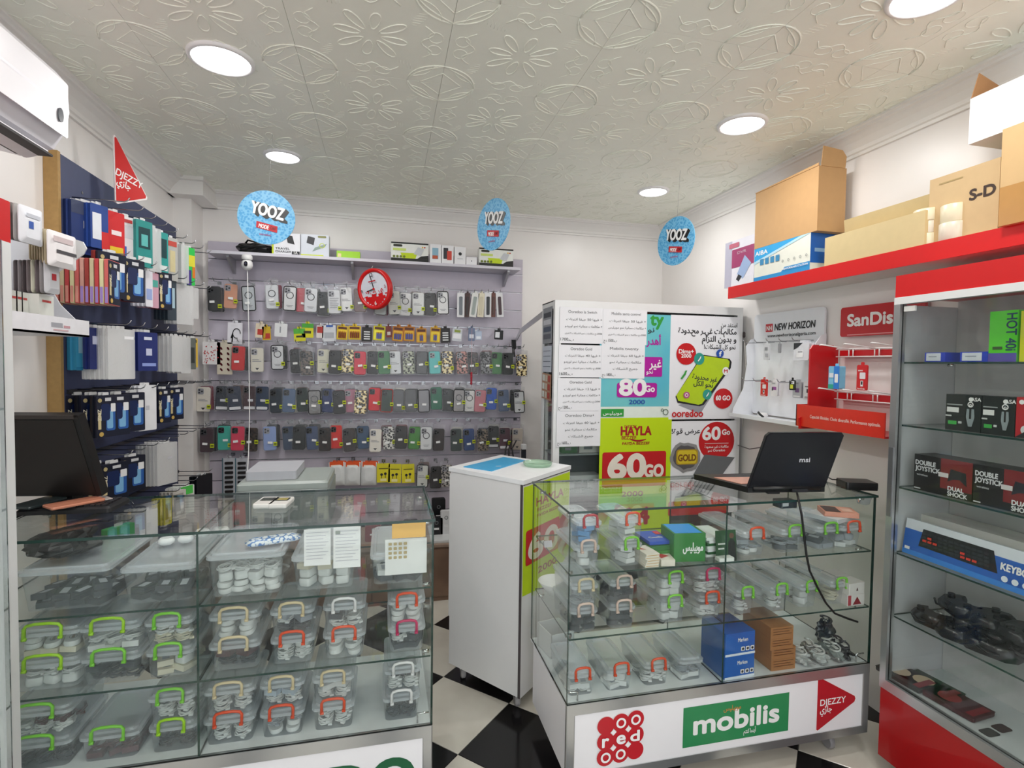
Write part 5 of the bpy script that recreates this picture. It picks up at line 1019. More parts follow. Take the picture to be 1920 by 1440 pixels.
cbox(1295, 2, .118, .12, .10, '#2c7d33', 'sim_card_box', 'green printed box with white Arabic lettering and a blue top', lambda q, w_, h_: q.txt('موبيليس', w_*.1, -h_*.12, .042, WHITE, w_*.62, bold=.03), lambda q, w_, d_: q.rect(-w_*.45, -d_*.45, w_*.4, d_*.45, M('#2a8fdc')), rz=-.12, yo=.035)
for k in range(3): cbox(1236, 2, .085, .15, .016, '#3f8a3a' if k % 2 else '#2f7435', 'leaflet_stack', f'stack of green leaflets beside the green box, {["lowest","middle","upper"][k]}', yo=.07, zb_=.017*k, rz=.05*k, cat='leaflets', grp='green leaflet stacks')
cbox(1238, 2, .09, .12, .012, '#2450b8', 'leaflet_stack', 'blue leaflets with white writing on top of the green stack', None, lambda q, w_, d_: q.txt('Casella', 0, -d_*.2, .022, WHITE, w_*.6).rect(w_*.2, d_*.1, w_*.45, d_*.4, M('#c92a2a')), yo=.08, zb_=.052, cat='leaflets')
for k in range(5): cbox(1222, 2, .052, .09, .009, '#e8e0d2', 'card_packet', f'cream and red card packet in the small pile, {ORD[k+1]} from the bottom', lambda q, w_, h_: q.rect(-w_*.45, -.001, w_*.45, .001, M('#c9a060')), (lambda q, w_, d_: q.poly([(-w_*.4, d_*.1), (0, -.0), (-w_*.4, d_*.4)], M('#c0282c'))) if k == 4 else None, yo=.012, zb_=.0092*k, rz=.06*(k % 3), cat='card packet', grp='cream card packets')
for k in range(3): cbox(1256, 2, .05, .08, .007, '#e8e0d2', 'card_packet', f'red triangle card packet in front of the green box, {["lowest","middle","topmost"][k]}', None, (lambda q, w_, d_: q.poly([(-w_*.4, -d_*.3), (w_*.3, 0), (-w_*.4, d_*.4)], M('#c0282c'))) if k == 2 else None, yo=.010, zb_=.0072*k, rz=-.2, cat='card packet', grp='red triangle card packets')
for k in range(7): cbox(1345+2*(k % 2), 2, .10, .14, .010, ['#dfe3e0', '#245a2e', '#e9e9ea'][k % 3], 'leaflet_stack', f'green and white leaflets left of the divider, {ORD[k+1]} layer up', None, yo=.06, zb_=.0102*k, rz=.04*(k % 3), cat='leaflets', grp='green and white leaflets by the divider')
paper(1342, 1380, 995, 1052, 'dark green leaflet showing a standing man, leaning by the divider', lambda q, w_, h_: (q.poly([(w_*.08, -h_*.5), (w_*.48, -h_*.5), (w_*.46, h_*.1), (w_*.33, h_*.22), (w_*.22, h_*.22), (w_*.1, h_*.1)], M('#15171a')), q.disc(w_*.28, h_*.32, h_*.09, M('#6a4a3a')), q.rect(-w_*.4, h_*.05, -w_*.05, h_*.1, WHITE), q.rect(-w_*.4, -.1*h_, -w_*.1, -h_*.05, WHITE)) and None, YF+.045, '#24502c', 'leaflet', 'leaflet', -6)
cbox(1362, 2, .06, .03, .012, '#e9ece8', 'white_carton', 'white flat carton in front of the leaflets by the divider', None, yo=.009)
# on top of the right-end boxes: phone box pile, clear dish
cbox(1595, 2, .15, .13, .016, '#cfd2d4', 'phone_box', 'flat pale phone box lying on the right end boxes', yo=.05, zb_=.10, rz=.3)
cbox(1600, 2, .12, .10, .018, '#d9937c', 'phone_box', 'copper pink flat phone box on the right end boxes', None, lambda q, w_, d_: q.rr(-w_*.45, -d_*.45, -.0, d_*.4, .004, M('#4a3430')).rr(.01, -d_*.3, w_*.4, d_*.2, .004, M('#e3b09c')), yo=.05, zb_=.1165, rz=-.5)
t = thing('small_dish', 'small clear plastic cup at the right end of the top shelf', 'cup', (P(1618, 960, 1, YF+.16).x, YF+.16, SHZ[2]+.136)); q = MB(); q.lathe([(.0, 0), (.022, 0), (.03, .03), (.031, .03), (.022, -.002)], LIDP, 18); q.build('cup', t)
# middle shelf right: small white and red boxes
for k in range(4): cbox(1622, 1, .08, .06, .043, '#e4dedb', 'router_box', f'white and dark red carton at the right end, {ORD[k+1]} of the piled four', (lambda q, w_, h_: q.poly([(-w_*.2, -h_*.4), (w_*.3, -h_*.4), (w_*.05, h_*.3)], M('#8a1a2a')).rect(-w_*.48, -h_*.45, -w_*.3, h_*.45, M('#b8404c'))) if k == 0 else lambda q, w_, h_: q.poly([(-.006, -.008), (.006, -.008), (0, .006)], M('#5a3a3c')), yo=.02+.075*(k//2), zb_=.0435*(k % 2), rz=.1*(k % 2), grp='white and dark red cartons')
# bottom shelf right
for k in range(2): cbox(1390, 0, .128, .14, .083, '#1560b8', 'blue_carton', f'bright blue carton with white icons, {["lower","upper"][k]} of two, by the divider', lambda q, w_, h_: (q.rect(-w_*.5, -h_*.5, w_*.5, -h_*.4, M('#e4ecf6')), q.txt('Marken', w_*.08, h_*.1, .020, WHITE, .042), [q.rr(w_*.02+k_*.02, -h_*.32, w_*.02+k_*.02+.016, -h_*.13, .003, WHITE) for k_ in range(3)], [q.disc(w_*.02+k_*.02+.008, -h_*.225, .005, INK, seg=10) for k_ in range(3)]) and None, yo=.02, zb_=.0838*k, rz=.05, grp='bright blue cartons')
kk = 0
for col_ in range(1):
    for k in range(4):
        cbox(1470+4*(k < 2), 0, .105 if k < 2 else .098, .16, .042, '#a87548', 'brown_carton', f'brown cardboard carton with printed lines, {ORD[k+1]} from the bottom of the brown pile', lambda q, w_, h_: [q.rect(-w_*.42, h_*.3-j*h_*.22, w_*(.4-.1*(j % 2)), h_*.34-j*h_*.22+.001, M('#6a4426')) for j in range(3)] and None, yo=.02+.01*(k < 2), zb_=.0425*k, grp='brown carton pile')
cbox(1500, 1, .001, .001, .001, '#a87548', 'x', 'x') if False else None
for k, (px, yo, col, w_, rz, up) in enumerate([(1500, .06, '#b4b9b8', .055, 1.9, 0), (1516, .10, '#8f9695', .05, 1.2, 0), (1534, .05, '#a9afae', .055, 1.7, 0), (1550, .09, '#6f7776', .05, 2.2, 0), (1566, .05, '#8b9190', .05, 1.4, 0), (1585, .09, '#3a383c', .055, .8, 0), (1606, .06, '#2c2b30', .05, 1.5, 0), (1590, .15, '#27303c', .07, .6, 1), (1616, .12, '#2a2e36', .05, 1.9, 0)]):
    y = YF+yo; x = min(P(px, 1225, 1, y).x, 1.75)
    lab = f'{"grey glinting" if k < 5 else "dark"} bagged cable bundle, {ORD[k+1]} right of the brown cartons'
    t = thing('bagged_cable', lab, 'bag', (x, y, SHZ[0]+.001), rz, 'bagged cable bundles on the bottom shelf')
    blob(w_*.8, w_*.42, .022+.03*up, M(col, .16, bump=1., scale=60), 20+k, .3, (20, 12)).build('bag', t)
    q = MB(); q.tube([(w_*.5*math.cos(i*.7)*(1-.03*i), w_*.3*math.sin(i*.7), .03+.05*up+.003*i) for i in range(14)], .0035, M('#d4d6d4' if k < 5 else '#3a3a40', .3), 5); q.build('cable', t)
    q = MB(); q.b(-.012, -.006, .046+.055*up, .012, .008, .048+.055*up, M('#e6e6e3', .5)); q.build('label', t)
# behind the left side pane
p = P(1027, 1020, 0, .586); t = thing('paper_tag', 'white paper tag taped on the left pane of the right counter', 'tag', (.5875, p.y, p.z), rot=(R(-20), 0, 0)); q = MB(); q.b(-.0008, -.05, -.012, .0, .05, .012, M('#e6ecf0', .5)); q.build('tag', t)
t = thing('white_bowl', 'white shallow bowl at the back left of the right counter middle shelf', 'bowl', (.66, 1.99, SHZ[1]+.001)); q = MB(); q.lathe([(0, 0), (.03, 0), (.065, .05), (.068, .05), (.03, -.002)], WHITE, 24); q.build('bowl', t)
t = thing('open_carton', 'open white carton at the back left of the right counter bottom', 'box', (.66, 1.98, SHZ[0]+.001), .2); q = MB(); [q.b(*c, M('#e6e6e6', .5)) for c in ((-.05, -.06, 0, .05, .06, .003), (-.05, -.06, 0, -.047, .06, .09), (.047, -.06, 0, .05, .06, .09), (-.05, -.06, 0, .05, -.057, .09), (-.05, .057, 0, .05, .06, .09))]; q.build('carton', t)
# ---------------------------------------------------------------- laptop
z = TOP+.004
A_, B_, C_ = P(1402, 926, 2, z), P(1546, 924, 2, z), P(1338, 902, 2, z)
ux = (B_-A_).normalized(); dep = (C_-A_); ua = math.atan2(ux.y, ux.x); Lw = (B_-A_).length
t = thing('laptop', 'open black laptop seen from behind its lid on the right counter', 'laptop', tuple((A_+B_)/2), ua)
dl = Matrix.Rotation(-ua, 3, 'Z') @ dep; dd = .24
sk = -.10
q = MB(); q.ext(FZ(0, 0, .004), [(-Lw/2, 0), (Lw/2, 0), (Lw/2+sk, dd), (-Lw/2+sk, dd)], 0, .022, BLACK); q.build('base', t)
q = MB(); q.ext(FZ(0, 0, .0262), [(-Lw/2+.02+sk*.2, dd*.2), (Lw/2-.02+sk*.2, dd*.2), (Lw/2-.02+sk*.7, dd*.7), (-Lw/2+.02+sk*.7, dd*.7)], 0, .002, M('#d9a08a', .3, var=.3)); q.build('keyboard', t)
Tl, Tr = P(1440, 811, 1, A_.y-.03), P(1583, 811, 1, B_.y-.03)
Mi = Matrix.Rotation(-ua, 4, 'Z') @ Matrix.Translation(-(A_+B_)/2)
tl, tr = Mi @ Tl, Mi @ Tr
bl_, br_ = Vector((-Lw/2, 0, .022)), Vector((Lw/2, 0, .022))
uxl = (br_-bl_).normalized(); uyl = ((tl+tr)/2-(bl_+br_)/2); hh = uyl.length
sh_ = uyl.dot(uxl); uyl2 = (uyl-uxl*sh_).normalized(); hv = uyl.dot(uyl2)
F = fr(bl_, uxl, uyl2)
ol = [(0, 0), (Lw, 0), (Lw+sh_*.96, hv-.012), (Lw+sh_-.012, hv), (sh_+.012, hv), (sh_*.95, hv-.012)]
q = MB(); q.ext(F, ol, -.012, 0, M('#16161a', .22)); q.ext(F, [(a*.97+.004, b_*.97+.003) for a, b_ in ol], 0, .003, M('#1a1a1f', .2)); q.F = F; q.w = .0035; q.txt('msi', Lw*.6+sh_*.5, hv*.47, .026, M('#c9c9cf', .3), .042, bold=.03); q.build('lid', t)
q = MB(); q.tube([(-Lw/2+.02, 0, .02), (Lw/2-.02, 0, .02)], .009, BLACK, 8); q.build('hinge', t)
q = MB(); q.b(Lw*.05, -.012, .006, Lw*.25, .0, .018, M('#2c2c30', .3)); q.b(-Lw*.25, -.006, -.0, -Lw*.1, .01, .006, BLK2); q.build('ports', t)
p = P(1606, 918, 2, z)
slab('external_drive', 'black flat box on the right counter behind the laptop', 'device', 1606, 915, .12, .09, .03, '#141416', z=z, rz=-.35)
pts = [P(1549, 893, 2, z+.01), P(1560, 899, 2, z+.03), P(1575, 900, 2, z+.02)]
q = MB(); q.tube(pts, .0025, BLACK, 6); q.build('black_cable', None, label='short black cable between laptop and the flat black box', category='cable')
p = P(1497, 942, 2, z)
cz = [(1498, 928), (1503, 965), (1507, 1000), (1512, 1040), (1518, 1070), (1532, 1100), (1548, 1130), (1565, 1150), (1590, 1160), (1608, 1166)]
pts = [P(1492, 915, 2, z+.006)]+[P(1497, 936, 2, z+.006)]+[P(a, b_, 1, YF-.009) for a, b_ in cz[1:]]
q = MB(); q.tube(pts, .004, BLACK, 6); q.build('power_cable', None, label='thick black cable hanging from the laptop over the counter front', category='cable')
t = thing('usb_hub', 'small black and grey hub on the counter glass below the laptop', 'hub', (P(1495, 938, 2, z).x, YF+.05, TOP-.035)); q = MB(); q.loft(Matrix(), [(rrect(.07, .05, .006, 2), 0), (rrect(.07, .05, .006, 2), .026)], M('#23262a', .3), False); q.b(-.03, -.026, .008, -.005, -.025, .02, M('#b9bcc0', .3)); q.build('body', t)
# ---------------------------------------------------------------- tall white cabinet on castors
tz = 1.0
a, b_, c, d_ = [P(*p_, 2, tz) for p_ in ((981, 901), (1069, 872.5), (939, 854), (845, 876))]   # front corner, right, back, left
wA = (b_-a).length; wB = (d_-a).length
t = thing('white_cabinet', 'tall white cabinet on castors between the two counters', 'cabinet', (a.x, a.y, 0))
ux = (b_-a).normalized(); uy = (d_-a).normalized()
def TCx(u, v, zz): return Vector((0, 0, zz))+Vector((ux.x, ux.y, 0))*u+Vector((uy.x, uy.y, 0))*v
def qbox(q, u0, u1, v0, v1, z0_, z1_, m):
    vs = [TCx(u, v, zz) for zz in (z0_, z1_) for v in (v0, v1) for u in (u0, u1)]
    q.add(vs, [(0, 2, 3, 1), (4, 5, 7, 6), (0, 1, 5, 4), (2, 6, 7, 3), (0, 4, 6, 2), (1, 3, 7, 5)], m); return q
WC = M('#e6e6e6', .4, var=.015)
qbox(MB(), .0, wA, .0, wB, .075, tz-.018, WC).build('carcass', t)
qbox(MB(), -.004, wA+.002, -.004, wB+.01, tz-.018, tz, M('#eef0f2', .3)).build('top_board', t)
qbox(MB(), .001, wA-.004, -.0035, -.0005, tz-.022, tz-.012, M('#4a4446', .5)).build('dark_edge', t)
qbox(MB(), -.003, 0, .0, .012, .075, tz-.02, M('#4a4446', .5)).build('corner_strip', t)
qbox(MB(), -.0, wA, wB, wB+.006, .3, tz-.03, WC).build('back_panel', t)
for u, v in ((.05, .05), (.05, wB-.05), (wA-.05, .05), (wA-.05, wB-.05)):
    pp = TCx(u, v, 0); q = MB(); q.b(-.018, -.018, .05, .018, .018, .075, STEEL); o = q.build('castor', t, loc=pp); q = MB(); q.loft(FR(.012, 0, .026), [(circ(.02, 16), 0), (circ(.026, 16), .005), (circ(.026, 16), .019), (circ(.02, 16), .024)], M('#a9a6a6', .4), True); q.build('wheel', o)
F = fr((a.x, a.y, tz-.03), ux, (0, 0, 1))
LIME = M('#c3e010', .4, var=.02)
def hayla(q, w_, h_, fade=False):
    """poster print, origin at its top left"""
    DR = M('#a81c24', .4); q.rect(0, -h_, w_, 0, LIME)
    q.txt('DJEZZY', w_*.42, -h_*.085, w_*.05, DR, w_*.17).txt('HAYLA', w_*.5, -h_*.145, w_*.16, DR, w_*.42, bold=.05).txt('BEZZEF', w_*.40, -h_*.18, w_*.06, DR, w_*.2, bold=.03)
    q.poly([(w_*(.42+.22*i/8), -h_*(.185+.018*math.sin(math.pi*i/8))) for i in range(9)]+[(w_*(.64-.22*i/8), -h_*(.178+.008*math.sin(math.pi*i/8))) for i in range(9)], DR)
    q.txt('FAYDA BEZZEF', w_*.5, -h_*.225, w_*.045, DR, w_*.38, bold=.04)
    q.rr(w_*.04, -h_*.58, w_*.93, -h_*.285, w_*.03, M('#c4181f', .4)).txt('60', w_*.38, -h_*.50, w_*.42, M('#eee6d8'), w_*.5, bold=.06).txt('GO', w_*.76, -h_*.50, w_*.22, M('#eee6d8'), w_*.26, bold=.06)
    q.txt('2000', w_*.46, -h_*.66, w_*.09, DR, w_*.3, bold=.03).txt('A4', w_*.5, -h_*.9, w_*.3, DR, w_*.4, bold=.05)
t2 = thing('lime_poster', 'lime yellow poster with a big red 60 on the tall white cabinet', 'poster', tuple(a))
q = MB(F.copy()); q.F = Matrix.Translation(-Vector(a)) @ F @ Matrix.Translation((.004, 0, .0012)); hp = .46; q.ext(q.F, [(0, 0), (wA-.008, 0), (wA-.02, -hp+.06), (wA*.5, -hp-.02), (0, -hp)], -.0002, .0002, LIME); q.build('sheet', t2)
q = MB(Matrix.Translation(-Vector(a)) @ F @ Matrix.Translation((.004, 0, .0012))); 
def hayla2(q, w_, h_):
    DR = M('#a81c24', .4); q.txt('HAYLA', w_*.55, -.10, .05, DR, w_*.6, bold=.05).txt('BEZZEF', w_*.42, -.125, .02, DR, w_*.3, bold=.03).txt('FAYDA BEZZEF', w_*.52, -.15, .018, DR, w_*.5, bold=.03)
    q.rr(w_*.05, -.34, w_*.97, -.19, .012, M('#c4181f', .4)).txt('60', w_*.42, -.32, .145, M('#eee6d8'), w_*.62, bold=.06).txt('2000', w_*.5, -.40, .04, DR, w_*.4)
hayla2(q, wA-.01, hp); q.build('print', t2)
p = P(920, 874, 2, tz)
F = FZ(); t = thing('blue_folder', 'bright blue sheet lying on the tall white cabinet', 'folder', (p.x, p.y, tz))
pts = [P(*c_, 2, tz)-Vector((p.x, p.y, tz)) for c_ in ((869, 876), (922, 884), (985, 864), (944, 858))]
q = MB(); q.ext(FZ(), [(v.x, v.y) for v in pts], 0.0003, .0035, M('#3fa6d8', .35)); q.build('sheet', t)
q = MB(FZ(0, 0, .0036)); q.rect(.02, -.03, .045, -.022, WHITE); q.build('label', t)
p = P(1008, 869, 2, tz+.01); t = thing('glass_dish', 'flat green-tinted round glass dish on the tall white cabinet', 'dish', (p.x, p.y, tz))
q = MB(); GG = clear('green_glass', (.75, .9, .78), (.55, .75, .6), .35, .03, 1.45); q.lathe([(0, .0005), (.062, .0005), (.068, .006), (.069, .018), (.066, .018), (.063, .008), (0, .006)], GG, 32); q.build('dish', t)
# ---------------------------------------------------------------- aluminium showcase with the posters
Y0 = 2.75; X0c, X1c = P(1041, 575, 1, Y0).x, 2.05; Y1 = 2.99; ZT = P(1043, 562, 1, Y0).z
t = SCs = thing('poster_showcase', 'white aluminium framed glass showcase covered in posters', 'showcase', ((X0c+X1c)/2, (Y0+Y1)/2, 0)); o_ = Vector(t.location)
def lb(x0, y0, z0_, x1, y1, z1_, m, nm): q = MB(); q.b(x0-o_.x, y0-o_.y, z0_, x1-o_.x, y1-o_.y, z1_, m); return q.build(nm, t)
s_ = .045
for x in (X0c, X1c-s_): lb(x, Y0, 0, x+s_*.8, Y0+.03, ZT, ALUW, 'post')
for x in (X0c, X1c-s_): lb(x, Y1-.03, 0, x+s_*.8, Y1, ZT, ALUW, 'post')
for z0_, z1_ in ((ZT-s_, ZT), (0.02, .10)):
    lb(X0c+s_*.8, Y0, z0_, X1c-s_, Y0+.03, z1_, ALUW, 'front_rail'); lb(X0c, Y0+.03, z0_, X0c+.03, Y1-.03, z1_, ALUW, 'side_rail')
lb(X0c, Y0+.03, ZT-.006, X1c, Y1, ZT-.0, ALUW, 'top_board'); lb(X0c+.03, Y1-.012, .05, X1c-s_, Y1-.004, ZT-.01, M('#5a6066', .5), 'back_board'); lb(X1c-.02, Y0+.03, .05, X1c-.01, Y1-.03, ZT-.01, M('#8d9194', .5), 'end_board')
q = MB(); glassbox(q, X0c+s_*.8-o_.x, Y0+.012-o_.y, .10, X1c-s_-o_.x, Y0+.017-o_.y, ZT-s_, 'y'); q.build('front_pane', t)
q = MB(); glassbox(q, X0c+.012-o_.x, Y0+.03-o_.y, .10, X0c+.017-o_.x, Y1-.03-o_.y, ZT-s_, 'x'); q.build('side_pane', t)
for z_ in (.5, .75, .98, 1.35): lb(X0c+.02, Y0+.03, z_, X1c-.03, Y1-.02, z_+.008, M('#8a9294', .3), 'inner_shelf')
lb(X0c+.03+.32, Y0+.002, .1, X0c+.03+.36, Y0+.01, ZT-s_, ALUW, 'mullion') if False else None
for k, (px, z_, w_, h_, col) in enumerate([(1062, .988, .09, .05, '#4a7a4e'), (1075, .988, .1, .09, '#c9cdd0'), (1100, .988, .13, .06, '#e0ddd6'), (1120, .988, .09, .12, '#9fa6a8'), (1090, .758, .2, .1, '#c4c8ca'), (1060, .758, .1, .08, '#9aa0a2')]):
    y = Y0+.12+.03*(k % 2); x = P(px, 870, 1, y).x
    t3 = thing('stock_box', f'{["green","pale grey","open white","grey","wide pale","small grey"][k]} stock box inside the showcase below the price sheets', 'box', (x, y, z_+.0005))
    q = MB(); q.b(-w_/2, -.05, 0, w_/2, .05, h_, M(col, .5)); q.build('carton', t3); q = MB(FY(0, -.0503, h_/2)); q.rect(-w_*.3, -h_*.2, w_*.1, h_*.1, M('#8a8f92')); q.build('label', t3)
def poster(px0, pxr, pyt, pyb, lab, paint, y=Y0-.004, col='#eeeef2', name='price_sheet', cat='price sheet', group=None, lean=0., rz=0.):
    """sheet whose corners come from four photo positions on the showcase front; paint(q, w, h) with origin at its top left"""
    TL = P(px0, pyt, 1, y); BR = P(pxr, pyb, 1, y); w_, h_ = BR.x-TL.x, TL.z-BR.z
    tt = thing(name, lab, cat, (TL.x, y, TL.z), group=group, rot=(0, R(rz), 0))
    q = MB(); q.b(0, -.0006, -h_, w_, .0006, 0, M(col, .55, var=.015)); q.build('sheet', tt)
    q = MB(FY(0, -.0008, 0)); paint(q, w_, h_); q.build('print', tt); return tt
def price(title, rows, pr_):
    def f(q, w_, h_):
        q.txt(title, w_*.52, -h_*.16, .021, INK, w_*.66 if len(title) > 12 else w_*.5, bold=.012)
        for k, r_ in enumerate(rows): q.txt(r_, w_*(.55 if k else .56), -h_*(.36+.19*k), .017 if k < 2 or len(rows[2]) < 16 else .012, INK, w_*min(.86, .26+.026*len(r_)), bold=.008)
        q.txt(pr_, w_*.02, -h_*.93, .022, INK, w_*.3, 'l', bold=.01)
    return f
g_ = 'white typed price sheets on the showcase'
r1 = ['+ فيها 50 جيقا انترنات', '+ مكالمات مجانية نحو اوريدو', '2000دج مكالمات نحو الشبكات الاخرى']
poster(1050, 1130, 575, 645, 'white typed sheet at the top left of the showcase, ending in 1700', price('Ooredoo la Switch', r1, 'بـ1700'), group=g_)
poster(1131, 1212, 579, 647, 'white typed sheet in the top row right, ending in 1500', price('Mobilis sama control', ['+ فيها 50 جيقا انترنات', '+ مكالمات مجانية نحو موبيليس', '2000دج مكالمات نحو الشبكات الاخرى'], 'بـ1500 دج'), y=Y0-.006, group=g_)
poster(1048, 1127, 646, 708, 'white typed sheet second from top on the left, ending in 1600', price('Ooredoo Gold', ['+ فيها 40 جيقا انترنات', '+ مكالمات مجانية نحو اوريدو', '3000دج مكالمات نحو الشبكات الاخرى'], 'بـ1600'), group=g_)
poster(1128, 1208, 645, 710, 'white typed sheet second row right, ending in 1800', price('Mobilis twenty', ['+ فيها 60 جيقا انترنات', 'مكالمات مجانية نحو', 'جميع الشبكات'], 'بـ1800 دج'), y=Y0-.006, group=g_)
poster(1046, 1126, 709, 770, 'white typed sheet third from top on the left, ending in 1200', price('Ooredoo Gold', ['+ فيها 12 جيقا انترنات', '+ مكالمات مجانية نحو اوريدو', '2000دج مكالمات نحو الشبكات الاخرى'], 'بـ1200 دج'), group=g_)
poster(1044, 1125, 771, 836, 'white typed sheet at the bottom of the left column, ending in 1600', price('Ooredoo Dima+', ['+ فيها 60 جيقا انترنات', 'مكالمات مجانية نحو', 'جميع الشبكات'], 'بـ1600 دج'), y=Y0-.006, group=g_)
def turq(q, w_, h_):
    G1 = M2('turquoise_fade', '#7fcfc8', '#4fb4d0', 2.2, (.3, .7), .4, 'noise'); MG = M('#b0189a', .4); GR = M('#2f9a3c', .4)
    q.rect(0, -h_*.89, w_, 0, G1).rect(0, -h_, w_, -h_*.89, M('#e6f0e6'))
    q.txt('ty', w_*.78, -h_*.10, w_*.22, GR, w_*.18, bold=.05).txt('نو', w_*.70, -h_*.17, w_*.09, INK, w_*.09).txt('أهدر', w_*.74, -h_*.29, w_*.14, MG, w_*.2, bold=.03)
    q.rr(w_*.55, -h_*.6, w_*.87, -h_*.41, w_*.02, MG).txt('غير', w_*.77, -h_*.51, w_*.15, WHITE, w_*.17, bold=.03).txt('نحو', w_*.69, -h_*.57, w_*.08, WHITE, w_*.09)
    q.rr(w_*.24, -h_*.80, w_*.80, -h_*.66, w_*.03, MG).txt('80', w_*.46, -h_*.775, w_*.28, WHITE, w_*.36, bold=.06).txt('Go', w_*.70, -h_*.745, w_*.11, WHITE, w_*.13, bold=.05).txt('2000', w_*.52, -h_*.865, w_*.08, M('#2450a8'), w_*.22, bold=.03)
    q.rect(w_*.03, -h_*.985, w_*.34, -h_*.91, GR).txt('موبيليس', w_*.185, -h_*.965, w_*.06, WHITE, w_*.26, bold=.02).ring(w_*.93, -h_*.945, w_*.03, w_*.04, M('#5a6a5a')).ring(w_*.88, -h_*.925, w_*.012, w_*.02, M('#5a6a5a'))
poster(1126, 1256, 586, 783, 'turquoise poster with a white 80 on magenta, partly under typed sheets', turq, name='poster', cat='poster', y=Y0-.002)
poster(1125, 1254, 784, 1000, 'lime yellow poster with a big red 60 on the showcase', hayla, name='poster', cat='poster', y=Y0-.003, col='#c3e010')
def oor(q, w_, h_):
    RD = M('#c8161d', .4); LM = M('#b9d41a', .35); GN = M('#2f9a8a', .4)
    q.txt('استفد من', w_*.84, -h_*.10, w_*.08, INK, w_*.24).txt('مكالمـات غيـر محـدودة', w_*.53, -h_*.17, w_*.10, INK, w_*.84, bold=.035).txt('و بدون التزام', w_*.70, -h_*.245, w_*.10, INK, w_*.5, bold=.035).txt('نحو كل الشبكات!', w_*.71, -h_*.315, w_*.08, INK, w_*.46)
    q.poly([(w_*.13, -h_*.86), (w_*.45, -h_*.95), (w_*.80, -h_*.56), (w_*.86, -h_*.5), (w_*.5, -h_*.8)], M('#9a9aa2'))
    q.poly([(w_*.09, -h_*.78), (w_*.12, -h_*.84), (w_*.44, -h_*.875), (w_*.50, -h_*.86), (w_*.88, -h_*.50), (w_*.89, -h_*.44), (w_*.86, -h_*.41), (w_*.48, -h_*.375), (w_*.44, -h_*.39)], M('#1d1d20'))
    q.poly([(w_*.10, -h_*.77), (w_*.13, -h_*.82), (w_*.42, -h_*.86), (w_*.47, -h_*.85), (w_*.85, -h_*.49), (w_*.86, -h_*.44), (w_*.83, -h_*.415), (w_*.49, -h_*.385), (w_*.45, -h_*.395)], LM)
    q.txt('غير محدودة', w_*.50, -h_*.62, w_*.09, INK, w_*.36, bold=.03, rot=-.12).txt('نحو الكل', w_*.48, -h_*.68, w_*.09, INK, w_*.28, bold=.03, rot=-.12)
    q.disc(w_*.225, -h_*.37, w_*.14, RD, h_*.105).txt('Dima+', w_*.225, -h_*.365, w_*.075, WHITE, w_*.21, bold=.04).txt('2000', w_*.225, -h_*.405, w_*.065, WHITE, w_*.14, bold=.04)
    q.disc(w_*.775, -h_*.80, w_*.14, RD, h_*.1).txt('60 GO', w_*.775, -h_*.815, w_*.085, WHITE, w_*.21, bold=.05)
    q.disc(w_*.41, -h_*.415, w_*.075, GN, h_*.058).disc(w_*.54, -h_*.76, w_*.065, GN, h_*.05).disc(w_*.71, -h_*.36, w_*.055, M('#1f4fa8'), h_*.04).txt('f', w_*.715, -h_*.385, w_*.09, WHITE, w_*.035, bold=.05).disc(w_*.80, -h_*.53, w_*.05, WHITE, h_*.04).txt('M', w_*.80, -h_*.545, w_*.06, RD, w_*.05, bold=.05)
    q.disc(w_*.24, -h_*.765, w_*.045, M('#b8568a'), h_*.032).ring(w_*.24, -h_*.765, w_*.015, w_*.024, WHITE)
    for (u, v, s, m) in ((.41, -.415, .8, WHITE), (.54, -.76, .7, WHITE), (.19, -.57, 1.4, M('#3a9a3a'))): q.poly([(w_*(u-.03*s), h_*(v-.025*s)), (w_*(u-.015*s), h_*(v-.032*s)), (w_*(u+.02*s), h_*(v+.0*s)), (w_*(u+.035*s), h_*(v+.03*s)), (w_*(u+.015*s), h_*(v+.028*s)), (w_*(u+.005*s), h_*(v+.01*s))], m)
    q.txt('ooredoo', w_*.26, -h_*.975, w_*.13, M('#c8161d', .4), w_*.44, bold=.03)
poster(1258, 1382, 590, 785, 'white poster with a tilted lime yellow phone and red circles', oor, name='poster', cat='poster', y=Y0-.004)
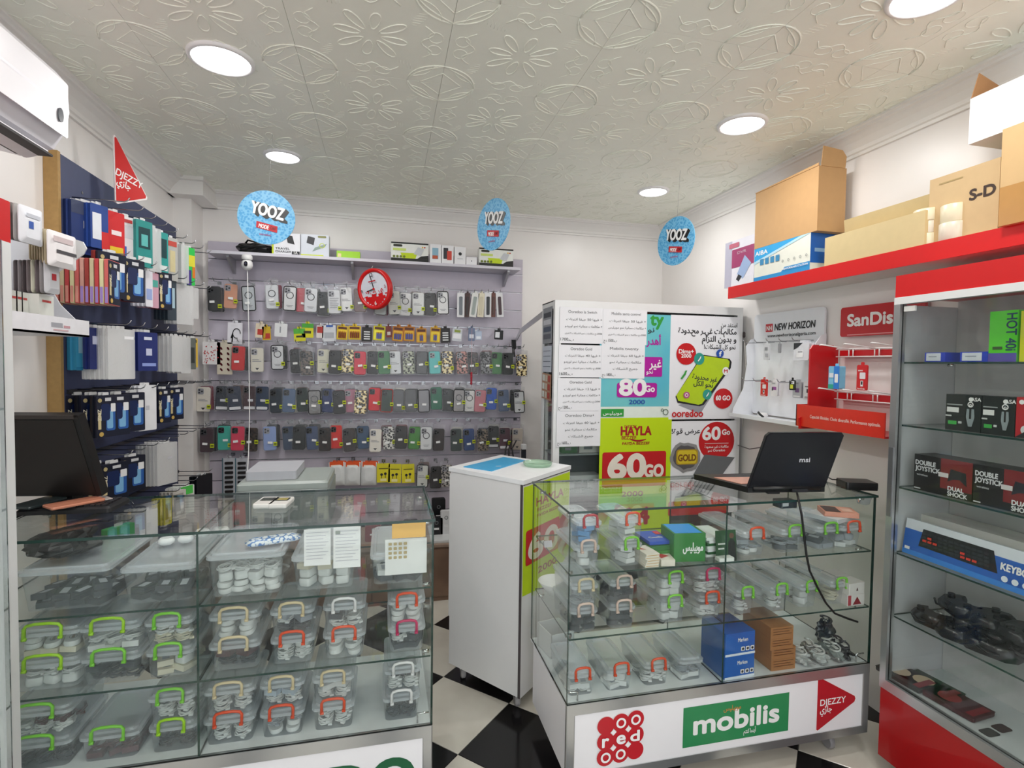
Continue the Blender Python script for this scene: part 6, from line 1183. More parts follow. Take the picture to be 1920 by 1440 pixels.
def gold(q, w_, h_):
    RD = M('#c8161d', .4)
    q.txt('عرض قوّة!'.replace('ّ', ''), w_*.24, -h_*.13, w_*.09, INK, w_*.42, bold=.03)
    q.disc(w_*.70, -h_*.22, w_*.27, RD, h_*.21, 32).txt('60', w_*.62, -h_*.20, w_*.24, WHITE, w_*.26, bold=.05).txt('Go', w_*.84, -h_*.15, w_*.10, WHITE, w_*.12, bold=.05).rect(w_*.52, -h_*.245, w_*.88, -h_*.24, WHITE).txt('مكالمات غير محدودة', w_*.7, -h_*.29, w_*.05, WHITE, w_*.36, bold=.02).txt('Ooredoo نحو', w_*.7, -h_*.33, w_*.045, WHITE, w_*.26)
    rr2 = random.Random(4); pts = [(w_*(.24+(.21+.03*rr2.random())*math.cos(t_)), -h_*.38+h_*(.145+.03*rr2.random())*math.sin(t_)) for t_ in [2*math.pi*i/22 for i in range(22)]]
    q.poly(pts, M('#8f8d8e', .6)); q.poly([(w_*.24+(x-w_*.24)*.8, -h_*.38+(y+h_*.38)*.8) for x, y in pts], M('#5a5658'))
    q.rr(w_*.10, -h_*.46, w_*.42, -h_*.3, w_*.04, M('#b9951c')).rr(w_*.12, -h_*.45, w_*.40, -h_*.31, w_*.04, M('#d9c02a')).txt('GOLD', w_*.26, -h_*.42, w_*.12, M('#7a4a10'), w_*.26, bold=.05)
    q.poly([(w_*.18, -h_*.80), (w_*.58, -h_*.80), (w_*.98, -h_*.40), (w_*.52, -h_*.36)], M('#6a6d70', .4)); q.poly([(w_*.22, -h_*.79), (w_*.56, -h_*.79), (w_*.76, -h_*.60), (w_*.40, -h_*.57)], M('#c9cacc'))
    for k in range(5): q.poly([(w_*(.27+.06*k), -h_*.77), (w_*(.295+.06*k), -h_*.77), (w_*(.43+.06*k), -h_*.62), (w_*(.41+.06*k), -h_*.62)], M('#7d8084'))
    q.rr(0, -h_*1.0, w_*.9, -h_*.85, .01, RD)
poster(1256, 1376, 790, 960, 'white poster of a gold card in broken stone beside a red half circle', gold, name='poster', cat='poster', y=Y0-.003)
# leaflets on the side pane
FS = fr((X0c-.0012, Y1-.02, 0), (0, -1, 0), (0, 0, 1))
for k, (zt_2, zb_2, col, fn, lab, rx) in enumerate([
    (1.80, 1.60, '#8e9298', lambda q, w_, h_: [q.rect(w_*.08, -h_*(.28+.2*i), w_*.9, -h_*(.14+.2*i), M(['#3a3f48', '#c9ccd2', '#4a5568', '#5c5f6a'][i])) for i in range(4)], 'grey photo leaflet at the top of the showcase side', 0),
    (1.585, 1.44, '#c5ccd8', lambda q, w_, h_: [q.rect(w_*.1, -h_*(.2+.2*i), w_*.9, -h_*(.18+.2*i), M('#5a6478')) for i in range(4)], 'pale blue typed leaflet on the showcase side', 0),
    (1.435, 1.29, '#b08a70', lambda q, w_, h_: [q.rect(w_*(.08+.3*(i % 3)), -h_*(.3+.32*(i//3)), w_*(.32+.3*(i % 3)), -h_*(.06+.32*(i//3)), M(['#d9e0da', '#c9c0b0', '#b04a40'][i % 3])) for i in range(9)], 'brown and red picture leaflet hanging askew on the showcase side', 3)]):
    t4 = thing('leaflet', lab, 'leaflet', (X0c-.003, Y1-.03, zt_2), rot=(R(rx), 0, 0)); w_ = .17; h_ = zt_2-zb_2
    q = MB(); q.b(-.0005, -w_, -h_, .0005, 0, 0, M(col, .5)); q.build('sheet', t4); q = MB(FR(-.0007, 0, 0)); fn(q, w_, h_); q.build('print', t4)
# metal arm from showcase to slat wall
q = MB(); A0 = Vector((X0c+.01, Y1, ZT-.03)); A1 = P(968, 622, 1, 3.74)
F = fr(A0, (A1-A0), (0, 0, 1)); L1 = (A1-A0).length; q.ext(fr(A0, (A1-A0).normalized(), Vector((0, 0, 1))), [(0, 0), (L1*.85, 0), (L1, -.04), (L1, -.07), (L1*.83, -.035), (0, -.035)], 0, .006, ALU)
q.build('metal_arm', None, label='grey metal strip bracing the showcase to the slat wall', category='bracket')
p = P(962, 640, 1, 3.66); t = thing('hanging_clip', 'small black gadget hanging below the metal strip', 'clip', (p.x, 3.66, p.z-.05)); q = MB(); q.ext(FY(), [(-.012, .06), (.018, .06), (.022, .0), (.01, -.01), (.016, -.06), (-.004, -.06), (-.006, 0)], -.01, .01, BLACK); q.build('body', t)
# low white frame with dark glass behind the tall cabinet
xa, xb = P(978, 830, 1, 3.3).x, X0c-.005; zz_ = P(990, 833, 1, 3.3).z
t = thing('window_frame', 'low white framed dark glass panel left of the showcase', 'frame', ((xa+xb)/2, 3.3, 0)); q = MB(); q.b(-(xb-xa)/2, -.02, zz_-.03, (xb-xa)/2, .02, zz_, ALUW); q.build('top_rail', t); q = MB(); q.b(-(xb-xa)/2, -.01, .0, (xb-xa)/2, .01, zz_-.03, M('#34383c', .15)); q.build('dark_panel', t)
q = MB()
for k in range(3): a0 = P(952+8*k, 826, 1, 3.6); a1 = P(945+9*k, 862, 1, 3.5); q.tube([a0, (a0+a1)/2+Vector((-.01*k, 0, .01)), a1], .005, BLACK, 6)
q.build('black_cables', None, label='black cables hanging below the rightmost phone cases', category='cable')
# ================================================================ right wall
XF = 1.89; ya, yb_ = P(1365, 550, 0, XF).y, .3; z1, z0_ = 1.933, 1.869
t = thing('red_shelf', 'long red-edged shelf high on the right wall carrying cartons', 'shelf', (XR, (ya+yb_)/2, z0_)); cy2 = (ya+yb_)/2
q = MB(); q.b(XF-XR+.006, yb_-cy2, 0, -.001, ya-cy2, .02, M('#dcdad4', .4)); q.build('shelf_board', t)
q = MB(); q.b(XF-XR, yb_-cy2, -.001, XF-XR+.006, ya-cy2, z1-z0_, RED); q.build('red_fascia', t)
q = MB(); q.b(XF-XR+.006, yb_-cy2, .02, -.001, ya-cy2-.0, z1-z0_-.002, M('#e4e2dc', .4)); q.build('top_board', t)
ZS = z1-.001
def wbox(px0, px1, pyt, name, lab, col, X=XF+.003, d_=.15, face=None, pyb=None, z=ZS, end=None, cat='box', flaps=None, h_=None):
    """box on the right wall shelf: near-side columns px0 (far) to px1 (near) on plane X"""
    yf, yn = P(px0, 480, 0, X).y, P(px1, 480, 0, X).y; hh_ = h_ or P((px0+px1)/2, pyt, 0, X).z-z; w_ = yf-yn
    tt = thing(name, lab, cat, (X+d_/2, (yf+yn)/2, z+.0005)); m = M(col, .7 if col in ('#c69c6b', '#cdb084', '#c9a878', '#d0bb8c') else .4, var=.05)
    q = MB(); q.b(-d_/2, -w_/2, 0, d_/2, w_/2, hh_, m); q.build('carton', tt)
    if face: q = MB(FR(-d_/2-.0004, 0, hh_/2)); face(q, w_, hh_); q.build('face_print', tt)
    if end: q = MB(FY(0, -w_/2-.0004, hh_/2)); end(q, d_, hh_); q.build('end_print', tt)
    if flaps: q = MB(); flaps(q, w_, d_, hh_, m); q.build('flap', tt)
    return tt, hh_
def f1(q, w_, h_): q.rect(-w_*.5, -h_*.5, -w_*.25, h_*.5, M('#b9b6c6')).rect(-w_*.25, -h_*.1, w_*.5, h_*.3, M('#a23a6a')).rect(-w_*.25, -h_*.5, w_*.5, -h_*.35, M('#e6e4ea')).poly([(-w_*.05, -h_*.25), (w_*.15, -h_*.38), (w_*.42, -h_*.08), (w_*.2, h_*.12)], M('#9fb4d8')).poly([(-w_*.08, -h_*.36), (w_*.02, -h_*.42), (w_*.12, -h_*.32), (.0, -h_*.26)], M('#2a2a30')).rr(-w_*.35, h_*.34, -w_*.0, h_*.44, .005, M('#c0647a')).txt('DVR', w_*.1, h_*.18, .02, M('#d0b0c0'), w_*.3)
wbox(1360, 1414, 448, 'adapter_box', 'tall white and magenta box at the left end of the red shelf', '#e9e6ee', face=f1)
def f2(q, w_, h_):
    q.rect(-w_*.5, -h_*.5, w_*.5, -h_*.38, M('#2a8fcc')).poly([(w_*.02, -h_*.38), (w_*.5, -h_*.38), (w_*.5, -h_*.26), (w_*.08, -h_*.26)], M('#2a8fcc')).poly([(-w_*.5, h_*.1), (w_*.35, h_*.5), (-w_*.5, h_*.5)], M('#2aa4e0')).poly([(-w_*.5, h_*.02), (w_*.5, h_*.5), (w_*.35, h_*.5), (-w_*.5, h_*.1)], M('#b9dcec'))
    q.txt('AIBA', -w_*.36, h_*.28, .03, WHITE, w_*.24, bold=.04); [q.rect(-w_*.38+k*w_*.1, -h_*.04, -w_*.31+k*w_*.1, h_*.14, M('#3a8ab8')) for k in range(4)]; [q.ring(w_*.05+k*w_*.1, -h_*.08, .004, .006, M('#6a6d70')) for k in range(5)]
    q.txt('REWORKING STATION', w_*.27, -h_*.345, .013, WHITE, w_*.42, bold=.03)
_, h2 = wbox(1415, 1519, 462, 'soldering_station_box', 'blue and cream box with white lettering under the tall carton', '#e6e6da', face=f2, end=lambda q, w_, h_: q.rect(-w_*.5, -h_*.3, w_*.5, h_*.5, M('#1560b8')).rect(-w_*.35, .0, w_*.3, h_*.1, M('#8fb8e0')), h_=P(1467, 452, 0, XF).z-ZS)
def flap1(q, w_, d_, h_, m): q.ext(fr((-d_/2, -w_/2, h_), (1, 0, 0), (0, 0, 1)), [(0, 0), (d_, 0), (d_, .09), (d_*.8, .135), (0, .15)], -.002, .002, m)
_, hb = wbox(1414, 1530, 345, 'cardboard_box', 'tall upright brown carton with its end flap standing open', '#c69c6b', z=ZS+h2+.001, d_=.15, h_=.29, flaps=lambda q, w_, d_, h_, m: (q.ext(fr((-d_/2+.01, -w_/2, h_), (1, 0, 0), (0, -.1, 1)), [(0, 0), (d_-.02, 0), (d_-.02, .05), (d_*.7, .075), (0, .085)], 0, .003, m), q.ext(fr((-d_/2, w_/2, h_), (0, -1, 0), (.05, 0, 1)), [(0, 0), (w_, 0), (w_, .012), (0, .004)], 0, .003, m)))
wbox(1546, 1732, 430, 'cardboard_box', 'low wide tan carton with its long lid flap standing up', '#d0bb8c', h_=.125, d_=.14, flaps=lambda q, w_, d_, h_, m: q.ext(fr((d_/2-.03, w_/2, h_), (0, -1, 0), (-.25, 0, 1)), [(0, 0), (w_, 0), (w_-.01, .085), (.01, .085)], 0, .003, m))
wbox(1738, 1868, 340, 'cardboard_box', 'large tan carton with dark lettering behind the tape rolls', '#cdb084', X=XF+.03, h_=.235, d_=.14, face=lambda q, w_, h_: q.txt('S-D', w_*.28, h_*.02, .05, M('#3a2820'), w_*.34, bold=.05).rect(-w_*.35, h_*.38, .0, h_*.4, M('#a8905c')))
wbox(1869, 2090, 300, 'cardboard_box', 'tan carton wrapped in brown tape cut off by the right edge', '#c9a878', X=XF-.02, h_=.30, d_=.2, face=lambda q, w_, h_: q.rect(-w_*.5, -h_*.5, w_*.5, -h_*.1, M('#b88a50', .25)))
_, hw = wbox(1806, 2050, 220, 'white_carton', 'big white carton with an open brown flap at the very top right', '#ecebea', X=XF+.0, z=ZS+.30+.001, h_=.15, d_=.19, flaps=lambda q, w_, d_, h_, m: q.ext(fr((-d_/2+.0, w_/2-.002, h_), (1, 0, 0), (0, -.3, 1)), [(0, 0), (d_*.95, .0), (d_*.5, .05), (0, .075)], 0, .003, M('#b8875a', .7)))
for (px, n, dx) in ((1737, 3, 0), (1788, 2, 1)):
    y = P(px, 440, 0, XF+.045).y
    for k in range(n):
        hh_ = .044 if n == 3 else .062; tt = thing('tape_roll', f'{["cream","white"][dx]} tape roll on the red shelf, {["lowest","second","topmost"][k if k < n-1 else 2]} of the {["three","two"][dx]} stacked', 'tape roll', (XF+.047+.004*(k % 2), y, ZS+.0008+k*(hh_+.0008)), group='stacked tape rolls')
        q = MB(); q.lathe([(.026, 0), (.042, 0), (.0435, .002), (.0435, hh_-.002), (.042, hh_), (.026, hh_), (.026, 0)], M('#e6dcbe' if (k+dx) % 2 == 0 else '#dfd6c4', .35), 28); q.build('roll', tt)
# ---- white rack with hooks
RW = XR-.012
yL, yR2 = P(1418, 700, 0, XR).y, P(1552, 640, 0, XR).y; zb2 = P(1502, 786, 0, 1.93).z
t = NR = thing('display_rack', 'white hook rack with a name header on the right wall', 'display rack', (XR, (yL+yR2)/2, 1.2)); c2 = (yL+yR2)/2; hw2 = (yL-yR2)/2
q = MB(); q.ext(FR(-.012, 0, .3), rrect(2*hw2, .56, .02, 4), 0, .01, WP); q.build('back_panel', t)
q = MB(FR(-.0225, 0, .5)); q.rr(hw2*-.62, -.022, hw2*-.40, .022, .003, M('#c4303a')).txt('NH', -hw2*.51, -.014, .036, WHITE, .04, bold=.03).txt('NEW HORIZON', hw2*.22, -.016, .05, INK, hw2*1.12, bold=.035, sh=.1).txt('www.newhorizonalgeria.com', hw2*.12, -.052, .024, INK, hw2*1.35); q.build('header_print', t)
q = MB(); q.b(-.15, -hw2-.02, .0, -.012, hw2+.02, .012, WP); q.b(-.155, -hw2-.02, 0, -.15, hw2+.02, .02, WP); q.build('tray', t)
for sy in (-1, 1): q = MB(); q.ext(fr((-.012, sy*(hw2+.002), 0), (-1, 0, 0), (0, 0, 1)), [(0, 0), (.14, 0), (.13, .05), (.07, .16), (.05, .3), (.06, .40), (.03, .44), (0, .45)], -.002, .002, WP); q.build('side_panel', t)
def rhook(par, y, z, L_=.12): q = cached(('rh', L_), lambda: (lambda q: q.tube([(0, 0, 0), (-L_+.012, 0, -.004), (-L_, 0, .002), (-L_-.007, 0, .014)], .0022, STEEL, 5).mesh('hook'))(MB())); return put('hook', q, par, (-.022, y, z))
for z in (.42, .21):
    for k in range(5): rhook(t, hw2*.7-k*hw2*.36, z)
def rpack(px, py, w_, h_, col, lab, fn=None, X=1.98, n=1, name='accessory_pack', cat='pack', t_=.006, step=.012):
    for k in range(n):
        p = P(px, py, 0, X); l = lab if k == 0 else f'pack behind the {" ".join(lab.split()[:7])}, {ORD[k+1]} from the front'
        tt = thing(name, l, cat, (p.x+step*k, p.y, p.z), group=None if n == 1 else 'packs behind one another on the right wall racks', rot=(0, 0, R(U(-4, 4))))
        q = MB(); q.ext(FR(), rrect(w_, h_, .006, 3), -t_/2, t_/2, M(col, .4)); q.ext(FR(), rrect(w_*.3, .014, .003, 2, 0, h_/2+.005), -.001, .001, M(col, .4)); q.build('card', tt)
        if fn and k == 0: q = MB(FR(-t_/2-.0004, 0, 0)); fn(q, w_, h_); q.build('print', tt)
rpack(1438, 660, .045, .085, '#d3d4d8', 'small white adapter pack on the upper left rack hook', pr((-.3, .1, .2, .3, '#8a8a90'), (-.2, -.3, .3, -.1, '#a9a9b0')))
rpack(1462, 653, .018, .05, '#8f9094', 'narrow grey pack on the second upper rack hook')
rpack(1503, 659, .10, .085, '#e3e4ea', 'white cable pack with a black corner on the upper rack hooks', lambda q, w_, h_: q.poly([(-w_*.5, h_*.5), (w_*.1, h_*.5), (-w_*.2, h_*.25), (-w_*.5, h_*.1)], M('#2a2c30')).rect(-w_*.3, -h_*.35, w_*.15, h_*.05, M('#f4f4f6')).rect(-w_*.2, -h_*.05, w_*.1, 0, M('#8a8a92')), n=4)
sdp = lambda q, w_, h_: q.rr(-w_*.2, -h_*.05, w_*.35, h_*.2, .003, M('#e9e4e6')).rect(-w_*.1, -h_*.35, w_*.15, -h_*.12, M('#e6e6e8')).rect(-w_*.05, -h_*.28, w_*.1, -h_*.15, BLK2).rect(-w_*.35, h_*.25, w_*.1, h_*.3, M('#e8c0c0')).txt('SanDisk', 0, -h_*.47, .009, WHITE, w_*.7)
rpack(1433, 727, .05, .09, '#cc2024', 'red memory card pack on the lower left rack hook', sdp)
rpack(1452, 728, .05, .08, '#e6e2e6', 'white memory card pack with a purple stripe beside the red one', pr((-.3, -.1, .4, .1, '#a05aa0'), (-.3, -.15, -.1, .05, '#3a3a40'), (-.3, .3, .2, .36, '#aaaaae')), n=2)
rpack(1486, 722, .036, .05, '#1c1d1c', 'small black and yellow pack on the lower rack', pr((-.3, -.35, .2, .05, '#d9e03a'), (-.1, .1, .4, .4, '#e4e4e6')), X=1.95)
rpack(1495, 731, .055, .08, '#b9bbc0', 'grey and purple memory card pack on the lower rack', pr((-.2, -.15, .3, .1, '#7a5a8a'), (-.4, -.45, .4, -.35, '#e9e9ec')), n=2)
rpack(1515, 733, .05, .09, '#dcdee0', 'white memory card pack at the right of the lower rack', pr((-.3, .2, .4, .26, '#6a6a70'), (-.1, -.1, .15, .1, '#3a3a40'), (-.3, -.4, .2, -.3, '#a9a9ae')), n=2)
p = P(1430, 770, 0, 1.98); t = thing('wrist_gadget', 'small white rounded gadget with a black band on the rack tray', 'gadget', (p.x, p.y, 1.2125), .5); q = MB(); q.loft(Matrix(), [(rrect(.05, .035, .015, 4), 0), (rrect(.075, .042, .02, 4), .01), (rrect(.06, .03, .014, 4), .024)], WHITE, True); q.tube([(-.03, -.018, .004), (-.035, 0, .02), (-.02, .014, .028)], .006, BLACK, 6); q.build('body', t)
# ---- red rack
y2L, y2R = P(1575, 650, 0, XR-.03).y, 1.665; cy3 = (y2L+y2R)/2; h3 = (y2L-y2R)/2
t = SR = thing('red_display_rack', 'red display rack with white serif lettering and a red tray', 'display rack', (XR, cy3, 1.2))
RM = M('#c0181e', .3, var=.03)
zh0, zh1 = P(1575, 632, 0, XR-.03).z-1.2, P(1575, 578, 0, XR-.03).z-1.2
q = MB(); q.ext(FR(-.02, 0, (zh0+zh1)/2), rrect(2*h3, zh1-zh0, .012, 4), 0, .012, RM); q.build('header', t)
q = MB(FR(-.0325, 0, (zh0+zh1)/2)); q.txt('SanDisk', -h3+.04, -.02, .075, WHITE, P(1590, 600, 0, XR-.03).y-P(1693, 600, 0, XR-.03).y, 'l', bold=.045).rect(-h3+.04, -.062, h3-.04, -.058, M('#e6a0a0')); q.build('header_print', t)
xo2 = P(1527, 700, 1, y2L+.03).x; 
q = MB(); q.ext(fr((-.012, h3+.03, 0), (-1, 0, 0), (0, 0, 1)), [(0, .0), (.06, 0), (.20, .0), (.205, .05), (.16, .075), (.155, .1), (.155, .37), (.14, .39), (.03, .39), (0, .37)], -.004, .004, RM); q.build('side_panel', t)
zt1, zt0 = .112, .012
q = MB(); q.b(-.205, -h3, zt0, -.2, h3+.06, zt1, M('#d8301f', .3)); q.b(-.2, -h3, zt0, -.012, h3+.02, zt0+.008, RM); q.b(-.205, h3+.055, zt0, -.12, h3+.06, zt1, M('#d8301f', .3)); q.build('tray', t)
q = MB(FR(-.2055, 0, .062)); q.txt('Capacité illimitée. Choix diversifié. Performance optimale.', -(P(1519, 775, 0, XR-.2055).y-cy3), -.006, .02, M('#f2d0c8'), P(1519, 775, 0, XR-.2055).y-P(1652, 775, 0, XR-.2055).y, 'l', bold=.02); q.build('tray_print', t)
for z in (.335, .14):
    q = MB(); q.b(-.03, -h3, z, -.012, h3, z+.03, RM); q.build('hook_rail', t)
    q = MB(); q.tube([(-.05, -h3, z), (-.05, h3, z)], .003, WHITE, 6); q.tube([(-.05, -h3, z+.035), (-.05, h3, z+.035)], .003, WHITE, 6)
    for k in range(4):
        y = h3-.07-k*.13
        for d in (0, .022): q.tube([(-.05, y-d, z), (-.05, y-d, z+.035)], .0025, WHITE, 5)
        q.tube([(-.03, y-.011, z+.03), (-.16, y+.02, z+.05), (-.175, y+.03, z+.052), (-.17, y+.04, z+.05)], .003, WHITE, 5)
    q.build('wire_rail', t)
def cyb(q, w_, h_): q.rect(-w_*.5, -h_*.5, w_*.5, -h_*.3, M('#2aa890')).rect(0, -h_*.5, w_*.5, h_*.5, M('#2a7fd8')).txt('1', w_*.25, -h_*.2, .05, WHITE, .016, bold=.04).rect(-w_*.4, .0, -.0, h_*.2, M('#dfe6ee'))
rpack(1569, 708, .062, .10, '#7fc0e0', 'light blue boxed memory stick on the red rack', cyb, X=1.93, t_=.03)
rpack(1617, 708, .05, .105, '#cc2024', 'red memory card pack hanging alone on the red rack', sdp, X=1.93)
# wall marks: cable on the showcase edge
q = MB(); q.tube([P(1396, 640, 1, 2.72), P(1399, 700, 1, 2.72), P(1395, 760, 1, 2.72), P(1392, 800, 1, 2.72)], .003, M('#c9c6c0', .5), 5); q.lathe([(0, -.02), (.008, -.01), (.008, .012), (0, .02)], M('#3a3030', .5), 8, o=tuple(P(1395, 628, 1, 2.72))); q.build('thin_cable', None, label='thin pale cable running down the right edge of the showcase', category='cable')
q = MB(); q.tube([P(1384, 835, 1, 2.745), P(1405, 842, 1, 2.5), P(1432, 838, 1, 2.1), P(1440, 850, 1, A_.y-.0)], .003, BLACK, 5); q.build('black_cable', None, label='black cable between the showcase and the laptop lid', category='cable')
# ================================================================ glass cabinet on the right
XC, XB2 = 1.785, 2.07; yc1, yc0 = 1.56, .35; ycm = (yc0+yc1)/2
t = RC = thing('glass_cabinet', 'red and silver glass fronted cabinet along the right wall', 'cabinet', (XC, ycm, 0)); a1 = yc1-ycm; a0 = -a1; dp = XB2-XC
def rbx(x0, y0, z0_, x1, y1, z1_, m, nm): q = MB(); q.b(x0, y0, z0_, x1, y1, z1_, m); return q.build(nm, t)
rbx(.002, a0, .06, dp, a1-.002, .335, M('#d6d4d8', .4), 'base_cabinet'); rbx(-.006, a0, .06, .002, a1-.005, .315, REDD, 'red_base_panel')
ztc = 1.815; rbx(-.004, a0, 1.735, dp, a1-.0, ztc, RED, 'red_top_band')
rbx(-.008, a0, .315, .02, a1, .35, ALU, 'bottom_rail'); rbx(-.008, a0, 1.712, .02, a1, 1.737, ALUW, 'top_rail')
for y in (a1-.024, a0): rbx(-.008, y, .35, .02, y+.024, 1.712, ALU, 'post')
rbx(.02, a1-.008, .35, dp, a1, 1.712, M('#c9c9cc', .3), 'end_panel'); rbx(.02, a0, .35, dp, a0+.008, 1.712, M('#c9c9cc', .3), 'end_panel')
rbx(dp-.012, a0+.01, .35, dp-.004, a1-.01, 1.735, M('#c4c3c2', .35), 'back_panel'); rbx(.02, a0+.01, .338, dp-.012, a1-.01, .35, M('#cfd2d4', .3), 'deck')
q = MB(); glassbox(q, .003, a0+.024, .35, .008, a1-.024, 1.712, 'x'); q.build('glass_door', t)
q = MB(); q.b(-.004, a1-.075, 1.685, .004, a1-.035, 1.703, M('#d9d9d6', .4)); q.build('door_clip', t)
q = MB(); q.b(-.013, a1-.022, .95, -.008, a1-.006, 1.2, M('#8a8c8f', .3, metal=.7)); q.build('door_pull', t)
CZ = [1.508, 1.283, 1.058, .818, .585]
for z in CZ:
    q = MB(); glassbox(q, .022, a0+.012, z-.006, dp-.014, a1-.01, z, 'z'); q.build('glass_shelf', t)
    for y in (a1-.03, a0+.03): q = MB(); q.tube([(dp-.05, y, z-.01), (dp-.05, y+.018*(1 if y > 0 else -1), z-.01)], .005, CHROME, 6); q.build('shelf_pin', t)
def cb(px0, px1, z, h_, col, name, lab, face=None, X=1.83, d_=.1, cat='box', end=None, group=None, rz=0., top=None):
    ref = {1.508: 670, 1.283: 800, 1.058: 930, .818: 1060, .585: 1180, .35: 1300}[z]
    yf, yn = P(px0, ref, 0, X).y, P(px1, ref, 0, X).y; w_ = yf-yn
    tt = thing(name, lab, cat, (X+d_/2, (yf+yn)/2, z+.0005), rz, group); m = M(col, .4)
    q = MB(); q.b(-d_/2, -w_/2, 0, d_/2, w_/2, h_, m); q.build('carton', tt)
    if face: q = MB(FR(-d_/2-.0004, 0, h_/2)); face(q, w_, h_); q.build('face_print', tt)
    if end: q = MB(FY(0, -w_/2-.0004, h_/2)); end(q, d_, h_); q.build('end_print', tt)
    if top: q = MB(FZ(0, 0, h_+.0004)); top(q, d_, w_); q.build('top_print', tt)
    return tt
for px0, px1, wd in ((1734, 1772, 'left'), (1800, 1852, 'right')): cb(px0, px1, 1.508, .032, '#2440c0', 'blue_box', f'small blue box with a white label on the top cabinet shelf, {wd} one', lambda q, w_, h_: q.rect(-w_*.42, -h_*.4, w_*.3, h_*.42, M('#d9dce6')).rect(-w_*.3, 0, w_*.1, h_*.1, M('#8a90a0')))
cb(1853, 1906, 1.508, .155, '#58d22a', 'phone_box', 'bright green phone box with dark side lettering on the cabinet top shelf', lambda q, w_, h_: (q.rect(-w_*.5, -h_*.5, w_*.5, -h_*.33, M('#5a4fa8')), q.txt('HOT 40i', w_*.12, h_*.44, .04, M('#1c3a5a'), h_*.72, 'l', bold=.02, rot=-math.pi/2), q.rect(-w_*.35, -h_*.26, -w_*.0, -h_*.2, M('#3a5a2a'))) and None, d_=.06)
cb(1911, 1960, 1.508, .15, '#d2d41e', 'phone_box', 'yellow phone box right of the green one, cut by the photo edge', None, d_=.06)
def cam_(q, w_, h_):
    q.disc(w_*.22, h_*.38, .007, WHITE).txt('ASA', w_*.36, h_*.34, .016, WHITE, .03, bold=.03)
    for u in (.22,): q.poly([(w_*(u-.12), -h_*.1), (w_*(u-.1), h_*.12), (w_*(u+.1), h_*.12), (w_*(u+.12), -h_*.1), (w_*(u+.05), -h_*.36), (w_*(u-.05), -h_*.36)], M('#8f999c')).poly([(w_*(u-.03), -h_*.15), (w_*(u-.03), h_*.15), (w_*(u+.03), h_*.15), (w_*(u+.03), -h_*.15)], M('#1a1d1c')).ring(w_*u, h_*.24, .006, .009, WHITE).ring(w_*u, h_*.22, .002, .004, WHITE)
    q.rect(-w_*.45, h_*.0, -w_*.1, h_*.14, M('#e4e4e2')).rect(-w_*.45, h_*.2, .0, h_*.23, M('#9fa4a4')).rect(-w_*.4, -h_*.34, -w_*.15, -h_*.24, M('#3faa4a')).rect(-w_*.1, -h_*.3, 0, -h_*.24, M('#c9ccca')).rect(-w_*.48, -h_*.12, -w_*.3, -h_*.08, M('#c9ccca'))
for px0, px1, wd in ((1772, 1838, 'left'), (1840, 1902, 'right')): cb(px0, px1, 1.283, .118, '#1b211f', 'mouse_box', f'black box picturing a grey wireless mouse, {wd} one of two', cam_, d_=.05, group='black wireless mouse boxes')
cb(1904, 1975, 1.283, .12, '#b8222a', 'mouse_box', 'red box beside the black mouse boxes, cut by the photo edge', lambda q, w_, h_: q.disc(-w_*.35, h_*.38, .007, WHITE).disc(-w_*.2, -h_*.3, .014, M('#d9d9d9')).poly([(-w_*.5, -h_*.5), (w_*.5, -h_*.5), (w_*.5, h_*.1)], BLK2), d_=.05)
def joy(q, w_, h_):
    q.rect(-w_*.02, -h_*.3, w_*.5, h_*.5, M('#7a1c20')).poly([(w_*.1, -h_*.1), (w_*.15, h_*.25), (w_*.4, h_*.2), (w_*.42, -h_*.15), (w_*.3, -h_*.0), (w_*.2, -h_*.02)], M('#1c1a26')).txt('DOUBLE', -w_*.47, h_*.22, .022, M('#d9d9dc'), w_*.36, 'l', bold=.05).txt('JOYSTICK', -w_*.47, h_*.06, .022, M('#d9d9dc'), w_*.44, 'l', bold=.05).txt('wireless', -w_*.44, -h_*.08, .01, M('#c9c9cc'), w_*.2, 'l').rect(-w_*.05, .0, w_*.12, h_*.12, M('#d9d4d4')).rect(-w_*.48, -h_*.46, -w_*.36, -h_*.43, M('#e0e0e0')).txt('DUAL', w_*.25, -h_*.32, .02, M('#e6e6e6'), w_*.26, bold=.05).txt('SHOCK', w_*.28, -h_*.46, .02, M('#e6e6e6'), w_*.32, bold=.05)
cb(1712, 1822, 1.058, .125, '#1a1618', 'game_controller_box', 'black and red box with white brush lettering, left one', joy, d_=.09)
cb(1824, 1950, 1.058, .125, '#191517', 'game_controller_box', 'black and red box with white brush lettering, right one', joy, d_=.09)
for k in range(4): cb(1722, 2010, .818, .032, '#dedbd6', 'keyboard_box', f'white keyboard box in the pile behind the blue one, {ORD[k+1]} from the bottom', None, X=1.93, d_=.11, group='white keyboard boxes', cat='box').location.z = .8185+.0326*k
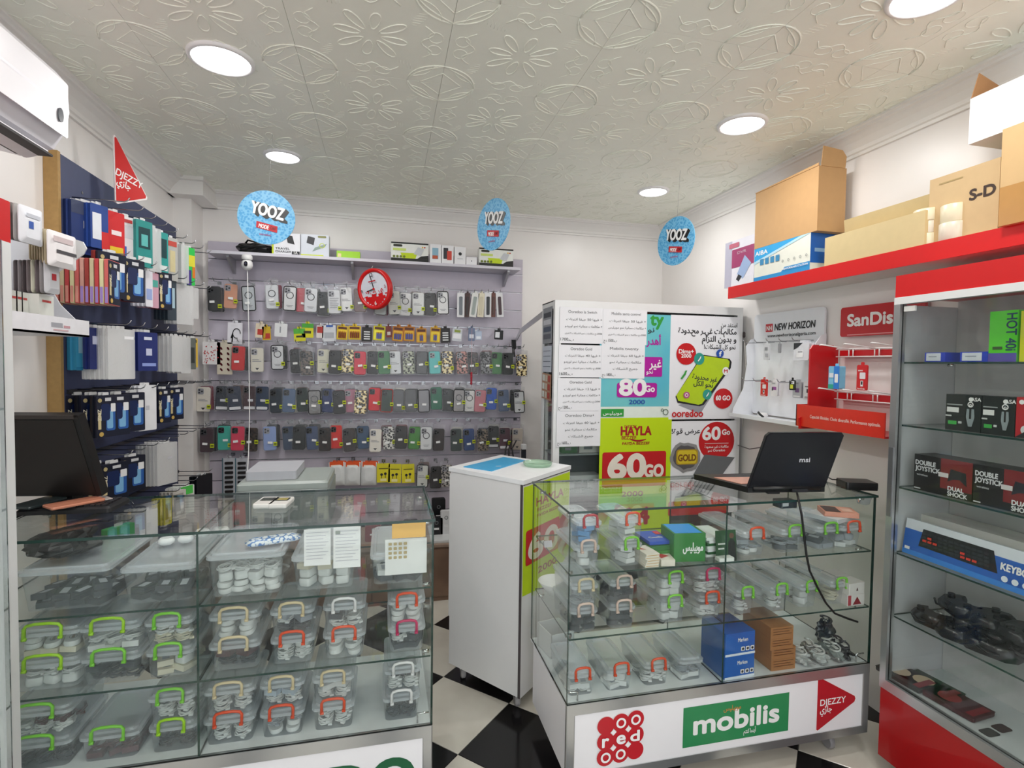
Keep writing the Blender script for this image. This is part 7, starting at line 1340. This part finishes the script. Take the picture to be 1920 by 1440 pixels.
def kb(q, w_, h_):
    q.rect(-w_*.5, -h_*.5, w_*.5, h_*.22, M('#2a66c0')).rect(-w_*.5, -h_*.5, w_*.5, -h_*.36, M('#3f8ae0')).poly([(-w_*.38, -h_*.18), (-w_*.36, h_*.32), (w_*.12, h_*.32), (w_*.16, -h_*.2)], M('#191a20'))
    for r_ in range(4):
        for c_ in range(12): q.rect(-w_*.35+c_*w_*.039, -h_*.12+r_*h_*.1, -w_*.32+c_*w_*.039, -h_*.06+r_*h_*.1, M('#e04030' if (c_, r_) in ((1, 2), (1, 1), (2, 1), (0, 1), (7, 0), (8, 0), (7, 1), (9, 0)) else '#2f3138'))
    q.txt('KEYBOARD', w_*.32, -h_*.05, .03, WHITE, w_*.26, bold=.05); [q.disc(w_*.22+k*w_*.06, -h_*.25, .009, M('#e6ecf4')) for k in range(4)]; q.rect(-w_*.46, -h_*.34, -w_*.42, -h_*.26, WHITE)
tt = cb(1690, 1990, .818, .125, '#e0e4ec', 'keyboard_box', 'blue keyboard box with red highlighted keys leaning at the front', kb, X=1.83, d_=.02); tt.rotation_euler = (0, R(8), 0)
for k in range(10):
    px, rz = (1750, 1790, 1830, 1870, 1800, 1850, 1905, 1770, 1825, 1885)[k], U(0, 3); p = P(px, 1190+14*(k % 3), 0, 1.88)
    tt = thing('bagged_controller', f'glossy black game controller, {ORD[k+1]} from left on the cabinet shelf', 'game controller', (1.88+.06*(k > 3), p.y, .5865+(.0 if k < 4 else .012 if k < 7 else .056)), rz, 'bagged black game controllers')
    q = MB(); mC = M('#15151a', .2, bump=.6, scale=40); ol = [(-.07, -.04), (-.055, -.055), (-.04, -.03), (0, -.015), (.04, -.03), (.055, -.055), (.07, -.04), (.065, .02), (.04, .045), (-.04, .045), (-.065, .02)]
    q.loft(FZ(), [([(x*.9, y*.9) for x, y in ol], 0), (ol, .012), (ol, .025), ([(x*.85, y*.8) for x, y in ol], .04)], mC, True); q.build('controller', tt)
    q = MB(); [q.ext(FZ(sx*.045, .0, .04), circ(.011, 10), -.004, .008, BLACK) for sx in (-1, 1)]; q.tube([(-.02, .045, .02), (0, .07, .024), (.03, .06, .03)], .004, BLACK, 5); q.build('thumbsticks', tt)
p = P(1755, 1300, 2, .352)
def gamep(c1, c2):
    def f(q, w_, d_): q.rect(-w_*.5, -d_*.5, w_*.5, d_*.5, M(c1)).poly(circ(w_*.3, 12, 0, d_*.15), M(c2)).rect(-w_*.4, -d_*.45, w_*.4, -d_*.3, M('#8a2028'))
    return f
for k, (px, py, c1, c2, wd) in enumerate(((1700, 1272, '#3a3a38', '#c9b8a0', 'leftmost'), (1745, 1290, '#2f4030', '#d0b894', 'middle'), (1795, 1322, '#4a1c22', '#a02a34', 'rightmost'))):
    slab('magazine', f'printed game sleeve lying on the cabinet floor, {wd} of three', 'magazine', px, py, .11, .16, .014, c1, z=.352, rz=.1, top=gamep(c1, c2))
slab('dark_card', 'small dark card on the cabinet floor, left of two', 'card', 1855, 1374, .05, .035, .002, '#3a3a3a', z=.3505)
slab('dark_card', 'small dark card on the cabinet floor, right of two', 'card', 1878, 1366, .05, .035, .002, '#4a3a3a', z=.3505)
# ================================================================ round hanging signs
def yooz(px, py, ceil_px, d, rz, lab, tilt=0.):
    c = P(*ceil_px, 2, CEIL); p = P(px, py, 1, c.y); r_ = d/2
    t = thing('hanging_sign', lab, 'sign', (p.x, p.y, p.z), rot=(0, R(tilt), R(rz)), group='round blue hanging signs')
    BLU = M2('blue_scribble_print', '#4ba4dc', '#7cc4ec', 90, (.35, .6), .4)
    q = MB(); q.ext(FY(), circ(r_, 40), -.002, .002, BLU); q.build('disc', t)
    for sgn in (1, -1):
        q = MB(FY(0, -.0022, 0) if sgn > 0 else fr((0, .0022, 0), (-1, 0, 0), (0, 0, 1)))
        for k in range(6): q.txt('YOOZ', .006+.0022*k*1, .0-.0018*k+.004, r_*.62, BLACK, r_*1.15, bold=.05, sh=-.05, rot=-.12); q.w -= .0002
        q.w += .0004; q.txt('YOOZ', 0, .006, r_*.62, M('#f6f6f6'), r_*1.15, bold=.045, sh=-.05, rot=-.12)
        q.poly([(-r_*.33, -r_*.42), (r_*.4, -r_*.52), (r_*.4, -r_*.28), (-r_*.33, -r_*.18)], M('#c81e2a')).txt('MODE', -r_*.08, -r_*.42, r_*.2, WHITE, r_*.34, bold=.04, rot=-.12).txt('CHAT', r_*.25, -r_*.43, r_*.16, M('#5a1018'), r_*.2, rot=-.12).txt('ooredoo', .0, -r_*.68, r_*.12, M('#b04a80'), r_*.4)
        q.build('print', t)
    q = MB(); q.tube([(0, 0, r_), (0, 0, CEIL-p.z)], .0008, M('#c9c9c4', .5), 4); q.build('string', t)
    return t
yooz(500, 408, (503, 250), .25, 3, 'round blue sign with white lettering, leftmost, facing the shop', 4)
yooz(925, 421, (926, 292), .262, -62, 'round blue sign with white lettering, middle one, turned edgeways', 3)
yooz(1267, 452, (1269, 321), .262, -73, 'round blue sign with white lettering, rightmost, by the right corner', 3)
